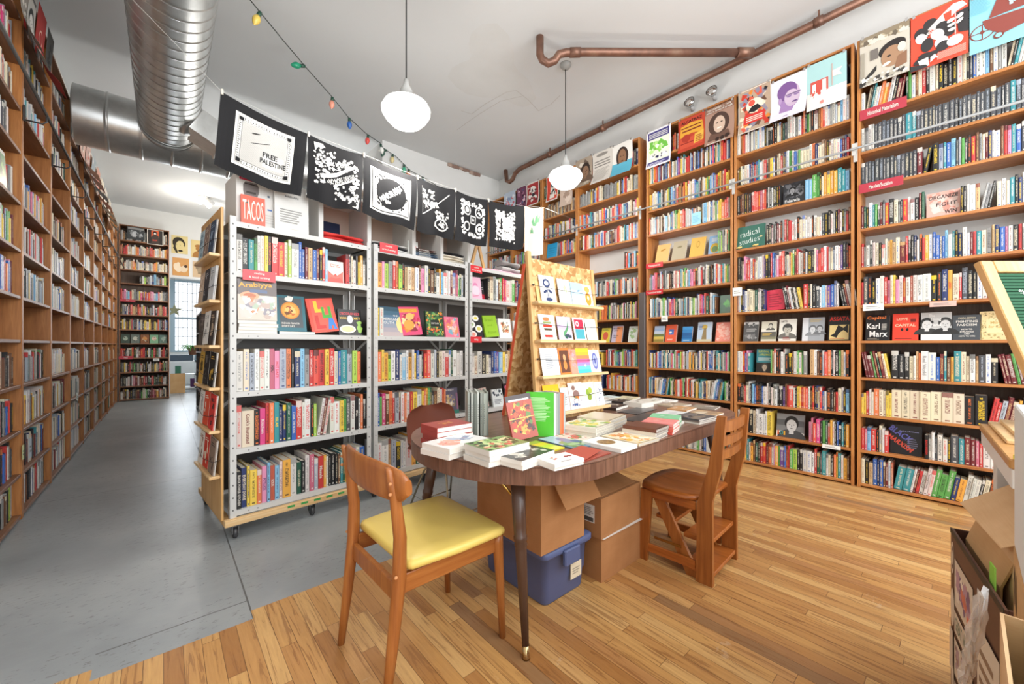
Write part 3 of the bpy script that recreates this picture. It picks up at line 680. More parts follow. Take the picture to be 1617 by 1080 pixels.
# --- right wall
SN = ['bottom row', 'second row up', 'third row up', 'fourth row up', 'fifth row up', 'sixth row up', 'seventh row up', 'eighth row up', 'ninth row up', 'tenth row up', 'row under the posters', 'top row']
BN = ['letter board bookcase', 'chalk sign bookcase', 'bookcase beside the dark post', 'bookcase behind the card stand', 'narrow blue book bookcase', 'cream cloth bookcase', 'corner bookcase']
def rw(n, k, spec, a=0.0, bb=1.0, **kw):
    M, wd = RM[n]; ww = wd - 2 * RI; x0 = RI + ww * a; x1 = RI + ww * bb
    kw.setdefault('hb', .195); kw.setdefault('hv', .025)
    fill(('R', n, k, a), M, x0, x1, ZL[k], spec, seed=n * 100 + k + int(a * 31), phrase=SN[k] + ', ' + BN[n], wsc=.92, maxh=.262, **kw)
MX1 = 'wkcrwgbkwtmcwkyovw'; MX2 = 'kwwrdckbnwmowskcwg'; MX3 = 'wcrWkvtWoymgwpkce'; MX4 = 'cgwkirwhmWbkwaWteyw'
# case behind the letter board
rw(0, 0, 'c2k2a2b2v1b2h1m1w1f1/t5t5w1m1r1w2j2j2n3n3n3v2q3w2w1w2k1', 0, .97)
rw(0, 1, 'r2z1s2r3k1c1w1', 0, .18); rw(0, 1, 'k2w1W1d1w2w2k1d4t3m3m2z1r1w3W3j2c2h1w2W2', .40, 1.0, texts={0: ('BLACK MARXISM', 'r')})
rw(0, 2, 'y1y1r1w1c1o3c2c1', 0, .20, hb=.2); rw(0, 2, 'c6c6c6c6c6c6c6W3', .2, .62, hv=.003, hb=.225); rw(0, 2, 'k6k6/r2r1i2m2m2q1k3g2g2k3h2c3w2', .62, 1, hb=.2)
rw(0, 3, '\\m1m1m2n1m1e1m2c1y1|k4k3k3c2w1a1o1W4W4b2m2t1h2q1t4c2c1W3a1d3W2k3', 0, .93, texts={16: ('Real World', 'g')}, hb=.205)
rw(0, 5, 'r1d3k2k2w2w2r2z1c1y1p2j2r1w2f1j2W3w4k3k2v3q2c3', 0, .78, hb=.215, texts={21: ('LENIN', 'r')})
rw(0, 6, 'r1g1w2k1j1c2k1w2c1a1q1a2c2m3r1k1k1v1w1k1r1q2W2b1b2w1b1s1w2t1k1v2w2W1m1r1t2c2g2a1v2b2p1w2k2', 0, 1)
rw(0, 7, 'm1e1k1W2t1n1k1m1g1r2k3c2g1k1r2w1w2k2', 0, .40); rw(0, 7, 'k1k1w1W3a2/g1g1k1|c2W2c1t2k1v1w2c2k2r1w2b1g1k1', .60, 1)
rw(0, 8, 'd2d2d1d2d2d2d1d2d2d1d2d2d2d2d2m3/k2|k3i2t1b2s2d1i1n1k1k1r2h1g1c1m1v1w1W2h1r1p1t2b2d2w2', 0, 1, hv=.012, hb=.205)
rw(0, 9, 'W2g2w2w1d2d2d2d2d2d2d2d2t4t2d2d1d2d2d1d1d2d4d2d2d1d2d2d2d1d2d2d2d2d1d2t2d2d1d3d2d2d2', 0, 1, hv=.01, hb=.21)
rw(0, 10, 'w2/c1k1t1w1w1o2q2o1w2k2m2m1|e1n1w2h1c2r2k1w3c1k2k2k2k2w3c1k1d1b1w2w1s2h1w2g1', 0, 1, hb=.21)
rw(0, 11, MX2, 0, .95)
# chalk sign case
rw(1, 0, 'w1c1k2o1y1t2w1q2h1e2k2r2r2m2o2w1p1q2n1u3b1o1r1n2l3k2k2w3W3W2r1e2d1t3', 0, .99, hb=.2)
rw(1, 1, 'w1W1y4k3k3c2W2W4', .0, .34, hb=.225); rw(1, 1, 'p1z1R2P3k1n2e1R1q1w1k1b1k2t1k1q2', .67, .99, hb=.2)
rw(1, 2, 'k3k1h1r1c2w1k1s2b1k1k1k1b1w3w1k2j1w1W2k1k3u1h1r1R3w1k1y1q1r1o1R2w1h1r1k1v1c1r1b1w1', 0, .99)
rw(1, 3, 'w2w2r2b1p1t2', 0, .16); rw(1, 3, 'n1a1w1k2k1W2w1k3k2h1w2n1c2n1g3.a3W2h1k2i1R2o2k1w1k2', .33, .99, hb=.215)
rw(1, 5, 'j1w1k1v1W2c2c3c1e2', 0, .28, hb=.215); rw(1, 5, '\\k1k1m1w2k1w1k1y2|r3k1c1k3d2W1s2w1u2b2i1w1', .44, .99, hb=.21)
rw(1, 6, 'k3k1c1p1R1r2W2r1w1c1i1W2j1u1k2k1r1b1i2p2r2R2k1c2w1y1n1m1r1w1w2k1W1', 0, 1, hb=.225)
rw(1, 7, 'k2k2j1g1k1m1w1k1g1r1h1r2W2w1k2c2c2W1w2W1k1W2c2w1d2', .29, 1, hb=.2)
rw(1, 8, 'k2k1h2k2h1k2r2R1R2r1z2R1r1k1W1k1W1k1k1k1k1', 0, .42, hv=.01, hb=.205); rw(1, 8, 's3s2n3n2k1c1q2y2q2q2t3t2', .64, .99, hb=.205)
rw(1, 9, 'h1k1c1w2c2W2b1m1v1r1b2t1W2c1r2d1h1y2w1k1c1c1r1h1v1W2n2w1b2i1n1c2c2c2w2o2v2c2c2', 0, .99, hb=.195)
rw(1, 10, 'w3h1o1R1w2W1g1w2i1c2s1w2w2k1g1k1k2k1k2c1W1h1e1d2w2w2w2g2w2r1o1k1n1c1k2', 0, .99, hb=.2)
rw(1, 11, MX1, 0, .97)
# case beside the dark post
rw(2, 0, 'gwnwkbwWkyctwekWrvwkgcw', 0, .99); rw(2, 1, 'rwwekwckgwnWtkwscWkg', 0, .99)
rw(2, 2, 's1t1w1v1v1q1c2/w2W1s1b2k1a1t1|n1c1d1k1o1r1W2R2r1n1k1r1c1r1k1o1W2k1y1q1e1', 0, .99)
rw(2, 3, 'v1w1y1v1w1k1r1W1b2b1w1k1t2c1t1v1w1g1P1W1n1w1r1w1t1l1R1W2k1i1w1q2e1q1k1c2', 0, .99)
rw(2, 5, 'k1W1g1s1h1t1W1g1v1c1W1n1l1W2v1w1r2P1b1R1e3', 0, .84, hb=.21); 
rw(2, 6, 'w1g1s1p2p1r2k1m1W1w1r1k2g1W1c1k1h1k2w2r1c1W1r1t1w1y1n1', 0, .99, hb=.2)
rw(2, 7, 'n1g1l1g1w1c1k1', .86, .99, hb=.22)
rw(2, 8, 'r1w1w2w1W1s1o1w2h1c1h1k1W1s3c1W1t1b1w1c1n1c1y1y1o3R2', 0, .99, hb=.205); rw(2, 9, 'y2q1W1c1c1W2b1t3w1k1h1c1W1y1n1v1s1W1b1g1R2k1q1h1o1r1', 0, .99, hb=.205)
rw(2, 10, 'y1w1t1c1r2R1r1i1b1m1w1v1d1b1k1w1o1k1W1c1k1w1b1P1v1', 0, .99, hb=.205); rw(2, 11, 'r2o1' + MX2, .32, .99)
# case behind the card stand and further on
for n in (3, 4, 5, 6):
    for k in range(12):
        if k in (4, 7) and n > 3: continue
        sp = [MX1, MX2, MX3, MX4][(n + k) % 4]
        if n == 3:
            if k == 0: sp = 'wkbcwkrwkw'
            if k == 1: sp = 'w1g1w1w2b1k1t2k1w1k1R1w1k3k3k2'
            if k == 2: sp = 'k1r1o1w2q3w2'
            if k == 3: sp = 'r1m1w1b1W1k1r1o1w1n1t2v2u2w1l2g2'
            if k == 4: continue
            if k == 5: sp = 'k1g1l1c1p1k1W1k1w1k1W1q1'
            if k == 7: rw(3, 7, 'k2r1o1s2', .78, .99); continue
            if k == 10: sp = 'g2g2g2g2g2g2g2g2g1y2w1h1k1b1w1r2r1w2c2c2c1k1'
            if k == 8: sp = 'hkmwrrowctksowrwbwrgwv'
            if k == 9: sp = 'wroibrrwtsvwchwPyrbgwe'
            if k in (1, 2, 3, 5): rw(3, k, sp, .48 if k != 5 else .5, .98, hb=.2); rw(3, k, MX1, 0, .42); continue
        elif k == 10: sp = 'a2g2h2' if n == 4 else 'h2m2k2a2'
        elif k == 8 and n == 4: rw(4, 8, 'brwyobrk', .5, .99); continue
        elif k == 11: sp = 'e2e2h2e2'
        rw(n, k, sp, 0, .99)

# --- aisle wall
LNAME = ['first aisle bookcase', 'second aisle bookcase', 'third aisle bookcase'] + ['further aisle bookcase'] * 6
LP = {0: ['lcwkgwhWkc', 'kibkrwkdhwm', 'wkgcbb3r2r1', 'kWhkRchmk3k', 'x', 'b4k1W1p1m2o3', 'k1m1b2n3W4y1n1', 'W2r1v2d2g1j1f1', 'd4d3W1W1j1', 'W2c2c1d1r1h1', 'g1i1b2W1c2r2P2P1', 'ccgk'],
      1: ['r3r1kwkdWkvgwh', 'kbmtwvckwo3', 'j2q2y1W2k1w1j2W2g1k2', 'W2c1k2m1i1r1w1t1n1g1k1', 'x', 'j1k1k1W1i2s2i1g1y1W1v2w1', 'r2g1W1i1w1h1h1w1g1r1W1', 'c1g2P2b2g1w1c1q1b2h1', '.........', 'i2s1W1W1t1w1r1w1W1j2', 's1W1i1t1g1k1c2y1w2', 'r1c1hgw']}
LCY = ['cwjkgibcwrhwgekcv', 'wigwcrbwkgtwjmcw', 'gwcwiWghwbjwckw', 'ckwhegwmyaw', 'wcjwWicwgcw']
for n in range(9):
    M, wd = LM[n]; ww = wd - 2 * RI
    for k in range(12):
        if k == 4: continue
        sp = LP[n][k] if n in LP else LCY[(n * 3 + k) % 5]
        if n >= 4 and k < 4: sp = 'hkcmwgkjhec'
        if k == 8 and n in (1, 2): continue
        fill(('L', n, k, 0), M, RI, RI + ww * (.98 if n or k != 8 else .9), ZL[k], sp, seed=900 + n * 40 + k, phrase=SN[k] + ', ' + LNAME[n], hb=.212, hv=.034, maxh=.262, yf=.03)
M, wd = BM
BS = {11: 'gwhkw', 10: 'fhrroWcaWwqoigcc', 9: 'cckcwgwaoqgw', 8: '.9.9.9.4k2k1w3l3k2g3i3v3s3g3i2', 7: 'rzpisRccgkgyPmurz', 6: 'kgvwrkRaahrRgyzk', 5: 'kywyhkygrikmwbc', 3: 'rrkkwknrkewm', 2: 'kdyckrkhnkckwhkkkwW', 1: 'kkkWwkWzmwmhrmkekrek', 0: 'whkckkdkhmkncwnkmmzmqm'}
for k, sp in BS.items(): fill(('B', 0, k, 0), M, RI, wd - RI, ZL[k], sp, seed=50 + k, phrase=SN[k] + ', far end bookcase', yf=.03, hb=.2)
for n in range(4):
    for z in DZ: fill(('D', n, z, 0), DM[0], .05 + 1.035 * n, 1.02 + 1.035 * n, z, 'hkmhrkchfkae', seed=int(z * 99) + n, phrase='dark steel rack', hb=.21, yf=.03)
# ------------------------------------------------------------------ artwork on covers, posters and cards
def art(b, w, h, items, M, z0=.0003, step=.00022):
    """items in fractions of w and h; M maps (x,y,z) of the sheet to local space"""
    keep = b.M; b.M = keep @ M; z = z0; pk = None
    for it in items:
        k = it[0]
        if not (k == 'r' and pk == 's'): z += step
        pk = 's' if k == 'r' and (it[3] - it[1]) * (it[4] - it[2]) < .004 else k
        if k == 'r': b.poly([(it[1] * w, it[2] * h), (it[3] * w, it[2] * h), (it[3] * w, it[4] * h), (it[1] * w, it[4] * h)], z, it[5])
        elif k == 'e': b.ell(it[1] * w, it[2] * h, it[3] * w, it[4] * h, z, it[5], 20, rot=R(it[6]) if len(it) > 6 else 0)
        elif k == 'h': b.ell(it[1] * w, it[2] * h, it[3] * w, it[4] * h, z, it[5], 14, R(it[6]), R(it[7]))
        elif k == 'p': b.poly([(x * w, y * h) for x, y in it[1]], z, it[2])
        elif k == 't': b.text(it[1], it[2] * w, it[3] * h, it[4] * w, it[5] * h, z, it[6], it[8] if len(it) > 8 else .02, R(it[7]) if len(it) > 7 else 0)
        elif k == 'l':
            x0, y0, x1, y1, n, c = it[1:7]; r = random.Random(n * 31 + int(x0 * 100)); ph = (y1 - y0) / n
            for i in range(n):
                e = x1 if len(it) > 7 else x0 + (x1 - x0) * r.uniform(.7, 1)
                b.poly([(x0 * w, (y0 + i * ph) * h), (e * w, (y0 + i * ph) * h), (e * w, (y0 + i * ph + ph * .45) * h), (x0 * w, (y0 + i * ph + ph * .45) * h)], z, c)
        elif k == 'b':
            x0, y0, x1, y1, pal, n, sd, sz = it[1:9]; r = random.Random(sd)
            for i in range(n):
                zz = z + i * .000002; sx = sz * r.uniform(.5, 1.3); sy = sx * w / h
                cx_ = r.uniform(x0 + sx * .8, max(x0 + sx * .8, x1 - sx * .8)); cy_ = r.uniform(y0 + sy * .8, max(y0 + sy * .8, y1 - sy * .8)); m = r.choice((5, 7, 9)); a = r.random() * 6.28
                b.poly([((cx_ + sx * (1 - .35 * (j % 2)) * math.cos(a + 6.283 * j / m) * .8) * w, (cy_ + sy * (1 - .35 * (j % 2)) * .8 * math.sin(a + 6.283 * j / m)) * h) for j in range(m)], zz, pal[i % len(pal)] if isinstance(pal, str) else r.choice(pal))
        elif k == 'g':   # horizontal colour steps
            cs = it[5]; n = len(cs)
            for i, c in enumerate(cs): b.poly([(it[1] * w, (it[2] + (it[4] - it[2]) * i / n) * h), (it[3] * w, (it[2] + (it[4] - it[2]) * i / n) * h), (it[3] * w, (it[2] + (it[4] - it[2]) * (i + 1) / n) * h), (it[1] * w, (it[2] + (it[4] - it[2]) * (i + 1) / n) * h)], z, c)
        elif k == 'portrait':   # cx, cy, scale, skin, hair, shirt
            _, px, py, s, sk, ha, sh = it; q = w / h
            b.ell(px * w, (py - .62 * s) * h, .75 * s * h * .8, .42 * s * h, z, sh, 18, 0, 3.1416); z += .0001
            b.ell(px * w, (py + .12 * s) * h, .30 * s * h, .36 * s * h, z, ha, 20); z += .0001
            b.poly([((px) * w - .09 * s * h, (py - .2 * s) * h), (px * w - .10 * s * h, (py - .42 * s) * h), (px * w + .10 * s * h, (py - .42 * s) * h), (px * w + .09 * s * h, (py - .2 * s) * h)], z, sk)
            b.ell(px * w, py * h, .22 * s * h, .30 * s * h, z + .00005, sk, 20); z += .0001
            for sg in (-1, 1): b.ell(px * w + sg * .09 * s * h, (py + .04 * s) * h, .035 * s * h, .016 * s * h, z, ha, 8)
            b.poly([(px * w - .02 * s * h, (py - .05 * s) * h), (px * w + .03 * s * h, (py - .05 * s) * h), (px * w, (py + .03 * s) * h)], z, ha)
            b.ell(px * w, (py - .14 * s) * h, .06 * s * h, .018 * s * h, z, ha, 8)
    b.M = keep
FR = Matrix.Rotation(R(90), 4, 'X')
def cover_poly(w, t, tb=.0015):
    return [(0, 0), (w, 0), (w, tb), (tb, tb), (tb, t - tb), (w, t - tb), (w, t), (0, t)]
def place(o, M): o.matrix_world = M; return o
def faced(M, x, z, w, h, t, c, items, label, y=.07, lean=12, yaw=0, cat='book', name='displayed_book', group='books displayed face out', tilt=0, pages='#ddd7cb'):
    b = MB().mat(MAT['gloss'] if cat == 'book' else MAT['paper']).col(c); b.prism(cover_poly(w, t), 0, h)
    b.ell  # noqa
    if items: art(b, w, h, items, FR)
    o = b.build(name)
    place(o, M @ Matrix.Translation((x, y, z + .001 + (.5 * w * abs(math.sin(R(tilt)))))) @ Matrix.Rotation(R(yaw), 4, 'Z') @ Matrix.Rotation(R(-lean), 4, 'X') @ Matrix.Rotation(R(tilt), 4, 'Y'))
    tag(o, label, cat, group)
    MB().mat(MAT['paper']).box(.0016, .0016, .002, w - .002, t - .0016, h - .002, pages).build('page_block', o)
    return o
FRAC = lambda n, x: RI + (RM[n][1] - 2 * RI) * x
def fr(n, k, x, w, h, c, items, label, t=.02, **kw):
    return faced(RM[n][0], FRAC(n, x), ZL[k], w, h, t, c, items, label, **kw)
# right wall, case behind the letter board
fr(0, 4, .02, .150, .225, '#1b1a1c', [('t', 'Capital', .45, .87, .8, .16, '#e07b3c'), ('t', 'Karl', .33, .56, .55, .22, 'W'), ('t', 'Marx', .55, .26, .75, .24, 'W'), ('l', .68, .42, .92, .66, 5, '#c9c4bb'), ('l', .08, .04, .6, .1, 2, '#8c8274')], 'black book with large orange and white title letters, face out on the fifth row up', t=.045)
fr(0, 4, .20, .150, .225, '#dd3f2b', [('t', 'LOVE', .38, .80, .45, .09, '#f4c9a8'), ('t', 'CAPITAL', .5, .56, .8, .10, '#f4c9a8'), ('r', .70, .68, .9, .80, '#7c1f18'), ('e', .38, .40, .05, .06, '#1d1513'), ('e', .58, .40, .05, .06, '#1d1513'), ('l', .1, .06, .9, .1, 1, '#3a1512')], 'red book reading Love and Capital, between the black book and the grey portrait cover', t=.04)
fr(0, 4, .375, .165, .225, '#b9b9b7', [('r', 0, 0, 1, .30, '#e3e2df'), ('portrait', .20, .55, .55, '#cfcfcd', '#2a2a2a', '#333333'), ('portrait', .80, .55, .55, '#c4c4c2', '#333333', '#242424'), ('t', 'The', .36, .88, .2, .10, 'W'), ('t', 'Living', .5, .74, .34, .13, 'W'), ('t', 'Flame', .5, .55, .34, .12, 'W')], 'grey cover with two portraits reading The Living Flame, face out', t=.02)
fr(0, 4, .555, .145, .195, '#3e4348', [('t', 'CLARA ZETKIN', .5, .88, .6, .05, 'c'), ('t', 'FIGHTING', .5, .74, .74, .09, 'w'), ('t', 'FASCISM', .5, .60, .68, .09, 'w'), ('t', 'HOW TO', .5, .42, .38, .06, 'w'), ('t', 'STRUGGLE', .5, .33, .48, .06, 'w'), ('t', 'AND', .5, .24, .2, .06, 'w'), ('t', 'HOW TO WIN', .5, .15, .55, .06, 'w')], 'charcoal book reading Fighting Fascism, face out')
fr(0, 4, .70, .155, .215, '#dcc58f', [('b', 0, 0, 1, 1, ['#b09a62', '#8e7b50', '#cdb37a'], 160, 7, .05), ('r', .2, .25, .8, .75, '#e2cf9d'), ('t', 'Marx', .5, .60, .35, .10, '#c9a85f'), ('t', 'for Cats', .5, .46, .45, .11, '#c9a85f')], 'cream speckled gift book beside the charcoal book')
fr(0, 4, .875, .16, .215, '#c96f56', [('r', .12, .1, 1, .8, '#dfe3e6'), ('b', .15, .1, .95, .7, ['#9fb3c4', '#d9694f', '#c9c9c7'], 14, 4, .14)], 'pale blue and orange cover behind the letter board frame')
fr(0, 5, .79, .165, .215, '#7fb4dc', [('r', .04, .26, .96, .97, '#3b83c4'), ('e', .5, .62, .3, .2, '#9cc5e4', 10), ('p', [(.3, .3), (.7, .3), (.62, .75), (.42, .8)], '#1f4c86'), ('r', 0, 0, 1, .24, '#f2ece2'), ('t', 'LENIN', .5, .12, .86, .16, '#e4683a')], 'blue cover with an orange title along its foot, face out near the letter board')
fr(0, 7, .408, .178, .215, '#e9b4a6', [('b', 0, 0, 1, 1, ['#efc6ba', '#e79c8c', '#f3d5cb'], 40, 3, .2), ('t', 'ORGANIZE', .5, .80, .88, .15, '#2a1d20'), ('t', 'FIGHT', .6, .50, .62, .14, '#2a1d20'), ('t', 'WIN', .72, .20, .36, .15, '#2a1d20')], 'pink cover reading Organize Fight Win, face out', t=.015)
fr(0, 1, .185, .185, .235, '#17171a', [('t', 'BLACK', .35, .70, .85, .20, '#5a5ba8', -38), ('t', 'MARXISM', .33, .38, .95, .16, '#c94b38', -38), ('t', 'Cedric J Robinson', .6, .80, .6, .05, '#8f8fb8'), ('l', .55, .25, .9, .6, 5, '#6d6d85')], 'black book with diagonal blue and red title, face out on the second row up', t=.03, lean=6)
# chalk sign case
fr(1, 4, .04, .135, .205, '#262628', [('r', .0, .86, 1, 1, '#c4c4c2'), ('b', .05, .72, .95, .99, ['#1c1c1e', '#8a8a88'], 12, 5, .12), ('l', .2, .5, .9, .68, 4, '#a2a2a0'), ('b', .05, .08, .95, .42, ['#5c5c5c', '#8d8d8d', '#3c3c3c'], 20, 8, .16)], 'black and grey documentary cover, face out in the chalk sign bookcase')
fr(1, 4, .22, .130, .205, '#d0cbb8', [('g', 0, .1, 1, .6, ['#7d7a5c', '#59564a', '#55524a', '#e2ddcf']), ('portrait', .62, .75, .32, '#cfcabc', '#3c3833', '#55514a'), ('l', .1, .3, .8, .42, 2, '#d9b23f')], 'cream cover with a walking figure on a dark landscape')
fr(1, 4, .39, .140, .220, '#e3e0d6', [('portrait', .5, .5, .62, '#b7b3a8', '#3c3a38', '#6b6862'), ('e', .5, .66, .22, .06, '#3f3d3a'), ('t', "LET'S", .3, .9, .35, .08, '#3a3633'), ('l', .25, .08, .75, .2, 3, '#9a2f28')], 'off-white cover with a portrait in a cap')
fr(1, 4, .60, .165, .225, '#9ea3a8', [('r', 0, 0, .28, 1, '#d3d6d9'), ('l', .35, .82, .9, .95, 2, '#c9b36a'), ('portrait', .48, .48, .42, '#c9ccce', '#6a6d70', '#8a8d90'), ('portrait', .80, .5, .36, '#b4b7b9', '#5a5d60', '#707376')], 'grey photographic cover with two figures')
fr(1, 4, .815, .155, .235, '#1c1a18', [('r', .06, .05, .94, .62, '#d9c385'), ('p', [(.1, .2), (.3, .3), (.45, .62), (.7, .5), (.9, .66), (.9, .3), (.7, .42), (.5, .3), (.4, .12)], '#1c1a18'), ('t', 'ASSATA', .5, .86, .9, .17, '#cf3325'), ('l', .1, .08, .9, .12, 1, '#c84a34')], 'black and cream cover with a bold red title, face out')
fr(1, 3, .175, .150, .235, '#3d8790', [('r', 0, .0, 1, .42, '#2a2826'), ('portrait', .5, .22, .40, '#b8a691', '#4a4038', '#2e2a28'), ('t', 'SURVIVAL IS', .5, .90, .8, .09, '#c7cf58'), ('t', 'A PROMISE', .5, .76, .7, .09, '#c7cf58'), ('l', .1, .5, .9, .66, 3, '#cfe0dd')], 'teal cover with a portrait reading Survival is a Promise', lean=6)
fr(1, 1, .37, .225, .225, '#8f9294', [('g', 0, 0, 1, 1, ['#e0dfdb', '#7b7d7e', '#5f6163', '#8a8d8f']), ('portrait', .55, .52, .85, '#c9c9c7', '#2c2b2b', '#4b4b4c'), ('t', '1', .07, .17, .06, .18, '#e06a3a'), ('t', 'O', .19, .17, .12, .18, '#3fa3a0'), ('t', '1', .30, .17, .06, .18, '#e0a63a')], 'grey cover with a large portrait and bright numbers 101', lean=8)
fr(1, 5, .285, .150, .200, '#d9344e', [('l', .12, .15, .9, .85, 6, '#a52238')], 'bright crimson cover standing face out among spines', lean=4, tilt=-3)
fr(1, 8, .43, .185, .225, '#3a3b3f', [('b', 0, .3, 1, 1, ['#6f7074', '#8b8c90', '#56575b', '#2b2c2f'], 30, 2, .2), ('portrait', .4, .62, .4, '#9a9a9c', '#1d1d1f', '#222224'), ('t', 'Eslanda', .42, .2, .66, .14, 'W')], 'dark photographic cover with a white title, face out below the rail', lean=8)
# case beside the dark post
fr(2, 4, .03, .130, .200, '#cfc9a8', [('g', 0, 0, 1, 1, ['#8f7f3f', '#c9b458', '#6f7a4a', '#b9c6d4', '#8fa9c9', '#a9bdd6'])], 'landscape cover with a golden field, under the white price card')
fr(2, 4, .19, .135, .210, '#e0603f', [('r', .3, .42, .75, .72, '#4f78b8'), ('e', .45, .55, .12, .05, 'W'), ('l', .2, .1, .8, .2, 2, '#f0cfc0')], 'orange cover with a small blue sky window')
fr(2, 4, .41, .115, .180, '#1f6fb0', [('g', 0, 0, 1, 1, ['#2f86c4', '#1c639f', '#1a5a96', '#2a7cbb', '#3a94d0']), ('l', .15, .08, .8, .14, 1, 'W')], 'deep blue cover, smallest of the face-out row')
fr(2, 4, .595, .155, .225, '#b9c9da', [('e', .5, .75, .2, .12, '#c9a63a'), ('p', [(.3, 0), (.7, 0), (.62, .7), (.45, .7)], '#8a7240'), ('l', .1, .62, .4, .9, 4, '#2a4f8a'), ('r', 0, 0, 1, .12, '#c9c0a0')], 'pale blue cover with a raised golden figure')
fr(2, 4, .81, .155, .215, '#e8775f', [('b', 0, 0, 1, 1, ['#f0a08a', '#ee8a72', '#f5b9a6'], 30, 6, .2)], 'salmon pink cover beside the bookcase side panel')
for i, (x, c, it, lb) in enumerate(((.05, '#e0b878', [('e', .5, .7, .2, .05, '#b58b45', 20)], 'tan notebook cover, first of three above the red sign'), (.27, '#b8ad94', [('e', .5, .7, .18, .06, '#8f8468', 10)], 'beige grey notebook cover in the middle of three'), (.50, '#e2b65e', [('e', .5, .66, .12, .16, '#a97f35'), ('e', .5, .66, .10, .13, '#e2b65e')], 'golden notebook cover with a small tree'))):
    fr(2, 7, x, .165, .245, c, it, lb, lean=14, tilt=3, name='displayed_notebook', cat='notebook', group='notebooks displayed face out')
fr(2, 7, .73, .130, .225, '#8fb3d8', [('e', .5, .35, .38, .25, '#c9a63f'), ('e', .5, .3, .25, .15, '#6f8a5a'), ('l', .2, .7, .8, .9, 3, 'W')], 'blue cover with a golden hill beside green spines')
fr(2, 5, .86, .13, .2, '#2f5f45', [('b', .1, .2, .9, .8, ['#4fae4a', '#3f8f3f'], 12, 3, .2)], 'dark green cover with bright green letters shapes', lean=6)
fr(2, 8, .565, .10, .14, '#a6d8ee', [('l', .1, .2, .9, .8, 5, '#7fb9d6')], 'small pale blue card in front of the spines', y=.012, lean=2, t=.003, name='paper_card', cat='card', group=None)
# card-stand case
fr(3, 4, .35, .14, .2, '#e8d34f', [('e', .5, .45, .3, .28, '#e0694f'), ('l', .15, .8, .85, .92, 2, '#5a8f4a')], 'yellow cover with a red fruit, behind the card stand')
fr(3, 4, .53, .16, .225, '#c9c0d4', [('r', .45, 0, 1, .95, '#eb9a6a'), ('t', 'Empire', .4, .82, .6, .09, 'k'), ('t', 'of AI', .36, .70, .4, .09, 'k'), ('t', 'Karen', .4, .4, .45, .08, 'k'), ('t', 'Hao', .34, .29, .3, .08, 'k')], 'lilac and orange cover reading Empire of AI')
fr(3, 4, .80, .13, .21, '#dfe6df', [('b', .1, .1, .9, .9, ['#6f9a5a', '#a3c48f', '#c9b05a'], 16, 4, .2)], 'pale green botanical cover beside the dark post')
fr(3, 2, .64, .13, .2, '#5f5a55', [('b', .1, .1, .9, .9, ['#8a8078', '#3b3733'], 12, 4, .2), ('r', .86, 0, 1, 1, 'W')], 'brown and white slanted cover in the row by the post', tilt=9)
fr(3, 2, .84, .13, .2, '#4fa6b4', [('l', .1, .2, .9, .85, 5, '#e8f2f2')], 'turquoise cover leaning against the case side', tilt=9)
fr(3, 5, .30, .15, .205, '#ee8a4a', [('e', .5, .5, .3, .4, '#f4c08a'), ('e', .5, .5, .2, .3, '#ee8a4a')], 'orange cover with a looping line drawing', lean=6)
fr(3, 6, .40, .17, .225, '#d9d6d0', [('b', 0, 0, .5, 1, ['#7a6658', '#b59a86', '#54483f'], 16, 5, .2), ('r', .55, 0, 1, 1, '#3f63a8'), ('l', .6, .1, .9, .9, 4, 'w')], 'cover with a blue panel beside the green science sign', tilt=4)
fr(4, 8, .02, .21, .24, '#17a0d8', [('l', .15, .2, .85, .8, 4, '#1290c4')], 'bright blue blank-faced book under the rail', lean=6)
# white racks: face-out row
def fk(n, zi, x, w, h, c, items, label, **kw):
    s0, s1 = RS[n]; kw.setdefault('t', .022); return faced(rackM(s0), .04 + (s1 - s0 - .08) * x, RZ[zi], w, h, kw.pop('t'), c, items, label, **kw)
food = ['#e08a3c', '#c9552f', '#e8c26a', '#8a9a4a', '#f0dcb8', '#a8472a', '#5f3a28']
for i in range(4):
    w_ = .225 - .004 * (i % 2)
    o = MB().mat(MAT['gloss']).col('#cfc9c1'); o.M = Matrix(((1, 0, 0, 0), (0, 0, -1, .17), (0, 1, 0, 0), (0, 0, 0, 1))); o.prism(cover_poly(w_, .021), 0, .17); o = o.build('stacked_book'); o['c'] = 0; del o['c']
    place(o, rackM(RS[0][0]) @ Matrix.Translation((.044 + .003 * (i % 3), .002, RZ[3] + .0006 + i * .0215)))
    tag(o, ('bottom', 'second', 'third', 'topmost')[i] + ' flat book of the pile under the food magazine cover', 'book', 'flat pile on the rack'); MB().mat(MAT['paper']).box(.002, .002, .0018, w_ - .003, .168, .0192, '#eee9df').build('page_block', o)
faced(rackM(RS[0][0]), .044, RZ[3] + .0868, .222, .262, .02, '#6b5f5a', [('r', 0, 0, 1, .62, '#cdbfb0'), ('e', .3, .60, .24, .10, '#e0a07a'), ('e', .3, .60, .16, .06, '#b9683e'), ('e', .75, .52, .2, .10, '#dfe8df'), ('b', 0, .02, 1, .62, ['#e9e3da', '#f0ece4', '#d9835a', '#c9c2b8', '#a8b8a2', '#b9a59a', '#8f8a92'], 46, 12, .14), ('r', .3, .68, .75, .76, '#5c6a8a'), ('t', 'Arabiyya', .45, .86, .86, .15, '#eaa82a', 4)], 'food cover reading Arabiyya, standing on the flat pile', lean=3, y=.006)
o = MB().mat(MAT['gloss']).col('#2f6f7a'); o.M = Matrix(((1, 0, 0, 0), (0, 0, -1, .19), (0, 1, 0, 0), (0, 0, 0, 1))); o.prism(cover_poly(.235, .02), 0, .19); o.M = Matrix(); art(o, .235, .02, [('t', 'INDIAN FLAVOR EVERY DAY', .5, .5, .6, .4, 'w')], FR); o = o.build('stacked_book'); place(o, rackM(RS[0][0]) @ Matrix.Translation((.285, .025, RZ[3] + .0006)))
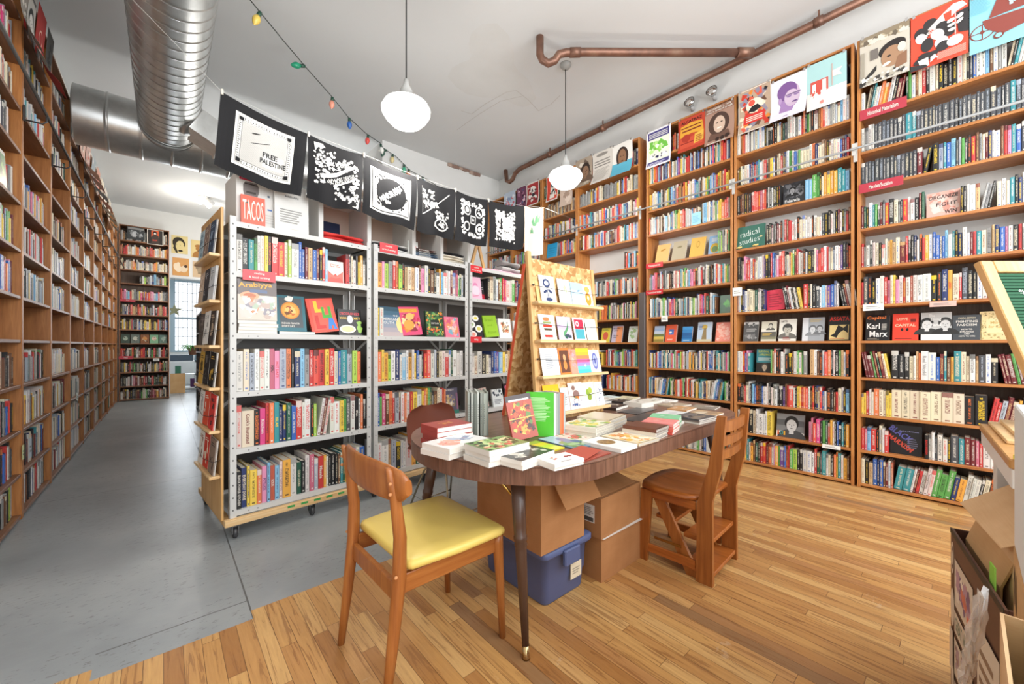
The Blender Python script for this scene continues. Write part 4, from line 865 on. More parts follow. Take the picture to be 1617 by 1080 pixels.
tag(o, 'teal book lying flat beneath the teal food cover', 'book'); MB().mat(MAT['paper']).box(.002, .002, .0018, .232, .188, .018, '#eee9df').build('page_block', o)
fk(0, 3, .265, .205, .262, '#2f6b78', [('r', .18, .1, .9, .93, '#4c5358'), ('e', .52, .58, .30, .24, '#d98a32'), ('e', .52, .58, .26, .20, '#e8a648'), ('b', .32, .42, .72, .74, ['#b5562c', '#f0c878', '#7a4a22', '#cf6f34'], 26, 3, .10), ('b', .35, .82, .7, .98, ['#222222', '#efe9df'], 8, 2, .12), ('t', 'INDIAN FLAVOR', .5, .22, .56, .05, 'w'), ('t', 'EVERY DAY', .42, .14, .4, .05, 'w')], 'teal cover with a round golden pie, reading Indian Flavor Every Day', y=.05, lean=14).location.z += .021
fk(0, 3, .55, .195, .26, '#e0503f', [('r', .12, .06, .95, .95, '#e5604e'), ('p', [(.25, .92), (.38, .92), (.38, .68), (.62, .68), (.62, .58), (.25, .58)], '#f0c93a'), ('r', .5, .45, .60, .74, '#4faf3f'), ('r', .5, .40, .85, .50, '#4faf3f'), ('r', .75, .45, .85, .74, '#4faf3f'), ('p', [(.2, .5), (.33, .5), (.33, .2), (.55, .2), (.55, .1), (.2, .1)], '#c93a34'), ('p', [(.62, .06), (.74, .06), (.77, .18), (.82, .18), (.84, .06), (.95, .06), (.86, .4), (.7, .4)], '#3f84d0')], 'red cover with big coloured block letters', y=.05, lean=14, tilt=-7)
fk(0, 3, .775, .185, .205, '#2c2a2a', [('t', 'DECOLONIZE', .5, .84, .84, .10, '#d9404a'), ('t', 'YOUR DIET', .5, .66, .9, .09, '#efc24a'), ('e', .5, .62, .12, .16, '#d9d9dd'), ('e', .38, .24, .34, .16, '#f0ead6'), ('e', .38, .24, .26, .11, '#d8cf9a'), ('b', .75, .05, 1, .6, ['#7fae3f', '#9cc85a'], 10, 2, .14)], 'black cover reading Decolonize Your Diet with a bowl', y=.05, lean=10)
faced(rackM(RS[0][0]), .04 + .855 * .66, RZ[4], .125, .165, .018, '#efe6dc', [('r', .04, 0, .96, .35, '#e05a48'), ('p', [(.04, .1), (.5, .42), (.96, .1), (.96, .0), (.04, .0)], '#d8402f'), ('p', [(.04, .55), (.5, .28), (.96, .55), (.96, .3), (.5, .2), (.04, .3)], '#e8604f'), ('t', 'Dinner', .5, .84, .5, .08, '#d8604f'), ('t', 'Party Club', .5, .74, .6, .08, '#d8604f')], 'cream and red cover with an envelope, among spines on the top row', y=.03, lean=5)
fk(1, 3, .06, .205, .255, '#53728a', [('g', 0, 0, 1, 1, ['#b8a9a8', '#a8a0a8', '#8f98a8', '#7088a0', '#5a7c98', '#40687f', '#2f5468']), ('e', .95, .40, .22, .28, '#f0d890'), ('t', 'THE', .72, .70, .2, .05, 'W'), ('t', 'AMERICAN', .42, .58, .78, .09, 'W'), ('t', 'SOUTH', .35, .46, .55, .09, 'W')], 'blue cover reading The American South', y=.05)
fk(1, 3, .285, .200, .255, '#e0507a', [('r', .0, .8, .9, .93, '#e8a53a'), ('b', 0, .08, 1, .78, ['#f08a3c', '#f0b04a', '#e8653a', '#f4d9a0', '#c93a4f', '#8f3040', '#ee7a8a'], 60, 5, .15), ('e', .5, .66, .2, .12, '#f0c070'), ('e', .38, .36, .26, .18, '#f4a24c'), ('t', 'RANCHO', .5, .86, .7, .09, '#f2b54a')], 'pink and orange cover crowded with food bowls', y=.05, tilt=-4)
fk(1, 3, .555, .195, .240, '#2c4a34', [('b', 0, 0, 1, 1, ['#4f8f45', '#e0823c', '#d9b34a', '#3f7a4a', '#c9553f', '#8fae5a', '#6faf6a'], 110, 9, .09), ('r', .25, .40, .75, .66, '#1f2a24'), ('t', 'ZAITOUN', .5, .53, .42, .06, 'w')], 'dark green floral cover with a small title plate', y=.05, lean=8)
fk(1, 3, .79, .170, .200, '#e87a94', [('b', 0, 0, 1, 1, ['#f0a0ae', '#e8956a', '#7fb0c4', '#f4c1b0', '#d9607f'], 34, 3, .22), ('t', 'TABLE', .5, .46, .64, .15, 'W')], 'pink marbled cover reading Table', y=.05, lean=10)
fk(1, 1, .775, .165, .245, '#5a5668', [('t', '& ENJOY', .45, .92, .6, .08, 'w'), ('e', .45, .55, .3, .2, '#b39a6a'), ('b', .1, .25, .85, .8, ['#c9b48a', '#8f7f68', '#e8e2d6', '#6f6a80'], 20, 2, .14), ('r', 0, 0, 1, .14, '#2f7a6a'), ('r', .85, .15, .97, .8, '#8a5f78')], 'purple grey cookery cover with green base strip', y=.04, lean=8)
fk(2, 4, .0, .155, .225, '#e8b8cc', [('e', .5, .62, .2, .12, '#d98ab0'), ('e', .5, .38, .34, .22, '#f0d0dc'), ('l', .2, .1, .8, .2, 2, '#c9708f')], 'pale pink cover at the start of the top row', y=.03, lean=8)
fk(2, 4, .14, .10, .2, '#3a3538', [('l', .1, .45, .9, .9, 5, '#b8b3b0'), ('r', 0, 0, 1, .3, '#c03040')], 'black and red cover behind the pale pink one', y=.06, lean=8)
fk(2, 3, .0, .190, .245, '#2d2f33', [('e', .55, .82, .22, .13, '#f0f0ea'), ('e', .55, .82, .12, .06, '#e8d95a'), ('e', .25, .55, .24, .15, '#f0f0ea'), ('e', .25, .55, .12, .07, '#7fae4a'), ('e', .72, .38, .24, .15, '#f0f0ea'), ('e', .72, .38, .14, .08, '#d9d06a'), ('e', .3, .14, .24, .13, '#f0e8e0'), ('e', .3, .14, .16, .08, '#e89a8a')], 'charcoal cover with white plates of food', y=.05, lean=8)
fk(2, 3, .26, .195, .230, '#97c437', [('t', 'Bread', .42, .80, .6, .14, '#7ba22a', 0, .0), ('t', 'and', .42, .54, .36, .10, '#7ba22a', 0, .0), ('t', 'Roses', .52, .22, .6, .14, '#7ba22a', 0, .0)], 'lime green cover with faint handwritten title', y=.04, lean=12, tilt=-4)
fk(2, 3, .50, .190, .215, '#f0efeb', [('b', .15, .15, .85, .85, ['#8f5f45', '#d9a07a', '#5f6f4a', '#c96f4f', '#e8d0b0', '#a88a6a'], 40, 3, .12)], 'white cover framing a collage of dishes', y=.04, lean=9)
fk(2, 3, .77, .165, .200, '#d8d4cf', [('portrait', .35, .65, .5, '#b98a6a', '#3a2a24', '#e8e8e4'), ('b', .3, .1, .95, .4, ['#8f6f5a', '#e8e2da', '#b39078'], 14, 3, .14)], 'pale grey cover with a cook leaning over plates', y=.04, lean=9)
fk(2, 2, .77, .150, .19, '#e6dfd2', [('e', .5, .45, .36, .26, '#e0913c'), ('b', .25, .28, .75, .66, ['#b9622a', '#eab060', '#c97a34'], 20, 5, .12), ('t', 'pie', .6, .85, .4, .08, '#7a4a2a')], 'cream cover with an orange lattice pie', y=.04, lean=4)
fk(2, 1, .13, .165, .200, '#e8c8bc', [('b', 0, 0, 1, 1, ['#b0605a', '#8f4a4a', '#f0dcd0', '#d99a8a', '#5f3a3a'], 60, 5, .13), ('e', .5, .45, .24, .2, '#e8d8c8')], 'patterned pink and brown cover on the fourth row down', y=.05, tilt=-4)
fk(2, 1, .40, .155, .185, '#dfe3e2', [('b', 0, .5, 1, 1, ['#8a8f96', '#3f4a58', '#b9c9c0'], 18, 4, .12), ('l', .15, .15, .85, .45, 4, '#6a707a')], 'white cover with fine botanical drawing', y=.05)
fk(2, 1, .62, .20, .235, '#2e2429', [('e', .2, .82, .12, .10, '#e06a94'), ('e', .5, .84, .12, .10, '#e06a94'), ('e', .8, .82, .12, .10, '#e06a94'), ('e', .2, .55, .12, .10, '#e87aa2'), ('e', .5, .56, .12, .10, '#e87aa2'), ('e', .8, .55, .12, .10, '#e87aa2'), ('l', .3, .2, .8, .34, 2, '#d9c9d0')], 'black cover with six pink discs', y=.05)
# far end case and aisle wall, displayed row
cols = ['#4a5a50', '#6f7a72', '#8a5a3a', '#7fae8a', '#5f7a6f']
for i in range(5): faced(BM[0], .03 + i * .155, ZL[4], .14, .20, .015, cols[i], [('e', .5, .55, .28, .22, ['#9fb0a0', '#c9c9b9', '#c98a4f', '#e0c0b0', '#8fa89a'][i]), ('b', .1, .1, .9, .9, ['#3a443c', '#b9b9a9'], 8, i, .1)], ['dark green', 'pale green', 'brown', 'mint green', 'grey green'][i] + ' cover face out in the far end bookcase', y=.05)
for i, (n, x, w, h, c, lb, tl) in enumerate(((0, .62, .2, .14, '#3a3230', 'dark slim book leaning low in an empty-looking bay of the aisle wall', 30), (1, .08, .17, .235, '#5a6470', 'grey blue glossy book leaning in the second aisle bay', 14), (1, .16, .17, .23, '#8a9098', 'silver grey book leaning behind the grey blue one', 14), (2, .08, .17, .235, '#cfd6dc', 'pale thin book leaning in the third aisle bay', 22), (3, .08, .16, .2, '#c9cdd2', 'pale book leaning in the fourth aisle bay', 22), (4, .06, .16, .2, '#d9d0c0', 'cream book leaning in the fifth aisle bay', 22), (5, .06, .16, .22, '#c9b9a0', 'tan book leaning in the sixth aisle bay', 14))):
    M, wd = LM[n]; faced(M @ Matrix.Translation((x * wd, 0, 0)), 0, ZL[4], w, h, .02, c, [('l', .15, .3, .85, .5, 2, '#efefef')], lb, y=.05, lean=16, tilt=0, yaw=6)
M, wd = LM[0]; faced(M, .50, ZL[7], .2, .25, .02, '#e8e4dc', [('r', .05, .1, .95, .9, '#3f8a4f'), ('b', .05, .1, .95, .9, ['#6fae5a', '#8a5fa8', '#2f5f3a'], 12, 3, .3)], 'green illustrated cover among spines in the first aisle bookcase', y=.02, lean=3)
M, wd = LM[3]; faced(M, .3, ZL[8] + .0, .3, .25, .02, '#ec8038', [], 'plain orange panel high in the fourth aisle bookcase', y=.06, lean=3)

# ------------------------------------------------------------------ signs on shelves
def sign(M, x, z, w, h, lines, c, label, y=-.006, tc='w', cat='sign', name='shelf_sign', group='red shelf signs'):
    b = MB().mat(MAT['gloss']).box(0, 0, 0, w, .003, h, c)
    n = len(lines); art(b, w, h, [('t', s, .5, 1 - (i + .5) / n * .8 - .1, min(.86, .055 * len(s) * (.14 / w) * 1.1), .52 / n * (1 if n > 1 else .8), tc) for i, s in enumerate(lines)], FR)
    o = b.build(name); place(o, M @ Matrix.Translation((x, y, z))); tag(o, label, cat, group); return o
m0 = rackM(RS[0][0]); m1 = rackM(RS[1][0]); m2 = rackM(RS[2][0])
sign(m0, .068, 1.626, .185, .068, ['cooking', '& food writing'], '#d8343c', 'red sign reading cooking and food writing on the rack closest to the aisle')
sign(m1, .05, 1.965, .16, .075, ['cooking', '& food writing'], '#d8343c', 'red sign reading cooking and food writing above the middle white rack')
sign(m2, .01, 1.93, .15, .07, ['cooking', '& food writing'], '#d8343c', 'red sign reading cooking and food writing at the inner end of the last white rack')
sign(m2, .80, 1.93, .15, .06, ['Tea, Tea, & Beer'], '#d8343c', 'red sign at the outer top corner of the last white rack')
sign(m2, .01, 1.235, .145, .06, ['baking'], '#d8343c', 'small red sign reading baking under the plates cover')
sign(m2, .02, .51, .20, .055, ['Preserved Foods'], '#d8343c', 'red sign low on the last white rack behind the standing magazines')
sign(RM[0][0], .02, ZL[10] - .055, .285, .085, ['Historical Materialism'], '#b23a48', 'dull red sign reading Historical Materialism')
sign(RM[0][0], .015, ZL[8] - .055, .27, .075, ['Marxism/Socialism'], '#b23a48', 'dull red sign reading Marxism/Socialism')
sign(RM[2][0], .0, ZL[7] - .055, .22, .06, ['Transnational Asia'], '#c92f38', 'red sign above the spines beside the dark post, upper of two')
sign(RM[2][0], .0, ZL[6] - .05, .22, .055, ['Transnational Studies'], '#c92f38', 'red sign below the spines beside the dark post, lower of two')
sign(BM[0], .02, ZL[7] - .05, .24, .05, ['Poetry'], '#b9303c', 'red sign halfway up the far end bookcase')
sign(BM[0], .0, ZL[3] - .03, .22, .07, ['Fiction'], '#b9303c', 'wide red sign low on the far end bookcase')
def slip(M, x, z, w, h, label, c='#f0efea', y=-.005, rot=0):
    b = MB().mat(MAT['paper']).box(0, 0, 0, w, .001, h, c); art(b, w, h, [('l', .15, .3, .85, .75, 2, '#8a8a88')], FR); o = b.build('price_card'); place(o, M @ Matrix.Translation((x, y, z)) @ Matrix.Rotation(R(rot), 4, 'Y')); tag(o, label, 'card', 'paper slips on shelf edges')
slip(RM[0][0], .04, ZL[5] - .05, .13, .055, 'white slip on the shelf edge above the black book with orange title letters')
slip(RM[1][0], .74, ZL[1] - .03, .13, .035, 'white slip on the shelf edge above the bottom row')
slip(RM[2][0], .20, ZL[5] - .06, .08, .07, 'white square card hanging below the green spines')
slip(RM[1][0], -.01, 1.72, .09, .085, 'white card tied at the divider below the chalk sign')
slip(RM[0][0], .43, ZL[5] - .045, .14, .04, 'pale pink slip above the grey portrait cover', '#d9b0a4')
slip(BM[0], .55, ZL[3] - .08, .1, .06, 'cream slip on the far end bookcase')
slip(LM[0][0], .88, ZL[2] - .2, .05, .1, 'pale yellow note hanging from the first aisle bookcase', '#d6dba4', -.01)
slip(LM[1][0], .06, ZL[2] - .22, .07, .14, 'pale blue paper tag hanging in the second aisle bookcase', '#c3cfd8', -.02)
slip(LM[3][0], .1, ZL[2] - .0, .14, .08, 'white slip with green mark sticking out along the aisle', '#e9efe6', -.03, 12)
# chalkboard signs
def chalk(M, x, z, w, h, lines, label, y=.0, lean=8):
    b = MB().mat(MAT['paint']).col('#35685a').rbox(0, 0, 0, w, .012, h, .002); art(b, w, h, lines, FR); o = b.build('chalkboard_sign'); place(o, M @ Matrix.Translation((x, y, z)) @ Matrix.Rotation(R(-lean), 4, 'X')); tag(o, label, 'sign')
chalk(RM[1][0], .022, ZL[7], .255, .235, [('t', 'radical', .45, .68, .68, .26, '#dfe9e2', 8, -.012), ('t', 'studies', .45, .34, .72, .24, '#dfe9e2', 8, -.012), ('e', .86, .44, .05, .04, '#cfc08a')], 'green chalkboard sign reading radical studies', .015)
for x in (.05, .20):
    b = MB(); b.tube([(x - .02, -.01, 0.005), (x, -.015, .012), (x + .03, -.012, .01)], .008, 8, '#d8c479'); b.box(x - .004, -.012, 0, x + .012, 0, .014); o = b.build('clothes_peg'); place(o, RM[1][0] @ Matrix.Translation((0, .0, ZL[7] + .003))); tag(o, 'pale yellow clip at the foot of the chalk sign, ' + ('near the divider' if x < .1 else 'towards its middle'), 'clip', 'clips below the chalk sign')
chalk(RM[3][0], .02, ZL[6], .22, .19, [('t', 'SCIENCE', .5, .7, .6, .16, '#dfe9e2', 6, 0), ('e', .5, .3, .03, .03, '#dfe9e2')], 'green chalkboard sign reading science behind the card stand', .02)
# ------------------------------------------------------------------ the long table
TZ = .765
def stadium(cx, cy, a, bb, n=2.6, k=72):
    P = []
    for i in range(k):
        t = 2 * math.pi * i / k; c, s = math.cos(t), math.sin(t); P.append((cx + a * math.copysign(abs(c) ** (2 / n), c), cy + bb * math.copysign(abs(s) ** (2 / n), s)))
    return P
def rounded(x0, y0, x1, y1, r, n=26):
    P = []
    for cx_, cy_, a0 in ((x1 - r, y1 - r, 0), (x0 + r, y1 - r, 90), (x0 + r, y0 + r, 180), (x1 - r, y0 + r, 270)):
        for i in range(n + 1): a = R(a0 + 90 * i / n); P.append((cx_ + r * math.cos(a), cy_ + r * math.sin(a)))
    return P
TB = empty('long_table', (1.98, 1.505, 0), R(1.4), 'long brown wood-grain table with rounded ends, covered with books and notebooks', 'table')
OUT = []
for cx_, a0 in ((.69, -90), (-.69, 90)):
    for i in range(37): a = R(a0 + 5 * i); OUT.append((cx_ + .45 * math.cos(a), .55 * math.sin(a)))
MB().mat(MAT['walnut_top']).prism(OUT, TZ - .003, TZ).build('table_top', TB)
MB().mat(MAT['walnut']).prism(OUT, TZ - .072, TZ - .003).build('apron', TB)
MB().mat(MAT['gloss']).prism([(x * 1.0015, y * 1.0015) for x, y in OUT], TZ - .0075, TZ - .005, '#4a3125').build('edge_trim', TB)
for i, (tx, ty, fx, fy) in enumerate(((1.07, 1.19, 1.054, 1.121), (1.07, 1.82, .975, 1.90), (2.83, 1.18, 2.96, 1.10), (2.83, 1.88, 2.90, 1.97))):
    b = MB().mat(MAT['gloss']); q = lambda f: (lambda X_, Y_: (X_ * .9997 + Y_ * .0244, -X_ * .0244 + Y_ * .9997, f))(tx + (fx - tx) * (1 - f / .70) - 1.98, ty + (fy - ty) * (1 - f / .70) - 1.505)
    b.tube([q(.69), q(.50), q(.46), q(.455), q(.44), q(.435), q(.42), q(.415), q(.40), q(.05)], [.030, .026, .024, .027, .027, .023, .026, .023, .023, .0135], 20, '#4f382c'); lg = b.build('leg', TB)
    b = MB().mat(MAT['chrome']); b.tube([q(.05), q(.012), q(.0)], [.0145, .014, .016], 16, '#b59a6f'); b.build('ferrule', lg)
    b = MB().mat(MAT['chrome']); o2 = Vector(q(.58)); c_ = (1 if tx < 2 else -1)
    b.tube([o2, o2 + Vector((.06 * c_, .02, .07)), o2 + Vector((.10 * c_, .03, .13))], .005, 8, '#c9a860'); b.tube([o2, o2 + Vector((-.03 * c_, .07 if ty < 1.5 else -.07, .07)), o2 + Vector((-.05 * c_, .10 if ty < 1.5 else -.10, .13))], .005, 8); b.build('brace', lg)

# ------------------------------------------------------------------ yellow chair
def rot_ring(cx, cy, z, rx, ry, n=10): return [(cx + rx * math.cos(6.2832 * k / n), cy + ry * math.sin(6.2832 * k / n), z) for k in range(n)]
CH1 = empty('dining_chair', (.82, 1.47, 0), R(1), 'wooden dining chair with a yellow vinyl seat', 'chair')
for s in (-1, 1):
    y = .205 * s
    b = MB().mat(MAT['chair_wood']); b.loft([rot_ring(-.275, y, 0, .014, .013), rot_ring(-.25, y, .2, .021, .017), rot_ring(-.225, y, .42, .026, .019), rot_ring(-.222, y, .56, .024, .018), rot_ring(-.24, y, .70, .020, .016), rot_ring(-.262, y, .795, .013, .012), rot_ring(-.268, y, .805, .006, .006)]); lg = b.build('rear_leg', CH1)
    b = MB().mat(MAT['paint']); 
    for z in (.44, .72, .755): b.M = Matrix.Translation((-.245 - (.02 if z > .5 else 0), y + s * .0135, z)) @ Matrix.Rotation(R(-90 * s), 4, 'X'); b.lathe([(0, 0), (.006, 0), (.006, .006), (0, .007)], 10, '#c98a58')
    b.build('peg', lg)
    b = MB().mat(MAT['chair_wood']); b.loft([rot_ring(.235, y, 0, .013, .013), rot_ring(.222, y * .99, .25, .018, .018), rot_ring(.212, y * .98, .40, .023, .022), rot_ring(.212, y * .98, .435, .022, .021)]); b.build('front_leg', CH1)
    b = MB().mat(MAT['teak_x']); b.rbox(-.21, y * .96 - .010, .365, .21, y * .96 + .010, .43, .003); b.build('side_rail', CH1)
b = MB().mat(MAT['chair_wood']); b.rbox(.20, -.19, .37, .222, .19, .43, .003); b.build('front_rail', CH1)
b = MB().mat(MAT['chair_wood']); b.rbox(-.235, -.19, .335, -.215, .19, .40, .003); b.build('rear_rail', CH1)
# crest rail, curved and shaped
rings = []
for i in range(21):
    t = i / 20 * 2 - 1; y = t * .262; x = -.232 - .055 * (1 - t * t) + .012; hh = .026 + .040 * math.sqrt(max(0, 1 - abs(t) ** 5)); zc = .742 + .010 * (1 - t * t)
    P = []
    for k in range(12):
        a = 6.2832 * k / 12; P.append((x + .0125 * math.copysign(abs(math.cos(a)) ** .6, math.cos(a)) - .10 * (hh * math.sin(a)) * .9, y, zc + hh * math.copysign(abs(math.sin(a)) ** .7, math.sin(a))))
    rings.append(P)
b = MB().mat(MAT['chair_wood']); b.loft(rings); b.build('crest_rail', CH1)
rings = []
sx = [(-.193, .205), (-.180, .224), (.0, .245), (.20, .245), (.228, .235), (.238, .19)]
def seat_ring(sc, z, dome=0):
    P = []
    for (x, y) in sx: P.append((x * sc + .0, -y * sc))
    for (x, y) in reversed(sx): P.append((x * sc, y * sc))
    return [(x - .005, y, z + .010 * ((y / .24) ** 2)) for x, y in P]
b = MB().mat(MAT['vinyl_yellow']); b.loft([seat_ring(.95, .432), seat_ring(.99, .436), seat_ring(1.0, .448), seat_ring(.985, .460), seat_ring(.93, .466), seat_ring(.6, .464), seat_ring(.25, .461)]); b.build('seat', CH1)

# ------------------------------------------------------------------ step-ladder chair (library chair)
SC = empty('step_chair', (2.245, 1.03, 0), R(3), 'brown wooden library chair with folding steps built beneath the seat', 'chair')
W2 = .185
for s in (-1, 1):
    x = s * W2; o_ = .011
    b = MB().mat(MAT['step_wood']); b.M = Matrix.Rotation(R(90), 4, 'Z') @ Matrix.Rotation(R(90), 4, 'X')   # local (a,b,c)->(y? )
    # profile in (Y, Z): rear post, widening, angled back above the seat
    pr = [(-.185, 0), (-.105, 0), (-.108, .40), (-.165, .60), (-.205, .86), (-.245, .86), (-.225, .60), (-.182, .42)]
    b.M = Matrix(((0, 0, 1, x - .0125), (1, 0, 0, 0), (0, 1, 0, 0), (0, 0, 0, 1))); b.prism(pr, 0, .025); b.build('rear_post', SC)
    b = MB().mat(MAT['step_wood']); b.M = Matrix(((0, 0, 1, x - s * .027 - .0105), (1, 0, 0, 0), (0, 1, 0, 0), (0, 0, 0, 1))); b.prism([(-.115, .0), (-.045, 0), (.165, .405), (.10, .405)], 0, .021); b.build('diagonal_brace', SC)
    b = MB().mat(MAT['step_wood']); b.M = Matrix(((0, 0, 1, x - .011), (1, 0, 0, 0), (0, 1, 0, 0), (0, 0, 0, 1))); b.prism([(.165, 0), (.212, 0), (.20, .40), (.135, .40)], 0, .022); b.build('front_leg', SC)
    b = MB().mat(MAT['step_wood_x']); b.rbox(x - .009, -.10, .055, x + .009, .18, .10, .003); b.build('side_stretcher', SC)
    b = MB().mat(MAT['step_wood_x']); b.rbox(x - .009, -.10, .36, x + .009, .17, .405, .003); b.build('seat_rail', SC)
for k, z in enumerate((.655, .725, .80)):
    rings = []
    for i in range(13):
        t = i / 12 * 2 - 1; yb = -.190 - .035 * (z - .60) / .26 - .016 * (1 - t * t)
        h2 = .022 if k < 2 else .026
        rings.append([(t * (W2 - .01), yb - .009, z - h2), (t * (W2 - .01), yb + .009, z - h2), (t * (W2 - .01), yb + .006, z + h2), (t * (W2 - .01), yb - .012, z + h2)])
    b = MB().mat(MAT['step_wood']); b.loft(rings, smooth=False); b.build('back_slat', SC)
P = [(-.155, -.145), (.155, -.145), (.215, -.06), (.225, .10), (.20, .19), (.12, .225), (0, .235), (-.12, .225), (-.20, .19), (-.225, .10), (-.215, -.06)]
b = MB().mat(MAT['step_wood_x']); b.loft([[(x * sc, y * sc + .0, z) for x, y in P] for sc, z in ((.95, .405), (1.0, .411), (1.0, .424), (.97, .431), (.75, .427), (.35, .421))]); b.build('seat', SC)
b = MB().mat(MAT['step_wood_x']); b.rbox(-.17, -.17, .195, .17, -.03, .217, .003); b.build('upper_step', SC)
b = MB().mat(MAT['step_wood_x']); b.rbox(-.17, -.18, .035, .17, -.03, .057, .003); b.build('lower_step', SC)
b = MB().mat(MAT['step_wood_x']); b.rbox(-.155, .02, .245, .155, .13, .265, .003); b.build('folding_step', SC)
b = MB().mat(MAT['chrome']); b.box(-.199, -.03, .142, -.196, .12, .156, '#9a7c4e'); b.build('hinge_bar', SC)

# ------------------------------------------------------------------ brown shell chair
SH = empty('shell_chair', (1.53, 2.42, 0), R(-82), 'reddish brown moulded shell chair on thin metal legs', 'chair')
# front of the chair is +x
rings = []
for i in range(26):
    u_ = i / 25
    if u_ < .5: a = u_ / .5; cx_, cz, dz = .22 - .40 * a, .445 - .02 * math.sin(a * 3.1) , 0
    else: a = (u_ - .5) / .5; cx_, cz = -.18 - .075 * math.sin(a * 1.57), .445 + .01 + .305 * a ** 1.15
    wd = .225 * (1 - .06 * math.cos(u_ * 6)) * (1 if u_ < .84 else math.sqrt(max(.12, 1 - ((u_ - .84) / .17) ** 3)))
    row = []
    for j in range(15):
        t = j / 14 * 2 - 1; lift = .06 * abs(t) ** 3 * (1 if u_ < .6 else .3); fwd = .05 * t * t * (1 if u_ > .5 else 0)
        row.append((cx_ + fwd, t * wd, cz + lift))
    rings.append(row)
b = MB().mat(MAT['plastic']).col('#7a4638')
back_rows = [[(x - .007, y * 1.0, z - .006) for x, y, z in r] for r in rings]
b.loft(rings, cap=False, closed=False); b.loft([r[::-1] for r in back_rows], cap=False, closed=False)
edge = [rings[0], back_rows[0]]; b.loft(edge, cap=False, closed=False); b.loft([back_rows[-1], rings[-1]], cap=False, closed=False)
b.loft([[r[0] for r in rings], [r[0] for r in back_rows]], cap=False, closed=False); b.loft([[r[-1] for r in back_rows], [r[-1] for r in rings]], cap=False, closed=False)
b.build('seat_shell', SH)
for sx_, sy_ in ((1, 1), (1, -1), (-1, 1), (-1, -1)):
    b = MB().mat(MAT['chrome']); b.tube([(.05 * sx_, .09 * sy_, .425), (.12 * sx_, .13 * sy_, .33), (.235 * sx_, .20 * sy_, .0)], .007, 8, '#a89a80'); b.build('leg', SH)
b = MB().mat(MAT['chrome']); b.tube([(.05, .09, .42), (.05, -.09, .42), (-.05, -.09, .42), (-.05, .09, .42), (.05, .09, .42)], .007, 8, '#a89a80'); b.tube([(.205, .18, .085), (.205, -.18, .085)], .004, 6); b.tube([(-.205, .18, .085), (-.205, -.18, .085)], .004, 6); b.build('wire_frame', SH)

# ------------------------------------------------------------------ boxes and tote below the table
TT = empty('storage_tote', (1.46, 1.50, 0), R(0), 'blue-grey plastic storage tote with a lid under the table', 'tote')
def rr(hx, hy, z, r=.03): return [(x, y, z) for x, y in rounded(-hx, -hy, hx, hy, r, 5)]
b = MB().mat(MAT['tote_blue']); b.loft([rr(.135, .215, 0), rr(.14, .22, .01), rr(.145, .225, .09), rr(.15, .23, .10), rr(.155, .235, .22), rr(.165, .245, .225), rr(.165, .245, .24)]); b.build('tub', TT)
b = MB().mat(MAT['tote_blue']); b.loft([rr(.172, .252, .232), rr(.176, .256, .24), rr(.176, .256, .262), rr(.168, .248, .268), rr(.15, .23, .268), rr(.145, .225, .276), rr(.14, .22, .276)]); b.build('lid', TT)
for y in (-1, 1):
    b = MB().mat(MAT['tote_blue']); b.rbox(-.055, y * .262 - .012, .175, .055, y * .262 + .012, .252, .006); b.build('handle', TT)
b = MB().mat(MAT['paper']).box(.02, -.2395, .075, .10, -.2375, .15, '#e0d3b8'); art(b, .08, .075, [('l', .15, .3, .85, .75, 3, '#9a9080')], Matrix.Translation((.02, -.2395, .075)) @ FR); b.build('paper_label', TT)
def carton(name, x, y, z, w, d, h, rz, label, mat='cardboard', flaps=None, lab=False, closed=True, group=None):
    t = empty(name, (x, y, z), R(rz), label, 'box', group); e = .004
    b = MB().mat(MAT[mat]); b.box(0, 0, 0, w, e, h); b.box(0, d - e, 0, w, d, h); b.box(0, e, 0, e, d - e, h); b.box(w - e, e, 0, w, d - e, h); b.box(e, e, 0, w - e, d - e, e); b.build('walls', t)
    if closed:
        b = MB().mat(MAT[mat]); b.box(.001, .001, h, w - .001, d / 2 - .002, h + e); b.build('flap', t); b = MB().mat(MAT[mat]); b.box(.001, d / 2 + .002, h, w - .001, d - .001, h + e); b.build('flap', t)
    for (p0, p1, dv) in (flaps or []):
        p0, p1, dv = Vector(p0), Vector(p1), Vector(dv); n = (p1 - p0).cross(dv).normalized() * .002
        b = MB().mat(MAT[mat]); b.loft([[tuple(p0 - n), tuple(p1 - n), tuple(p1 + n), tuple(p0 + n)], [tuple(p0 + dv - n), tuple(p1 + dv - n), tuple(p1 + dv + n), tuple(p0 + dv + n)]], smooth=False); b.build('flap', t)
    if lab:
        b = MB().mat(MAT['paper']).box(-.0008, lab[0], lab[1], 0, lab[0] + .07, lab[1] + .09, '#e8e4dc'); art(b, .07, .09, [('r', .1, .05, .9, .28, '#5a5550'), ('l', .1, .4, .9, .9, 5, '#8f8a84')], Matrix(((0, 0, -1, -.0008), (-1, 0, 0, lab[0] + .07), (0, 1, 0, lab[1]), (0, 0, 0, 1)))); b.build('shipping_label', t)
    return t
carton('cardboard_box', 1.25, 1.235, .279, .30, .47, .36, 0, 'open tan cardboard box standing on the blue tote', closed=False, flaps=[((.05, 0, .36), (.30, 0, .36), (.02, -.085, -.15)), ((0, .0, .36), (0, .47, .36), (-.03, 0, .05)), ((.3, 0, .36), (.3, .47, .36), (.09, 0, .04))])
carton('cardboard_box', 1.675, 1.225, 0, .385, .36, .222, 0, 'lower brown cardboard box of two beside the tote', group='boxes stacked under the table')
carton('cardboard_box', 1.66, 1.215, .228, .385, .36, .20, 1.5, 'upper brown cardboard box of two, with a shipping label', closed=True, flaps=[((.02, .02, .204), (.36, .02, .204), (0, .12, .03))], lab=(.04, .07), group='boxes stacked under the table')
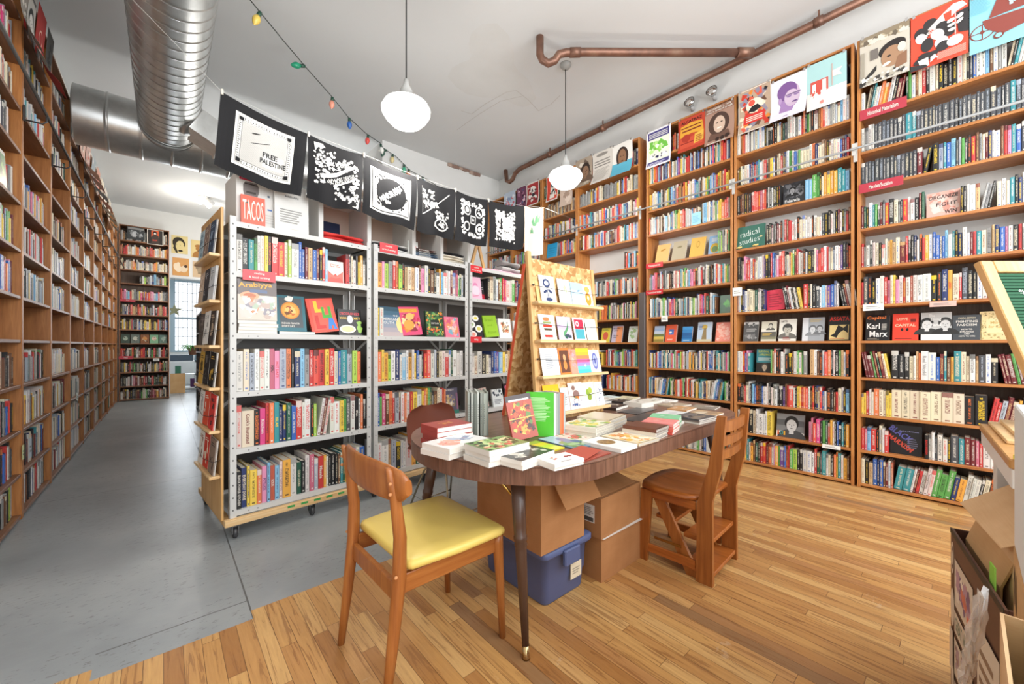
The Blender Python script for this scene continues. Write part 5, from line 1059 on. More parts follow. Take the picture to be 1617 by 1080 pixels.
t = MB().mat(MAT['paper']).box(1.672, 1.208, .2262, 2.062, 1.5, .2278, '#e6e3dd').build('paper_sheet'); tag(t, 'white sheet sandwiched between the two stacked boxes', 'paper')

# ------------------------------------------------------------------ things on the table
GR = 'books and notebooks laid on the long table'
def flat(name, x, y, z, w, d, t, rot, c, items, label, cat='book', edge='#e0dbd1', group=None, spine='#', spiral=None):
    """near corner at x,y; w along rot, d perpendicular"""
    b = MB().mat(MAT['gloss']).col(c); tb = min(.0016, t * .3)
    b.M = Matrix(((1, 0, 0, 0), (0, 0, -1, d), (0, 1, 0, 0), (0, 0, 0, 1))); b.prism(cover_poly(w, t, tb)[::1], 0, d); b.M = Matrix()
    if items: art(b, w, d, items, Matrix.Translation((0, 0, t)), .0002)
    o = b.build(name); place(o, Matrix.Translation((x, y, z)) @ Matrix.Rotation(R(rot), 4, 'Z')); tag(o, label, cat, group)
    if t > .006: MB().mat(MAT['paper']).box(tb, .001, tb, w - .001, d - .001, t - tb, edge).build('page_block', o)
    if spiral:
        b = MB().mat(MAT['metalpaint'])
        n = int(w / .009)
        for i in range(n): b.tube([(.008 + i * .009, -.001, t * .2), (.008 + i * .009, -.004, t * .7), (.008 + i * .009, .004, t + .0025), (.008 + i * .009, .008, t)], .0008, 4, spiral, cap=False)
        b.build('spiral_binding', o)
    return o
def pile(n, names, x, y, w, d, t, rot, c, items, labels, **kw):
    z = TZ + .0006; r = random.Random(int(x * 1000))
    for i in range(n):
        top = i == n - 1
        flat(names, x + r.uniform(-.003, .003), y + r.uniform(-.003, .003), z, w, d, t, rot + r.uniform(-1.2, 1.2), c if isinstance(c, str) else c[i], items if top else None, labels[i], **kw); z += t + .0005
ordn = ['bottom', 'second', 'third', 'fourth', 'fifth', 'sixth']
def lbs(n, s): return [(ordn[i] if i < n - 1 else 'topmost') + ' of ' + s for i in range(n)]
pile(4, 'stacked_book', .890, 1.505, .185, .14, .0212, 0, '#a8453f', [('b', .3, .3, .75, .75, ['#d99a4f', '#c97f45', '#b5623f'], 14, 3, .10), ('r', .05, .06, .3, .1, '#c96a58')], lbs(4, 'the dark red hardcovers at the rounded table end'), group='dark red hardcover pile')
pile(2, 'stacked_book', .826, 1.312, .235, .165, .022, 12, '#eceae6', [('b', .05, .1, .55, .8, ['#d8573f', '#e8a08a', '#efe6e0'], 16, 4, .13), ('b', .4, .3, .95, .9, ['#9fb0c4', '#e0e4e8', '#6f86a8', '#e8896a'], 20, 5, .13)], lbs(2, 'the white art books at the table corner'), group='white art book pile')
pile(3, 'stacked_book', .885, 1.135, .205, .155, .0205, 1, '#d7d5d0', [('r', 0, 0, 1, 1, '#7d9a5f'), ('b', 0, 0, 1, 1, ['#3f5f34', '#a8c97f', '#f0d9a8', '#2a2f24', '#c9e09a', '#5a3a2a', '#d9705f', '#88b060'], 90, 6, .11)], lbs(3, 'the books with a leafy green photo cover'), group='green photo book pile')
pile(2, 'stacked_book', .955, 1.035, .205, .135, .0165, 7, '#e6e4df', [('r', 0, 0, 1, 1, '#33322f'), ('b', .05, .1, .95, .95, ['#c9c2b4', '#e0dacb', '#8f8a7f', '#4a4844'], 22, 8, .12)], lbs(2, 'the black covers with pale flowers'), group='pale flower book pile')
pile(2, 'stacked_book', 1.035, .955, .145, .105, .012, -6, '#f0eeea', [('b', .1, .3, .45, .8, ['#b9b9b9', '#e06a5a'], 6, 3, .06), ('e', .72, .55, .06, .08, '#8f1f2a'), ('e', .84, .55, .06, .08, '#8f1f2a'), ('l', .3, .12, .7, .2, 1, '#8a8a8a')], lbs(2, 'the small white booklets near the table edge'), group='small white booklets')
flat('magazine', 1.10, 1.13, TZ + .0006, .20, .17, .005, 3, '#eede3a', [('g', 0, 0, 1, 1, ['#efe04a', '#c9da4a', '#e8d93a', '#9ac23f']), ('p', [(.3, .5), (.5, .5), (.4, .72)], '#e07a3a'), ('b', 0, 0, .3, .5, ['#e0693a', '#ddd9d0'], 8, 2, .1)], 'yellow and lime magazine beside the pale flower covers', 'magazine')
flat('magazine', 1.315, 1.09, TZ + .0006, .155, .235, .005, -2, '#5f8a9f', [('r', 0, .35, 1, 1, '#b9c9dc'), ('p', [(.1, .1), (.5, .2), (.4, .6), (.08, .5)], '#7fa86a'), ('p', [(.3, .4), (.7, .35), (.8, .75), (.4, .8)], '#8a97b5'), ('r', .55, .15, .8, .5, '#3f6f9a'), ('b', 0, 0, 1, .4, ['#5a9a4f', '#2f5f8a', '#9ac28a'], 16, 3, .16)], 'blue and green magazine with angular shapes, near the red folder', 'magazine')
o = flat('folder', 1.185, .955, TZ + .0006, .20, .135, .004, 2, '#a84d3e', None, 'rust red folder lying open at the table edge', 'folder')
b = MB().mat(MAT['paper']).col('#b25544'); b.loft([[(0, .0, .005), (.17, .03, .012), (.17, .13, .012), (0, .13, .005)], [(0, .0, .007), (.17, .03, .014), (.17, .13, .014), (0, .13, .007)]], smooth=False); b.build('cover_flap', o)
flat('notebook', 1.414, .935, TZ + .0006, .13, .20, .016, 2, '#efede8', [('e', .5, .58, .34, .2, '#9a7a4a'), ('b', .25, .42, .75, .74, ['#c9a86a', '#7a5a34', '#b5915a'], 20, 4, .1)], 'white notebook with a round golden drawing', 'notebook')
leafy = lambda pal, sd: [('b', 0, 0, 1, 1, pal, 70, sd, .13)]
flat('notebook', 1.43, 1.16, TZ + .0006, .16, .2, .006, 6, '#e8e0d0', leafy(['#d9574f', '#7fae4a', '#f0e8da', '#e07a6a', '#5a8f45'], 4), 'red and green leaf-pattern notebook by the white card ledge', 'notebook')
pile(4, 'notebook', 1.535, 1.155, .20, .19, .0125, 9, '#e9e3d2', leafy(['#8fb84a', '#d9d05a', '#f0ecd8', '#6f9f3f', '#e8c23f'], 9), lbs(4, 'the green lemon-pattern spiral notebooks'), cat='notebook', group='lemon pattern notebooks', spiral='#7a6f5f')
pile(1, 'notebook', 1.565, .945, .165, .205, .0125, -2, '#e9d9b8', leafy(['#e8b84f', '#f0e0c0', '#d98a3f', '#f4ecd8'], 12), ['orange and cream pattern spiral notebook at the table edge'], cat='notebook', spiral='#8a7f6f')
pile(3, 'notebook', 1.725, .955, .15, .17, .0165, 7, ['#e6e0d4', '#d9cfc0', '#6f4334'], [('r', .02, .02, .98, .98, '#6a3f30')], lbs(3, 'the brown-covered notebooks with elastic bands'), cat='notebook', group='brown notebooks pile', spiral='#5a4a3f')
pile(3, 'notebook', 1.72, 1.20, .215, .19, .019, 12, '#d9c9ae', [('r', .04, .04, .96, .96, '#dccdb4')], lbs(3, 'the beige spiral notebooks beside the card stand'), cat='notebook', group='beige notebooks pile', spiral='#6f6355')
pile(4, 'notebook', 1.89, .955, .145, .155, .013, 14, ['#e0574a', '#e0604f', '#e8786a', '#ea8f8a'], [('b', .1, .2, .9, .9, ['#f0b0a8', '#e8746a'], 8, 3, .14)], lbs(4, 'the coral pink notebooks'), cat='notebook', group='coral notebooks')
pile(4, 'notebook', 2.045, 1.00, .13, .15, .0135, 20, ['#3f8a5a', '#4f9f6a', '#5fae78', '#86cfa0'], [('b', .15, .3, .85, .8, ['#c9efd4', '#6fbf8f'], 6, 3, .12)], lbs(4, 'the mint green notebooks behind the coral ones'), cat='notebook', group='mint notebooks')
flat('folder', 2.06, 1.20, TZ + .0006, .30, .15, .004, 6, '#3b3b3e', None, 'black flat folder on the table, closer one', 'folder', group='black folders')
flat('folder', 2.27, 1.385, TZ + .0006, .28, .14, .004, 4, '#47474b', None, 'black flat folder on the table, behind the closer one', 'folder', group='black folders')
flat('magazine', 2.37, 1.17, TZ + .0006, .2, .15, .008, 2, '#e3e5e4', [('e', .5, .5, .2, .15, '#cfd2d2')], 'pale grey white magazine lying between black folders and dark prints', 'magazine')
pile(3, 'magazine', 2.25, .985, .20, .165, .009, -3, ['#d9d4c9', '#8a8078', '#4d4b4c'], [('b', 0, 0, 1, 1, ['#5f5c5a', '#3c3a3a', '#8a7a68', '#6f6c6a'], 26, 4, .2)], lbs(3, 'the dark photographic prints near the chair back'), cat='magazine', group='dark prints pile')
flat('magazine', 2.09, 1.02 + .02, TZ + .0006, .14, .13, .012, 8, '#e9e7e2', None, 'white booklet beside the mint notebooks', 'magazine')
flat('magazine', 2.47, 1.02, TZ + .0006, .24, .16, .01, 2, '#c9a880', [('b', 0, 0, 1, 1, ['#d9c9b0', '#a88a68'], 14, 3, .2)], 'tan magazine near the rounded far table end', 'magazine')
for i, (x, y, w, d, t, r_, c, lb) in enumerate(((2.30, 1.56, .2, .14, .02, 10, '#3a2e2b', 'dark brown notebook with a strap near the card stand'), (2.28, 1.72, .22, .15, .03, 4, '#cfd8dc', 'pale blue notebook behind the card stand'), (2.52, 1.50, .15, .14, .035, -3, '#e3ddd2', 'thick cream pad with black elastic'),
        (2.55, 1.67, .16, .14, .025, 8, '#2e2a29', 'black notebook on the far side'), (2.72, 1.35, .2, .15, .010, -5, '#b5a58f', 'beige folded print by the dark notebooks'), (2.60, 1.22, .18, .13, .012, 4, '#c99a6a', 'tan brown print under loose sheets'), (2.75, 1.55, .2, .14, .018, 2, '#e0dccf', 'cream print stack on the far half'), (2.78, 1.75, .22, .15, .012, 12, '#d9cfa8', 'pale yellow print near the far table edge'),
        (2.50, 1.86, .2, .14, .022, -4, '#e6e2da', 'white pad by the far edge'), (2.82, 1.13, .18, .16, .008, 10, '#8f8578', 'grey brown sheet at the far corner'), (2.25, 1.86, .2, .15, .02, 6, '#c9b9a0', 'tan pad behind the card stand'), (2.68, 1.89, .2, .13, .015, 3, '#cfe0e0', 'pale teal print at the far edge'), (2.91, 1.50, .14, .2, .012, 0, '#e8e4de', 'white long print at the rounded end'))):
    flat('notebook', x, y, TZ + .0006, w, d, t, r_, c, [('b', .1, .1, .9, .9, ['#efeae0', '#8a7f70', c], 8, i, .12)], lb, 'notebook', group='prints and pads on the far half of the table')
# standing books on the table
TM = frame(0, 0, TZ, 0)
for i in range(7):
    th = .009 + .003 * (i % 3); x = 1.10 + i * .0148
    b = MB().mat(MAT['book_cover']).col(('#8f958c', '#a3a79e', '#6f756c', '#b9bcb4', '#858a80', '#9aa094', '#787e74')[i]); b.prism([(0, 0), (.0, .16), (th, .16), (th, 0)], 0, .215 - .004 * (i % 3))
    if i == 6: art(b, .16, .21, [('h', .4, .25, .3, .5, '#3a302a', 0, 180), ('h', .4, .25, .2, .4, '#7a6048', 0, 180), ('r', .1, .03, .9, .22, '#c9c4ba'), ('l', .2, .06, .8, .2, 3, '#6a665e')], Matrix(((0, 0, 1, th), (1, 0, 0, 0), (0, 1, 0, 0), (0, 0, 0, 1))))
    else: art(b, .011, .2, [('l', .3, .3, .6, .8, 9, '#3f443c')], FR)
    o = b.build('standing_magazine'); place(o, Matrix.Translation((1.115, 1.60, TZ + .0006)) @ Matrix.Rotation(R(-30), 4, 'Z') @ Matrix.Translation((i * .0152, 0, 0)))
    tag(o, 'grey green magazine standing upright at the rounded table end, ' + ('first', 'second', 'third', 'fourth', 'fifth', 'sixth', 'seventh')[i] + ' from the chair side', 'magazine', 'grey green magazines standing on the table')
faced(TM @ Matrix.Rotation(R(-14), 4, 'Z') @ Matrix.Translation((0, 0, 0)), .83, 0.0, .135, .205, .014, '#a8442f', [('r', 0, .86, 1, 1, '#3a2a28'), ('l', .1, .86, .9, .95, 1, 'W', 1), ('b', .02, .05, .98, .84, ['#c9562f', '#7f2a1f', '#d99a3f', '#5f7a3a', '#e8b85a', '#3f2a20', '#b8402a'], 90, 4, .12), ('r', .0, .46, 1, .48, '#d9b05a')], 'ornate red and gold cover leaning on the standing magazines', y=1.60, lean=14, name='standing_book', tilt=-6)
for i, (c, w_, h_) in enumerate((('#57c23a', .135, .215), ('#dfe3d8', .13, .21), ('#9a9f9a', .13, .208), ('#8a8f90', .13, .21), ('#ee7a4f', .13, .206), ('#ea6d44', .13, .206), ('#aeb2b0', .13, .208))):
    if i == 0:
        o = faced(TM @ Matrix.Translation((1.335, 1.42, 0)) @ Matrix.Rotation(R(-52), 4, 'Z'), 0, 0, w_, h_, .012, c, [('l', .15, .35, .9, .9, 16, '#c9efb8', ), ('r', .1, .1, .3, .13, '#e6f6dc')], 'bright green book standing with its back cover showing', y=0, lean=0, name='standing_book', group='books standing beside the card stand')
    else:
        b = MB().mat(MAT['book_cover']).col(c); b.prism([(0, 0), (0, .13), (.0135, .13), (.0135, 0)], 0, h_); o = b.build('standing_book')
        place(o, TM @ Matrix.Translation((1.418 + .0, 1.314, .0006)) @ Matrix.Rotation(R(3), 4, 'Z') @ Matrix.Translation(((i - 1) * .0145 + .004, 0, 0)))
        tag(o, ('', 'white', 'grey', 'darker grey', 'orange', 'deeper orange', 'silver grey')[i] + ' book standing upright behind the bright green one', 'book', 'books standing beside the card stand')

# ------------------------------------------------------------------ card stand (A-frame of strand board)
CS = empty('card_stand', (1.63, 1.62, TZ), R(0), 'two-sided strand-board card stand with ledges and elastic cords, on the table', 'display stand')
CW, CHh = .585, .965
ln = R(-5)
CF = Matrix.Rotation(ln, 4, 'X')
b = MB().mat(MAT['strand_board']); b.M = CF; b.box(.0, 0, 0, CW, .011, CHh); b.build('front_board', CS)
for x in (-.02, CW - .01):
    b = MB().mat(MAT['pine_z']); b.M = CF; b.rbox(x, -.006, 0, x + .03, .02, CHh + (.04 if x < 0 else 0), .002); b.build('upright', CS)
b = MB().mat(MAT['strand_board']); b.M = Matrix.Translation((-.02, .30, 0)) @ Matrix.Rotation(R(12), 4, 'X'); b.box(0, 0, 0, CW, .011, CHh - .02); o = b.build('rear_board', CS)
b = MB().mat(MAT['paint']); b.M = Matrix.Translation((-.026, .295, 0)) @ Matrix.Rotation(R(12), 4, 'X'); b.box(0, -.002, 0, .006, .016, CHh - .02, '#c9502f'); b.build('painted_edge', CS)
LZ = [.045, .265, .475, .700]
for z in LZ:
    b = MB().mat(MAT['pine_x']); b.M = CF; b.rbox(-.012, -.062, z - .018, CW + .03, -.0015, z, .003); b.build('ledge', CS)
for z in LZ:
    b = MB(); b.M = CF; b.tube([(-.008, -.014, z + .10), (.2, -.036, z + .085), (.42, -.036, z + .08), (CW + .005, -.014, z + .09)], .0015, 6, '#2c2c2e'); b.tube([(-.008, -.016, z + .10), (-.004, -.03, z + .10), (0, -.016, z + .096)], .004, 6); b.tube([(CW + .003, -.016, z + .09), (CW + .003, -.03, z + .09)], .004, 6); b.build('elastic_cord', CS)
CSM = Matrix.Translation((1.63, 1.62, TZ)) @ CF
def card(row, x, w, h, c, items, label, dy=0):
    b = MB().mat(MAT['paper']).box(0, 0, 0, w, .003, h, c); art(b, w, h, items, FR); o = b.build('greeting_card')
    place(o, CSM @ Matrix.Translation((x, -.028 + dy, LZ[row] + .0008)) @ Matrix.Rotation(R(-7), 4, 'X')); tag(o, label, 'card', 'greeting cards on the stand')
card(3, .03, .10, .255, '#e8bf7e', [('p', [(.3, .1), (.75, .1), (.6, .75), (.5, .95), (.42, .7)], '#a9c8d8')], 'tall tan card with a pale blue spire, top ledge', .012)
card(3, .055, .13, .17, '#f0efec', [('e', .45, .72, .24, .16, '#3b4568'), ('e', .45, .72, .14, .09, '#cfd3e0'), ('r', .43, .2, .47, .6, '#3b4568'), ('e', .3, .4, .14, .05, '#3b4568', 30), ('e', .64, .42, .16, .05, '#3b4568', -30), ('e', .5, .12, .22, .07, '#3b4568')], 'white card with a dark blue flower print, top ledge')
card(3, .215, .115, .165, '#e6e6dc', [('b', .2, .3, .8, .8, ['#b8c4a0', '#d9dcc9'], 10, 3, .12)], 'pale card with faint green drawing, top ledge')
card(3, .335, .125, .155, '#b9d6ea', [('g', 0, 0, 1, 1, ['#d9e6ee', '#bcd8ea', '#a9cde6']), ('e', .6, .65, .12, .04, '#7f9ab8', 20)], 'sky blue card with a small bird, top ledge')
card(3, .455, .095, .15, '#f0ece4', [('e', .5, .35, .32, .3, '#e8963a'), ('e', .5, .78, .28, .14, '#e8a85a'), ('e', .5, .4, .12, .1, '#f4d9b0')], 'white card with an orange creature print, top ledge')
card(2, .03, .135, .155, '#efece6', [('r', .25, .1, .75, .2, '#c93a32'), ('r', .22, .24, .78, .33, '#e8d9b8'), ('r', .25, .37, .75, .46, '#5a4a34'), ('r', .22, .5, .78, .6, '#c9402f'), ('r', .25, .64, .75, .72, '#8a9a5a'), ('e', .45, .82, .22, .08, '#e07a4a')], 'white card with a painted stack of books')
card(2, .185, .13, .150, '#cdbbd6', [('p', [(.4, .1), (.75, .5), (.8, .9), (.65, .55), (.35, .3)], '#5f9a6a'), ('b', 0, 0, 1, .3, ['#3f4a5a', '#2f5f4a'], 10, 3, .12), ('r', .12, .65, .3, .9, '#e6dcec')], 'lilac card with a green leaf, second ledge down')
card(2, .335, .115, .150, '#efefec', [('r', .12, .5, .88, .92, '#c9304a'), ('r', .12, .06, .88, .48, '#4fa3b0'), ('e', .35, .72, .15, .12, '#f2d9dc'), ('e', .35, .72, .08, .06, '#c9304a')], 'white card with red and teal blocks, second ledge down')
card(2, .46, .11, .145, '#efeee9', [('b', .15, .15, .85, .85, ['#cfd2d6', '#dfe0de'], 10, 3, .1)], 'blank-looking white card, second ledge down')
card(1, .025, .15, .165, '#f0f0ef', [('l', .25, .25, .7, .8, 8, '#8a8f98')], 'white card with a column of grey marks, third ledge down')
card(1, .18, .10, .165, '#e0813f', [('r', .1, .06, .9, .9, '#6a4434'), ('e', .5, .35, .16, .18, '#e08a4a'), ('e', .5, .62, .12, .14, '#e0a070')], 'orange and brown card with a glowing figure')
card(1, .275, .09, .155, '#e29a84', [('b', 0, 0, 1, 1, ['#d9806a', '#efb8a4', '#c9a0a8'], 10, 3, .2)], 'salmon card between the brown and rainbow cards')
card(1, .345, .13, .160, '#e86f8a', [('g', 0, 0, 1, 1, ['#4fc3dc', '#6fd0e0', '#a88fd0', '#e86fa0', '#ee8a5a', '#f0b53f', '#f2cf3a']), ('e', .6, .3, .07, .05, '#fff3e0')], 'rainbow sunset card, third ledge down')
card(1, .475, .11, .150, '#e6e9f0', [('e', .5, .5, .26, .38, '#6a6fb0'), ('e', .5, .5, .18, .28, '#aab0d8'), ('e', .5, .5, .08, .14, '#5a5fa0')], 'white card with a violet oval pattern')
card(0, .03, .135, .165, '#e8b62a', [('b', .1, .2, .9, .9, ['#d99a1f', '#f0c94a'], 8, 3, .16)], 'golden yellow card on the lowest ledge')
card(0, .175, .07, .14, '#efeee9', [('l', .2, .25, .8, .75, 5, '#a8a49c')], 'narrow white card on the lowest ledge')
card(0, .25, .135, .165, '#ecd5cc', [('b', .1, .05, .9, .4, ['#3f5a8f', '#efefef', '#3f5a8f'], 26, 4, .1), ('e', .5, .55, .22, .16, '#8f6f68'), ('e', .35, .8, .12, .09, '#8a6a60'), ('b', .3, .35, .7, .6, ['#e0823c', '#5a8a5a'], 6, 2, .08)], 'pink card with a bird over blue checks')
card(0, .385, .125, .160, '#dfe6cf', [('e', .4, .6, .16, .12, '#8fa83f', 30), ('e', .6, .66, .16, .12, '#a8b84a', -20), ('e', .5, .4, .18, .13, '#8a9f3a', 60)], 'pale green card with leaf print on the lowest ledge')
card(0, .505, .09, .155, '#eceae4', [('b', .1, .1, .9, .9, ['#4a4f7a', '#8a8fb0'], 14, 6, .08)], 'white card with sprinkled violet marks on the lowest ledge')
import bmesh
def sheet(name, w, h, base, items, M, label, cat='poster', group=None, disp=None, mat='paper', nx=8, nz=10, th=.0008):
    """thin real sheet with artwork, hung from its top edge; local x right, z down from 0, bent by disp(x,z)"""
    b = MB().mat(MAT[mat]).col(base); b.box(0, 0, -h, w, th, 0)
    art(b, w, h, items, Matrix.Translation((0, 0, -h)) @ FR, .0005, .0005 if disp else .00022)
    o = b.build(name); me = o.data
    if disp:
        bm = bmesh.new(); bm.from_mesh(me)
        for i in range(1, nx): bmesh.ops.bisect_plane(bm, geom=bm.verts[:] + bm.edges[:] + bm.faces[:], plane_co=(w * i / nx, 0, 0), plane_no=(1, 0, 0), dist=1e-6)
        for i in range(1, nz): bmesh.ops.bisect_plane(bm, geom=bm.verts[:] + bm.edges[:] + bm.faces[:], plane_co=(0, 0, -h * i / nz), plane_no=(0, 0, 1), dist=1e-6)
        G = [[Vector(disp(i / nx, j / nz)) for j in range(nz + 1)] for i in range(nx + 1)]
        for v in bm.verts:
            fu = min(max(v.co.x / w, 0), 1) * nx; fv_ = min(max(-v.co.z / h, 0), 1) * nz; i = min(int(fu), nx - 1); j = min(int(fv_), nz - 1); fu -= i; fv_ -= j
            v.co += G[i][j].lerp(G[i + 1][j], fu).lerp(G[i][j + 1].lerp(G[i + 1][j + 1], fu), fv_)
        bm.to_mesh(me); bm.free(); me.update()
    place(o, M); tag(o, label, cat, group)
    return o
def pw(y, z, tilt=2, x=4.452): return Matrix.Translation((x, y, z)) @ Matrix.Rotation(R(-90), 4, 'Z') @ Matrix.Rotation(R(tilt), 4, 'X')
def curl(a, s=1): return lambda x, z: (0, -a * max(0, z - .45) ** 2 * 2.2, a * .35 * max(0, z - .5) ** 2)
PG = 'posters clipped along the top of the wall bookcases'
def poster(y, z, w, h, base, items, label, tilt=2, c=.05, clips=True, x=4.452):
    o = sheet('poster', w, h, base, items, pw(y, z, tilt, x), label, group=PG, disp=curl(c), nx=2)
    if clips:
        for fx in (.06, .94):
            MB().mat(MAT['chrome']).box(fx * w - .008, -.006, -.012, fx * w + .008, .006, .014, '#cfcfcf').build('clip', o)
    return o
poster(2.587, 3.80, .31, .45, '#eceaf0', [('r', .06, .05, .94, .96, '#4a4580'), ('l', .12, .80, .88, .93, 3, 'W', 1), ('r', .06, .16, .94, .76, '#e6ead8'), ('b', .08, .36, .92, .74, ['#8fcf5a', '#6fb84a', '#b5e08a', '#e9efe0'], 34, 3, .12), ('b', .1, .2, .9, .36, ['#3a3568', '#f0f0f0', '#2a2850'], 22, 4, .08), ('l', .1, .06, .9, .13, 2, '#d9d7ea')], 'purple and green crowd poster above the dark post')
poster(2.185, 3.775, .30, .38, '#b8442f', [('t', 'ALCATRAZ', .5, .88, .78, .08, '#2a1a18'), ('p', [(.05, .45), (.5, .52), (.95, .45), (.9, .78), (.5, .83), (.1, .78)], '#d9a03a'), ('r', .14, .6, .86, .64, '#7a2f22'), ('r', .12, .7, .88, .73, '#7a2f22'), ('p', [(.08, .1), (.92, .1), (.95, .42), (.05, .42)], '#c9523a'), ('r', .1, .24, .9, .27, '#8f2f24'), ('p', [(.6, .15), (.95, .2), (.95, .5), (.62, .45)], '#e0b04a'), ('l', .66, .2, .92, .42, 4, '#8f3a28'), ('e', .3, .4, .16, .12, '#a83a2a')], 'red and yellow poster reading Alcatraz')
poster(1.886, 3.768, .295, .405, '#8a6452', [('r', .0, .0, 1, .84, '#a78574'), ('t', 'NOVEMBER 1, 1979', .5, .94, .8, .05, 'w'), ('t', 'ASSATA SHAKUR IS FREE', .5, .88, .9, .045, 'w'), ('e', .48, .52, .36, .30, '#4e3a32'), ('e', .5, .50, .2, .22, '#cdb3a0'), ('e', .42, .55, .04, .015, '#3a2a24'), ('e', .58, .55, .04, .015, '#3a2a24'), ('e', .5, .41, .08, .02, '#f0e6dc'), ('p', [(.1, .1), (.9, .1), (.8, .3), (.5, .24), (.2, .3)], '#6a4e42'), ('e', .45, .1, .07, .06, '#3a2a24'), ('e', .62, .1, .07, .06, '#3a2a24'), ('e', .78, .12, .07, .06, '#3a2a24'), ('l', .1, .01, .9, .05, 1, 'w')], 'brown poster with a laughing woman and small portraits below')
poster(1.55, 3.795, .292, .44, '#e7ddd0', [('r', .02, .02, .98, .98, '#b8a08a'), ('b', 0, 0, 1, 1, ['#c9402f', '#2a2628', '#e8d9c0', '#e08a3c', '#8f8a9a', '#d9604a', '#6a4a3a'], 70, 8, .16), ('e', .5, .6, .26, .15, '#eae0d0'), ('e', .42, .66, .1, .07, '#e05a4a'), ('p', [(.15, .2), (.85, .2), (.8, .42), (.2, .42)], '#cf3a34'), ('l', .25, .25, .75, .38, 3, '#efe0d0', 1), ('p', [(.3, .48), (.5, .44), (.72, .5), (.6, .6), (.42, .58)], '#2a2628')], 'crowded red and black comic-style poster')
poster(1.256, 3.755, .285, .425, '#e6e4ee', [('e', .52, .55, .30, .30, '#a583b5'), ('p', [(.25, .2), (.62, .18), (.7, .4), (.3, .5)], '#a583b5'), ('e', .60, .56, .22, .26, '#c9b3c9'), ('e', .46, .68, .28, .2, '#7d5a92'), ('e', .58, .52, .2, .17, '#cbb6cb'), ('r', .42, .58, .84, .60, '#5a3f70'), ('h', .52, .57, .08, .045, '#8f74a3', 180, 360), ('h', .72, .57, .08, .045, '#8f74a3', 180, 360), ('e', .68, .40, .08, .02, '#6a4a80'), ('e', .27, .5, .05, .07, '#b394bf'), ('l', .4, .06, .56, .1, 1, '#a583b5')], 'pale poster with a purple portrait of a man in glasses', tilt=1, c=.12)
poster(.972, 3.765, .285, .42, '#a9cfcf', [('r', 0, 0, 1, .38, '#efe6df'), ('r', .10, .36, .55, .62, '#c9564a'), ('r', .14, .36, .24, .56, '#efe6df'), ('r', .4, .36, .5, .6, '#efe6df'), ('b', .05, .25, .55, .42, ['#c9564a', '#efe6df'], 20, 4, .06), ('r', .64, .4, .66, .85, '#cfa9a0'), ('p', [(.66, .7), (.9, .72), (.82, .64), (.9, .56), (.66, .58)], '#efe0da'), ('e', .4, .12, .05, .04, '#d98a80')], 'pale blue poster with a red building and flag', c=.03)
poster(.600, 3.80, .30, .425, '#cfc8bb', [('r', 0, .0, 1, 1, '#c9c2b4'), ('r', 0, .84, 1, 1, '#8f816c'), ('b', 0, .78, 1, .95, ['#b5a88f', '#6f6456', '#d9d2c4'], 24, 3, .1), ('p', [(0, .1), (.35, .38), (.35, .28), (.05, .0), (0, .0)], '#3d3a38'), ('e', .66, .60, .28, .14, '#35302e', 20), ('e', .66, .44, .22, .20, '#a88468'), ('e', .60, .46, .04, .02, '#35302e'), ('e', .55, .32, .09, .03, '#efe8dc', 20), ('p', [(.7, .15), (.95, .2), (.95, .45), (.78, .4)], '#8f6a52'), ('e', .85, .55, .08, .09, '#d9d2c4'), ('r', .22, .5, .38, .7, '#77706a'), ('b', 0, 0, 1, .2, ['#e6e0d4', '#4a4643', '#b0a898'], 30, 5, .08), ('r', .02, .2, .1, .7, '#a39b8c')], 'grey-brown engraved poster of a man in a dark hat')
poster(.294, 3.79, .30, .44, '#e2543f', [('e', .36, .76, .13, .1, '#3d3b3c', 20), ('p', [(.3, .68), (.58, .86), (.75, .95), (.9, .94), (.98, .85), (.8, .8), (.62, .68), (.48, .64)], '#efeae4'), ('p', [(.58, .84), (.72, .86), (.72, .72), (.62, .7)], '#e2543f'), ('e', .2, .64, .13, .12, '#3d3b3c', 20), ('e', .19, .57, .10, .09, '#efeae4', 20), ('p', [(.8, .78), (1, .8), (1, .4), (.84, .44)], '#3d3b3c'), ('e', .62, .58, .15, .16, '#3d3b3c', 30), ('e', .48, .54, .11, .10, '#efeae4', 30), ('e', .3, .42, .11, .12, '#3d3b3c'), ('e', .55, .38, .12, .10, '#efeae4'), ('e', .58, .30, .12, .09, '#3d3b3c'), ('e', .78, .32, .14, .09, '#efeae4'), ('e', .28, .19, .24, .07, '#3d3b3c', 20), ('e', .26, .24, .12, .05, '#3d3b3c'), ('p', [(.18, .02), (.34, .02), (.32, .19), (.14, .17)], '#efeae4'), ('p', [(0, 0), (.32, 0), (.28, .06), (0, .12)], '#3d3b3c'), ('r', .78, .42, .795, .78, '#efeae4'), ('e', .71, .68, .07, .03, '#efeae4', 15), ('e', .86, .70, .07, .03, '#efeae4', 40), ('e', .72, .60, .07, .025, '#efeae4', 10), ('e', .86, .62, .07, .025, '#efeae4', 40), ('e', .73, .52, .07, .025, '#efeae4'), ('t', 'MSTC', .36, .62, .2, .05, '#efeae4', 38), ('l', .48, .06, .96, .2, 8, '#efb8a8', 1), ('p', [(.36, .06), (.44, .12), (.50, .1), (.44, .2), (.36, .16)], '#efeae4')], 'red, black and white poster of women\'s heads and leaves')
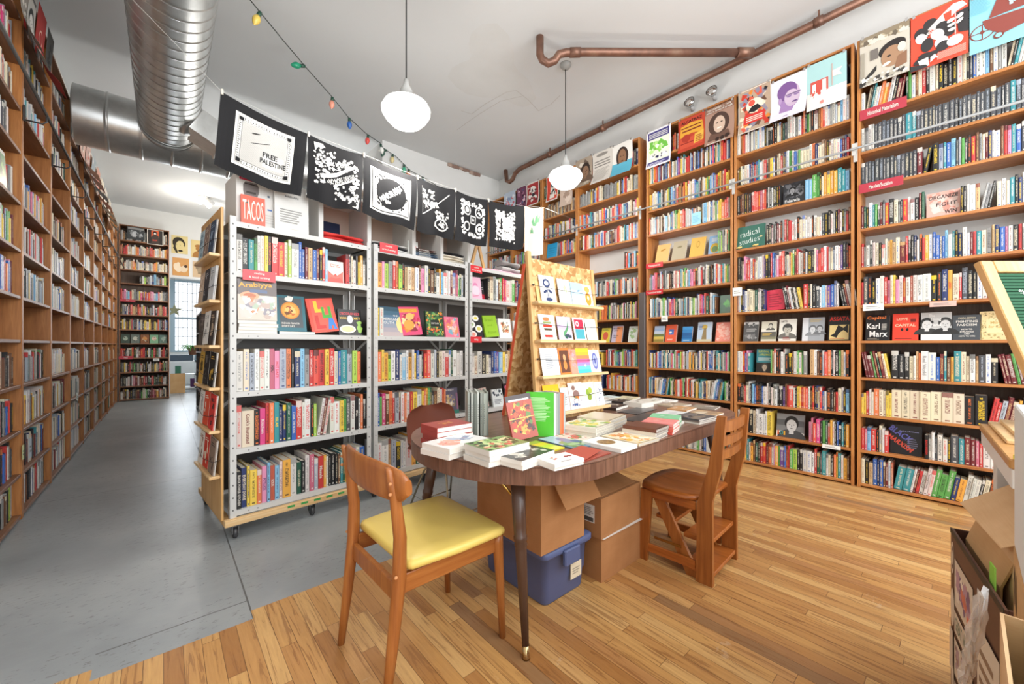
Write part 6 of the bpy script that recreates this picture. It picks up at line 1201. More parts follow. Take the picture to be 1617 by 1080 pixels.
poster(-.012, 3.74, .30, .42, '#8fcbd9', [('e', .2, .36, .2, .14, '#7f4038'), ('e', .2, .36, .175, .122, '#8fcbd9'), ('r', .02, .352, .38, .368, '#7f4038'), ('r', .19, .24, .21, .48, '#7f4038'), ('e', .2, .36, .04, .03, '#7f4038'), ('p', [(.2, .55), (.95, .5), (1, .28), (.5, .2), (.25, .4)], '#8c4a42'), ('p', [(.3, .55), (.85, .55), (.8, .8), (.7, .9), (.5, .92), (.42, .82)], '#8c4a42'), ('e', .6, .92, .13, .09, '#8c4a42'), ('e', .45, .2, .08, .06, '#7f4038'), ('e', .45, .2, .05, .04, '#8fcbd9'), ('b', .5, .6, .75, .8, ['#b5dfe8'], 5, 3, .05), ('l', .02, .7, .35, .98, 12, '#7ab8c9')], 'light blue poster with a brown wheelchair figure')
poster(3.082, 3.82, .30, .42, '#e9e6e0', [('r', 0, 0, 1, .42, '#5fb0c9'), ('e', .5, .58, .30, .3, '#3f302a'), ('e', .5, .56, .2, .25, '#8f6a50'), ('r', .4, .25, .6, .4, '#8f6a50'), ('h', .5, .2, .48, .2, '#5fb0c9', 0, 180), ('e', .43, .6, .035, .012, '#2a1f1a'), ('e', .57, .6, .035, .012, '#2a1f1a'), ('e', .5, .45, .07, .015, '#5a3428')], 'white and blue poster with a portrait, next to the tall side panel', c=.10)
poster(3.40, 3.83, .315, .44, '#d4cec6', [('e', .5, .9, .3, .05, '#8f8a84'), ('l', .1, .55, .9, .78, 3, '#8a8580', 1), ('l', .1, .1, .9, .5, 12, '#a8a39d')], 'pale grey printed broadside poster', c=.12)
poster(3.70, 3.84, .29, .43, '#a59584', [('b', 0, 0, 1, 1, ['#d9cfc2', '#6a5a4e', '#8f7d6c', '#c9bcab'], 24, 3, .2), ('portrait', .6, .55, .6, '#8a6a54', '#3a2e28', '#6a5648')], 'grey-brown portrait poster partly behind the glowing lamp', c=.14)
poster(4.28, 3.80, .24, .40, '#e6dfd6', [('r', .06, .05, .94, .95, '#cf4a38'), ('p', [(.3, .1), (.7, .1), (.75, .8), (.4, .9)], '#e8e2da'), ('e', .5, .65, .12, .14, '#4a5a64'), ('b', .1, .1, .9, .5, ['#2f2a2a', '#e8e2da'], 12, 3, .1)], 'narrow red and white poster left of the glowing lamp')
poster(4.00, 3.55, .24, .30, '#c9b3a4', [('b', .1, .1, .9, .9, ['#a89080', '#dccabc'], 14, 3, .2)], 'faded pinkish poster beneath the glowing lamp', x=4.448)
poster(4.73, 3.82, .29, .38, '#dfdad4', [('r', .06, .05, .94, .95, '#a83a3a'), ('e', .5, .6, .28, .24, '#e6e0da'), ('b', .1, .1, .9, .9, ['#2f2a30', '#e6e0da', '#8a3038'], 20, 6, .14)], 'red and black poster near the corner of the wall', c=.06)
poster(4.97, 3.82, .235, .36, '#6f3f58', [('b', .05, .05, .95, .95, ['#9a6a84', '#3f2438', '#d9b8c4', '#54597a'], 22, 5, .16)], 'dark plum poster near the corner of the wall', c=.06)
poster(5.30, 3.83, .30, .34, '#b9c4d4', [('b', .05, .05, .95, .95, ['#c9606a', '#8a9ab8', '#dfe4ea'], 22, 7, .16)], 'pale blue and red poster in the corner', c=.06)
# far-end posters
def fposter(x, z, w, h, base, items, label, y=12.24):
    return sheet('poster', w, h, base, items, Matrix.Translation((x, y, z)), label, group='posters on the far wall')
fposter(.14, 3.79, .30, .42, '#dccb92', [('e', .45, .58, .38, .34, '#3a342a', 10), ('e', .52, .42, .26, .30, '#dccb92'), ('r', .3, .46, .8, .49, '#3a342a'), ('e', .42, .46, .1, .05, '#dccb92'), ('e', .64, .46, .1, .05, '#dccb92'), ('e', .55, .16, .14, .06, '#3a342a'), ('p', [(.1, .3), (.2, .5), (.4, .06), (.3, .02)], '#3a342a')], 'cream far-wall poster with a black drawn face in glasses')
fposter(.50, 3.74, .28, .42, '#dfc88e', [('h', .5, .02, .42, .38, '#a8763f', 0, 180), ('e', .5, .52, .2, .14, '#a8763f'), ('e', .5, .66, .26, .10, '#a8763f')], 'tan far-wall poster with a brown silhouette in a headwrap')
fposter(.16, 3.27, .30, .42, '#cf9a5f', [('e', .3, .45, .22, .26, '#e6d5bb', 20), ('e', .7, .4, .22, .2, '#e2cdb0', -20), ('e', .8, .55, .1, .08, '#4a3428'), ('e', .35, .65, .1, .1, '#e6d5bb')], 'orange far-wall poster with two pale figures')
fposter(.53, 3.23, .27, .38, '#cdb290', [('e', .5, .62, .3, .18, '#8a7860'), ('r', .36, .2, .64, .6, '#8a7860'), ('e', .5, .45, .2, .14, '#9c8a70')], 'grey-tan far-wall poster with a silhouetted afro head')
for i, (z, c, it, lb) in enumerate(((2.62, '#5f6a58', [('e', .4, .55, .25, .3, '#c9b84a')], 'small framed print with a yellow swirl in the far room'), (2.16, '#8a97a4', [('b', 0, 0, 1, .5, ['#5f6c78', '#b4bfc8'], 10, 3, .2)], 'small grey landscape print in the far room'), (1.72, '#b86a94', [('g', 0, 0, 1, 1, ['#3f6aa8', '#4f7ab8', '#e0708a', '#d98aa8', '#8a6aa8']), ('e', .5, .5, .06, .1, '#f4c98a')], 'small pink and blue sunset print in the far room'), (1.30, '#9a8a6a', [('b', 0, 0, 1, 1, ['#6a5f48', '#c9b99a'], 10, 5, .2)], 'small brown print in the far room'))):
    fposter(1.10, z + .35, .50, .32, c, it, lb, 15.89)
sheet('poster', .28, .27, '#3f4244', [('r', .05, .8, .95, .95, '#8a8a88'), ('b', .08, .1, .92, .78, ['#8f9294', '#5c5f61', '#a9acae'], 30, 3, .12), ('r', .3, .2, .5, .6, '#b9bcbe')], Matrix.Translation((-.62 + .03, 11.93, 3.78)) @ Matrix.Rotation(R(2), 4, 'X'), 'dark grey poster on top of the far end bookcase', group='posters on the far wall')
sheet('poster', .27, .33, '#e6ddd0', [('r', .05, .03, .95, .97, '#3a3634'), ('r', .25, .5, .72, .95, '#d0613f'), ('p', [(.25, .05), (.75, .05), (.7, .6), (.5, .7), (.3, .6)], '#4a403c'), ('e', .48, .78, .14, .12, '#2f2a28'), ('e', .48, .74, .07, .05, '#efe8e0'), ('t', 'BLK', .48, .3, .3, .1, '#cf4a38')], Matrix.Translation((-.27, 11.93, 3.78)) @ Matrix.Rotation(R(2), 4, 'X'), 'black and orange poster with a long-haired figure, far end bookcase', group='posters on the far wall')
# posters hanging over the aisle bookcases
def apost(y, z, w, h, c, items, label, cl=.15): return sheet('poster', w, h, c, items, Matrix.Translation((-.70, y, z)) @ Matrix.Rotation(R(90), 4, 'Z') @ Matrix.Rotation(R(4), 4, 'X'), label, group='posters hanging over the aisle bookcases', disp=curl(cl), nx=2)
apost(4.16, 3.78, .16, .52, '#8f8a82', [('b', 0, 0, 1, 1, ['#cfcac2', '#4a4642'], 16, 3, .2)], 'crumpled grey poster above the first aisle bookcase')
apost(4.34, 3.80, .20, .55, '#b5b2ac', [('portrait', .5, .5, .4, '#cfcdc8', '#2a2a2a', '#3a3a3a'), ('r', .1, .8, .9, .84, '#5a5a5a')], 'grey poster with a black figure over the aisle')
apost(4.58, 3.79, .26, .58, '#a8332f', [('r', 0, 0, 1, .14, '#e8e4dc'), ('l', .08, .02, .92, .12, 2, '#4a4442', 1), ('e', .5, .62, .2, .11, '#e8b8a8'), ('e', .5, .62, .16, .085, '#a8332f'), ('r', .25, .28, .75, .45, '#e8d8cf'), ('r', .32, .31, .68, .42, '#a8332f'), ('r', .44, .42, .56, .52, '#e8b8a8')], 'red poster with a pale ring, curling over the aisle', .22)
apost(4.90, 3.79, .22, .5, '#4a4845', [('b', .1, .1, .9, .9, ['#2c2b2a', '#7a7672'], 12, 3, .2)], 'dark poster hanging over the second aisle bookcase')
for i, (y, c) in enumerate(((6.7, '#d9b3a4'), (7.1, '#c9a79c'), (7.6, '#9fa8ac'), (8.1, '#cf9a88'), (8.6, '#d9cdb8'), (9.1, '#c9c2b4'), (9.7, '#b9b4a8'))):
    apost(y, 3.74, .34, .55, c, [('b', .05, .05, .95, .95, ['#efe6dc', '#c9705f', '#8f8a84', c], 22, i, .14)], ('salmon', 'dusty pink', 'blue-grey', 'coral', 'cream', 'pale grey', 'stone')[i] + ' sheet hanging in the row far along the aisle', .25)

# ------------------------------------------------------------------ bandanas on a line
BX = [(.262, .485, 2.756, 2.667), (.747, .380, 2.667, 2.643), (1.127, .445, 2.643, 2.600), (1.572, .370, 2.600, 2.589), (1.942, .368, 2.589, 2.588), (2.310, .470, 2.588, 2.634)]
BLb = ['black bandana printed Free Palestine, closest to the duct', 'black bandana printed No More Deaths', 'black bandana with a square frame around a dark medallion', 'black bandana with a diagonal white line', 'black bandana with round emblems', 'black bandana with dense leaf print beside the cream cloth']
WP = '#e8e6e1'; BK = '#242426'
rnd = random.Random(11)
def petals(x0, y0, x1, y1, n, sd, s=.04, cols=(WP,)): return ('b', x0, y0, x1, y1, list(cols), n, sd, s)
BI = [
 [('r', .17, .13, .85, .86, WP), ('r', .20, .165, .82, .825, BK), ('r', .203, .168, .817, .822, WP), ('r', .245, .215, .775, .775, BK), ('r', .25, .22, .77, .77, WP)] +
 [('r', .21 + .03 * i, .178, .217 + .03 * i, .205 - .008 * (i % 2), BK) for i in range(20)] + [('r', .21 + .03 * i, .785, .217 + .03 * i, .812 - .008 * (i % 2), BK) for i in range(20)] +
 [('r', .21, .23 + .03 * i, .235 - .008 * (i % 2), .238 + .03 * i, BK) for i in range(18)] + [('r', .785, .23 + .03 * i, .81 - .008 * (i % 2), .238 + .03 * i, BK) for i in range(18)] +
 [('r', .21, .76, .26, .81, BK), ('r', .76, .76, .81, .81, BK), ('r', .21, .18, .26, .23, BK), ('r', .76, .18, .81, .23, BK)] +
 [('l', .255, .225, .765, .765, 46, '#bdbbb6', 1), ('r', .50, .26, .74, .45, WP), ('t', 'FREE', .58, .43, .17, .07, BK, 2), ('t', 'PALESTINE', .62, .34, .30, .07, BK, 2), ('e', .40, .66, .05, .008, BK, 20), ('e', .46, .55, .12, .004, BK, 24)],
 [petals(.08, .55, .5, .93, 46, 2), petals(.5, .6, .92, .85, 26, 3), petals(.1, .25, .4, .6, 26, 4), petals(.45, .08, .95, .4, 48, 5), petals(.75, .3, .97, .6, 20, 6), ('p', [(.1, .92), (.25, .95), (.3, .9), (.17, .86), (.12, .78)], WP), ('p', [(.2, .44), (.5, .56), (.7, .68), (.86, .74), (.86, .70), (.7, .62), (.5, .49), (.22, .38)], WP), ('t', 'NO MAS MUERTES', .48, .69, .50, .075, WP, 8), ('t', 'NO MORE DEATHS', .60, .46, .50, .085, WP, 24), ('r', .35, .60, .7, .61, WP), ('p', [(.45, .35), (.8, .49), (.8, .46), (.45, .32)], WP), ('p', [(.88, .05), (.95, .2), (.93, .02), (.8, .04)], WP)],
 [('r', .12, .14, .88, .88, WP), ('r', .15, .17, .85, .85, BK), ('r', .165, .185, .835, .835, WP), petals(.17, .19, .83, .83, 120, 7, .03, (BK, WP)), ('e', .5, .51, .28, .28, BK), ('t', 'MENOS', .40, .44, .26, .08, WP, 35), ('t', 'MUROS', .50, .52, .34, .11, WP, 35), ('t', 'MAS', .60, .62, .18, .10, WP, 35), petals(.3, .3, .5, .4, 8, 3, .03)],
 [('p', [(.12, .35), (.135, .34), (.85, .86), (.84, .875)], WP), petals(.1, .5, .45, .88, 40, 9, .045), ('t', 'A VIVIR', .35, .56, .36, .12, WP, 14), petals(.4, .12, .85, .5, 60, 10, .045), ('e', .62, .22, .2, .12, WP), ('e', .62, .22, .17, .09, BK), petals(.5, .15, .75, .3, 14, 2, .04), ('r', .12, .36, .125, .88, WP)],
 [petals(.12, .12, .88, .25, 34, 21, .045), petals(.12, .76, .88, .9, 34, 22, .045), petals(.12, .2, .25, .8, 26, 23, .045), petals(.78, .2, .9, .8, 26, 24, .045), ('e', .32, .68, .12, .12, WP), ('e', .32, .68, .09, .09, BK), ('e', .32, .68, .06, .06, WP), ('e', .70, .68, .12, .12, WP), ('e', .70, .68, .09, .09, BK), petals(.63, .6, .77, .76, 9, 2, .03), ('r', .42, .40, .60, .58, WP), ('r', .445, .425, .575, .555, BK), ('e', .51, .49, .035, .035, WP), ('e', .30, .33, .1, .1, WP), ('e', .30, .33, .07, .07, BK), ('e', .72, .33, .12, .12, WP), ('e', .72, .33, .08, .08, BK), ('e', .72, .33, .05, .05, WP)],
 [petals(.14, .12, .74, .86, 210, 31, .05)]]
for i, ((x, w, z0, z1), lb) in enumerate(zip(BX, BLb)):
    h = .455 if i == 0 else .44
    def disp(u_, v_, i=i, w=w, z0=z0, z1=z1):
        sag = -.018 * math.sin(math.pi * u_) * (1 - v_ * .3); side = .010 * math.sin(u_ * 11 + i * 2) * v_ + .012 * math.sin(u_ * 5 + i) * v_
        return (-.045 * v_ * (1 if i < 5 else 1.2) * (.5 - u_) * -.3 - (.04 * v_ if i in (0,) else .012 * v_), side + .0 - .02 * math.sin(v_ * 3) , (z1 - z0) * u_ + sag + .006 * math.sin(u_ * 8 + i) * v_)
    o = sheet('bandana', w * .995, h, BK, BI[i], Matrix.Translation((x, 2.985, z0 - .004)), lb, 'bandana', 'black bandanas pegged on the line', disp, 'cloth', 20, 10, .0012)
    for fx in (.015,): MB().mat(MAT['plastic']).box(fx * w - .006, -.008, -.02, fx * w + .006, .010, .014, '#d9d2c4').build('peg', o)
sheet('tote_cloth', .275, .50, '#e9dccb', [('p', [(.35, .70), (.45, .82), (.5, .68), (.55, .80), (.65, .86), (.66, .70), (.55, .62), (.42, .62)], '#6fa57a'), ('e', .75, .76, .05, .08, '#6fa57a', -20), ('e', .66, .78, .04, .09, '#6fa57a'), ('e', .36, .5, .09, .02, '#6fa57a', 40), ('e', .36, .5, .09, .02, '#6fa57a', -40), ('e', .36, .54, .03, .05, '#6fa57a')], Matrix.Translation((2.785, 2.985, 2.632)), 'cream cloth with green leaf print at the end of the bandana line', 'cloth', None, lambda u_, v_: (.0, .012 * math.sin(u_ * 9) * v_, .05 * u_ - .012 * math.sin(math.pi * u_) + .03 * (1 - u_) * 0), 'cloth', 10, 8)
b = MB(); b.tube([(-1.02, 3.55, 3.85), (-.25, 3.25, 3.35), (.262, 2.987, 2.757), (.747, 2.987, 2.668), (1.127, 2.987, 2.644), (1.572, 2.987, 2.601), (1.942, 2.987, 2.590), (2.310, 2.987, 2.589), (2.785, 2.987, 2.634), (3.064, 2.987, 2.684), (4.44, 3.6, 2.95)], .0009, 5, '#e0ded8'); tag(b.build('clothes_line'), 'thin white line carrying the bandanas', 'line')

# ------------------------------------------------------------------ on top of the white racks
K = rackM(0)
def on(o, x, y, z, rz=0): return place(o, K @ Matrix.Translation((x, y, z)) @ Matrix.Rotation(R(rz), 4, 'Z'))
RT = 1.991
t = empty('appliance_box', (0, 0, 0), 0, 'white product carton picturing a grey appliance, behind the orange-red book', 'box'); t.matrix_world = K @ Matrix.Translation((.055, .05, RT + .0))
b = MB().mat(MAT['paper']).rbox(0, 0, 0, .42, .3, .335, .002, '#d9d7d3'); art(b, .42, .335, [('r', .04, .86, .27, .97, '#b8324a'), ('t', 'MUELLER', .155, .915, .17, .05, 'w'), ('p', [(.10, .58), (.28, .58), (.30, .66), (.30, .78), (.27, .84), (.12, .84), (.09, .78), (.09, .66)], '#77706e'), ('r', .11, .79, .28, .81, '#3a3635'), ('r', .13, .62, .26, .66, '#4a4543'), ('r', .33, 0, .335, 1, '#d0cec9'), ('r', .42, .62, .45, .66, '#5a6a7a'), ('r', .42, .36, .48, .39, '#5f7ab0'), ('l', .38, .1, .6, .3, 4, '#c9c7c2')], FR); b.build('carton_body', t)
o = faced(K, .075, RT, .135, .185, .02, '#e4593f', [('t', 'TACOS', .5, .5, .86, .70, '#f4ddd2', 0, .004), ('e', .25, .74, .05, .03, '#4a4a3a', 40), ('e', .78, .22, .05, .04, '#4a4a3a', 40)], 'orange-red book reading Tacos, standing on top of the rack', y=.016, lean=3, group=None)
o = faced(K, .265, RT + .0, .215, .285, .02, '#dddcd8', [('t', 'BANDANAS', .5, .84, .4, .05, '#4a4a48'), ('h', .5, .72, .12, .08, '#e2e1dc', 0, 180), ('l', .15, .2, .85, .55, 6, '#9a9a97'), ('l', .4, .05, .8, .08, 1, '#c9c7c2')], 'white notice reading Bandanas, standing on the rack below the bandanas', y=.012, lean=2, cat='sign', name='notice_board', group=None)
t = empty('cubby_shelf', (0, 0, 0), 0, 'white cubby shelf on top of the racks, under the bandanas', 'shelf unit'); t.matrix_world = K @ Matrix.Translation((.56, .045, RT))
for x in (0, .375, .79, 1.09, 1.42): MB().mat(MAT['metalpaint']).rbox(x, 0, 0, x + .034, .34, .35, .002, '#cfcecb').build('divider', t)
MB().mat(MAT['metalpaint']).rbox(0, 0, .352, 1.455, .34, .372, .002, '#e6e5e2').build('top_panel', t); MB().mat(MAT['metalpaint']).rbox(.035, .03, 0, 1.419, .335, .008, .002, '#e0dfdb').build('base_panel', t)
MB().mat(MAT['paper']).box(.035, .332, .009, 1.419, .336, .351, '#c9b0a0').build('back_panel', t)
def folded(name, x, y, z, w, d, h, cols, label, sd=1):
    r = random.Random(sd); n = len(cols); t = empty(name, (0, 0, 0), 0, label, 'clothing'); t.matrix_world = K @ Matrix.Translation((x, y, z))
    for i, c in enumerate(cols):
        b = MB().mat(MAT['cloth']).col(c); rings = []
        hh = h / n
        for k in range(11):
            u_ = k / 10; e = .8 + .2 * math.sin(math.pi * u_); P = []
            for j in range(10):
                a = 6.2832 * j / 10; P.append((u_ * w, d / 2 + math.cos(a) * d / 2 * e + r.uniform(-.004, .004), hh * i + hh / 2 + math.sin(a) * hh * .55 * (.75 + .25 * math.sin(u_ * 7 + i)) + r.uniform(-.002, .002) + .003))
            rings.append(P)
        b.loft(rings); b.build('fold', t)
    return t
folded('folded_shirt', .61, .06, RT + .009, .31, .2, .065, ['#cf3a38', '#e04a45'], 'crumpled red shirt in the first white cubby', 3)
faced(K, .62, RT + .009, .20, .2, .012, '#242b45', [], 'navy folder behind the crumpled red shirt', y=.28, lean=4, cat='folder', name='folder', group=None)
folded('folded_bandana', .98, .03, RT + .009, .33, .22, .06, ['#efeeea', '#2a2a2c', '#c9c7c2'], 'folded black and white bandanas in the second cubby', 5)
for i, (c, w_) in enumerate((('#5f7f9f', .235), ('#6a87a4', .23), ('#3f3a38', .22), ('#7a4034', .21))):
    b = MB().mat(MAT['gloss']).col(c); b.M = Matrix(((1, 0, 0, 0), (0, 0, -1, .16), (0, 1, 0, 0), (0, 0, 0, 1))); b.prism(cover_poly(w_, .017), 0, .16); b.M = Matrix()
    art(b, w_, .017, [('t', ('PALESTINE', 'RESISTANCE', 'NO CHOICE', 'BORDERS')[i], .4, .5, .5, .5, 'w')], FR)
    o = b.build('stacked_book'); on(o, 1.39, .055, RT + .0095 + i * .0178, -3); tag(o, ('lowest blue', 'second blue', 'dark', 'topmost brown')[i] + ' book lying in the third cubby', 'book', 'books lying in the cubby')
faced(K, 1.345, RT + .0095, .10, .135, .012, '#e8ebe6', [('e', .55, .55, .3, .3, '#e0604f'), ('e', .3, .3, .16, .12, '#6fae7a')], 'white card with a watermelon shape in the cubby', y=.10, lean=4, cat='card', name='display_card', group=None)
folded('folded_shirts', 1.69, .05, RT + .009, .27, .24, .10, ['#e9e0cf', '#e2d8c6', '#ebe4d8', '#2f2e30'], 'cream shirts folded under a black patterned cloth in the last cubby', 7)
t = empty('wooden_easel', (0, 0, 0), 0, 'small wooden easel leaning on top of the last white rack', 'easel'); t.matrix_world = K @ Matrix.Translation((2.10, .12, RT))
for x0, x1 in ((.10, -.02), (.06, .17)):
    b = MB().mat(MAT['pine_z']); b.bar((x0, 0, .36), (x1, .0, .004), .02, .03); b.build('leg', t)
b = MB().mat(MAT['paint']); b.bar((.02, .06, .33), (.02, .06, .002), .01, .09, '#2a3a66'); o = b.build('navy_pouch'); on(o, 2.04, .10, RT); tag(o, 'navy pouch standing beside the wooden easel', 'pouch')
folded('pink_scarf', 2.25, .04, RT, .6, .16, .028, ['#e6b4c4'], 'pink scarf trailing along the top of the last white rack', 9)
t = folded('patterned_bag', 2.52, .08, RT + .03, .30, .18, .13, ['#a9a8a6', '#8f8e8d'], 'grey patterned bag slumped on top of the last white rack', 11); t['category'] = 'bag'

# ------------------------------------------------------------------ pamphlet ledges on the rack end
PE = empty('pamphlet_rack', (0, 0, 0), 0, 'plywood end board with narrow ledges of pamphlets facing the aisle', 'display rack'); PE.matrix_world = K @ Matrix.Translation((-.02, 0, 0))
b = MB().mat(MAT['pine_z']); b.box(-.014, .0, .13, -.001, .62, 2.06); b.build('end_board', PE)
PZ = [.407, .685, .95, 1.21, 1.488, 1.774]
for z in PZ:
    b = MB().mat(MAT['pine_x']); b.rbox(-.072, .01, z - .018, -.0145, .52, z, .003); b.build('ledge', PE)
    b = MB(); b.tube([(-.016, .015, z + .095), (-.05, .02, z + .085), (-.066, .25, z + .07), (-.05, .52, z + .09), (-.016, .53, z + .095)], .0016, 6, '#262628'); b.build('elastic_cord', PE)
PMt = K @ Matrix.Translation((-.02 - .016, .515, 0)) @ Matrix.Rotation(R(-90), 4, 'Z')
zc = [[('#e9e4da', '#8f5a4a'), ('#c9402f', '#e8d9c0'), ('#8a7464', '#2f2a28')], [('#e9e6e0', '#b0b0b0'), ('#d9553a', '#f0ddcc'), ('#cf3a34', '#2a2a2a')], [('#c9a04a', '#5a4a24'), ('#2a2828', '#6a6664'), ('#1f1e1f', '#c9a03f')], [('#5a524e', '#8a807a'), ('#e4e2de', '#a8a6a2'), ('#3d3634', '#b09a84')], [('#c9b09a', '#e6d6c6'), ('#3f3f44', '#a8a8ac'), ('#c9ccd0', '#8f9499')], [('#b5cbd6', '#5a7a8f'), ('#8a7468', '#c9b8a8'), ('#3c4a5e', '#7f8fa4')]]
for ri, z in enumerate(PZ):
    for ci, (c, c2) in enumerate(zc[ri]):
        for q in range(2):
            o = faced(PMt, .0 + ci * .17, z, .15, .215, .005, c if q == 0 else '#dedbd4', [('b', .1, .1, .9, .9, [c2, c], 10, ri * 3 + ci, .2), ('l', .15, .8, .85, .92, 2, c2)] if q == 0 else None, ('front' if q == 0 else 'rear') + f' {("cream", "red", "dark")[ci] if ri < 2 else ("tan", "black", "grey")[ci] if ri < 4 else ("pale", "brown", "slate")[ci]} pamphlet on the {("lowest", "second", "third", "fourth", "fifth", "topmost")[ri]} ledge facing the aisle', y=-.036 + q * .007, lean=5, cat='pamphlet', name='pamphlet', group='pamphlets on the aisle ledges', tilt=(-2 if ci % 2 else 2))

# ------------------------------------------------------------------ far room
t = empty('low_cubby_shelf', (.10, 14.0, 0), 0, 'low white cubby shelf in the far room', 'shelf unit')
for x in (0, .55, 1.1): MB().mat(MAT['metalpaint']).box(x, 0, 0, x + .04, .35, .78, '#d9dde0').build('divider', t)
for z in (.06, .42, .78): MB().mat(MAT['metalpaint']).box(0.04, .0, z - .035, 1.1, .35, z, '#dfe2e4').build('shelf', t)
for i, (x, c) in enumerate(((.08, '#3f6f5a'), (.62, '#e6dcc8'), (.15, '#b0a070'), (.4, '#54345a'))):
    o = MB().mat(MAT['paper']).rbox(0, 0, 0, .12 + .1 * (i % 2), .25, .22, .004, c).build('storage_box'); o.location = (.16 + x, 14.05, .425 if i < 2 else .065); tag(o, ('dark green', 'cream', 'olive', 'plum')[i] + ' box of papers in the far low shelf', 'box', 'boxes in the far room shelf')
o = MB().mat(MAT['paint']).rbox(0, 0, 0, .5, .3, .16, .01, '#3f4f5f').build('crate'); o.location = (.12, 14.02, .785); tag(o, 'blue-grey crate on the far low shelf', 'crate')
o = MB().mat(MAT['paint']).rbox(0, 0, 0, .45, .3, .15, .01, '#6f8a9a').build('crate'); o.location = (.65, 14.02, .785); tag(o, 'pale blue crate on the far low shelf', 'crate')
t = empty('potted_plant', (.62, 14.1, .94), 0, 'green leafy plant in a brown pot by the far window', 'plant')
b = MB().mat(MAT['paint']); b.lathe([(0, 0), (.09, 0), (.12, .2), (.125, .2), (.11, .19), (0, .18)], 18, '#8a5f48'); b.build('pot', t)
b = MB().mat(MAT['leaf']); r = random.Random(3)
for k in range(26):
    a = r.random() * 6.28; l_ = r.uniform(.18, .4); u0 = Vector((math.cos(a), math.sin(a), 0)); sd_ = Vector((-math.sin(a), math.cos(a), 0))
    pts = [Vector((0, 0, .18)) + u0 * l_ * q + Vector((0, 0, 1)) * (l_ * 1.3 * q - l_ * 1.5 * q * q) for q in (0, .35, .7, 1)]
    wv = (.008, .02, .016, .001); b.loft([[tuple(p - sd_ * w_), tuple(p + Vector((0, 0, .004))), tuple(p + sd_ * w_), tuple(p - Vector((0, 0, .002)))] for p, w_ in zip(pts, wv)])
b.build('foliage', t)
t = empty('side_table', (1.0, 13.2, 0), 0, 'small dark table in the far room', 'table'); MB().mat(MAT['walnut']).rbox(-.3, -.2, .7, .5, .3, .74, .004).build('table_top', t)
for x, y in ((-.26, -.16), (.46, -.16), (-.26, .26), (.46, .26)): MB().mat(MAT['walnut']).box(x - .02, y - .02, 0, x + .02, y + .02, .698).build('leg', t)
b = MB().mat(MAT['paint']).col('#6d6f4f')
P = [((.16 if k % 2 == 0 else .06) * math.cos(.3 + k * .6283), (.16 if k % 2 == 0 else .06) * math.sin(.3 + k * .6283)) for k in range(10)]
b.M = Matrix.Rotation(R(90), 4, 'X'); b.prism(P, -.015, .015); o = b.build('paper_star'); o.location = (.20, 12.6, 2.05); tag(o, 'olive paper star hanging before the far window', 'ornament')
b = MB(); b.tube([(.20, 12.6, 2.2), (.20, 12.6, 3.399)], .002, 5, '#3a3a3a'); o = b.build('string'); o.parent = bpy.data.objects['paper_star']; o.location = (-.20, -12.6, -2.05)
t = carton('carton_with_bags', .10, 13.1, 0, .32, .3, .48, 0, 'brown carton with papers standing in the far doorway', 'kraft', closed=False)

# ------------------------------------------------------------------ counter, letter board and boxes by the camera
t = empty('service_counter', (2.28, -.03, 0), R(3.5), 'counter with a wooden top and white panels in front of the bookcase', 'counter')
MB().mat(MAT['desk_wood']).rbox(-.66, -.75, .895, .0, 0, .92, .003).build('counter_top', t)
MB().mat(MAT['metalpaint']).rbox(-.66, -.02, .845, 0, -.004, .894, .002, '#e2e0dc').build('fascia', t)
MB().mat(MAT['metalpaint']).rbox(-.10, -.72, 0, -.03, -.03, .844, .003, '#dcdad5').build('side_panel', t)
MB().mat(MAT['metalpaint']).rbox(-.64, -.72, 0, -.57, -.56, .844, .003, '#dcdad5').build('side_panel', t)
MB().mat(MAT['metalpaint']).rbox(-.56, -.70, 0, -.11, -.685, .844, .003, '#cfccc6').build('rear_panel', t)
b = MB().mat(MAT['pine_x']); b.rbox(-.42, -.10, .921, -.005, -.02, .932, .002); b.rbox(-.40, -.085, .9325, -.02, -.045, .944, .002); o = b.build('wooden_tray'); o.matrix_world = t.matrix_world.copy() if False else (Matrix.Translation((2.28, -.03, 0)) @ Matrix.Rotation(R(3.5), 4, 'Z')); tag(o, 'low wooden card tray along the edge of the counter', 'tray')
for i in range(3):
    b = MB().mat(MAT['paper']); b.M = Matrix.Translation((1.60 - i * .055, -.125 - .004 * i, .921 + i * .0125)) @ Matrix.Rotation(R(20 + 25 * i), 4, 'Z'); b.rbox(-.038, -.038, 0, .038, .038, .012, .001, ('#efe14a', '#f0e468', '#e9d93f')[i]); o = b.build('sticky_note_pad'); tag(o, ('lowest', 'middle', 'topmost')[i] + ' yellow sticky note pad on the counter', 'note pad', 'yellow sticky notes')
# letter board, facing into the room and leaning back
LBm = Matrix.Translation((2.061, -.189, .921)) @ Matrix.Rotation(R(-41.2), 4, 'Z') @ Matrix.Rotation(R(-19.6), 4, 'X')
t = empty('letter_board', (0, 0, 0), 0, 'green felt letter board in a pale wood frame, leaning on the counter', 'letter board'); t.matrix_world = LBm
LW, LH, fwd = .46, .628, .045
for a in ((0, 0, fwd, LH), (LW - fwd, 0, LW, LH), (fwd + .0005, 0, LW - fwd - .0005, fwd), (fwd + .0005, LH - fwd, LW - fwd - .0005, LH)):
    b = MB().mat(MAT['pine_z']); b.rbox(a[0], 0, a[1], a[2], .025, a[3], .003); b.build('frame_bar', t)
b = MB().mat(MAT['cloth']).col('#2e5a41')
for k in range(44): b.prism([(fwd, .012), (LW - fwd, .012), (LW - fwd, .006), (fwd, .006)], fwd + k * .0122, fwd + k * .0122 + .009)
b.box(fwd, .012, fwd, LW - fwd, .016, LH - fwd, '#1f3f2d'); b.build('felt_panel', t)
b = MB().mat(MAT['plastic'])
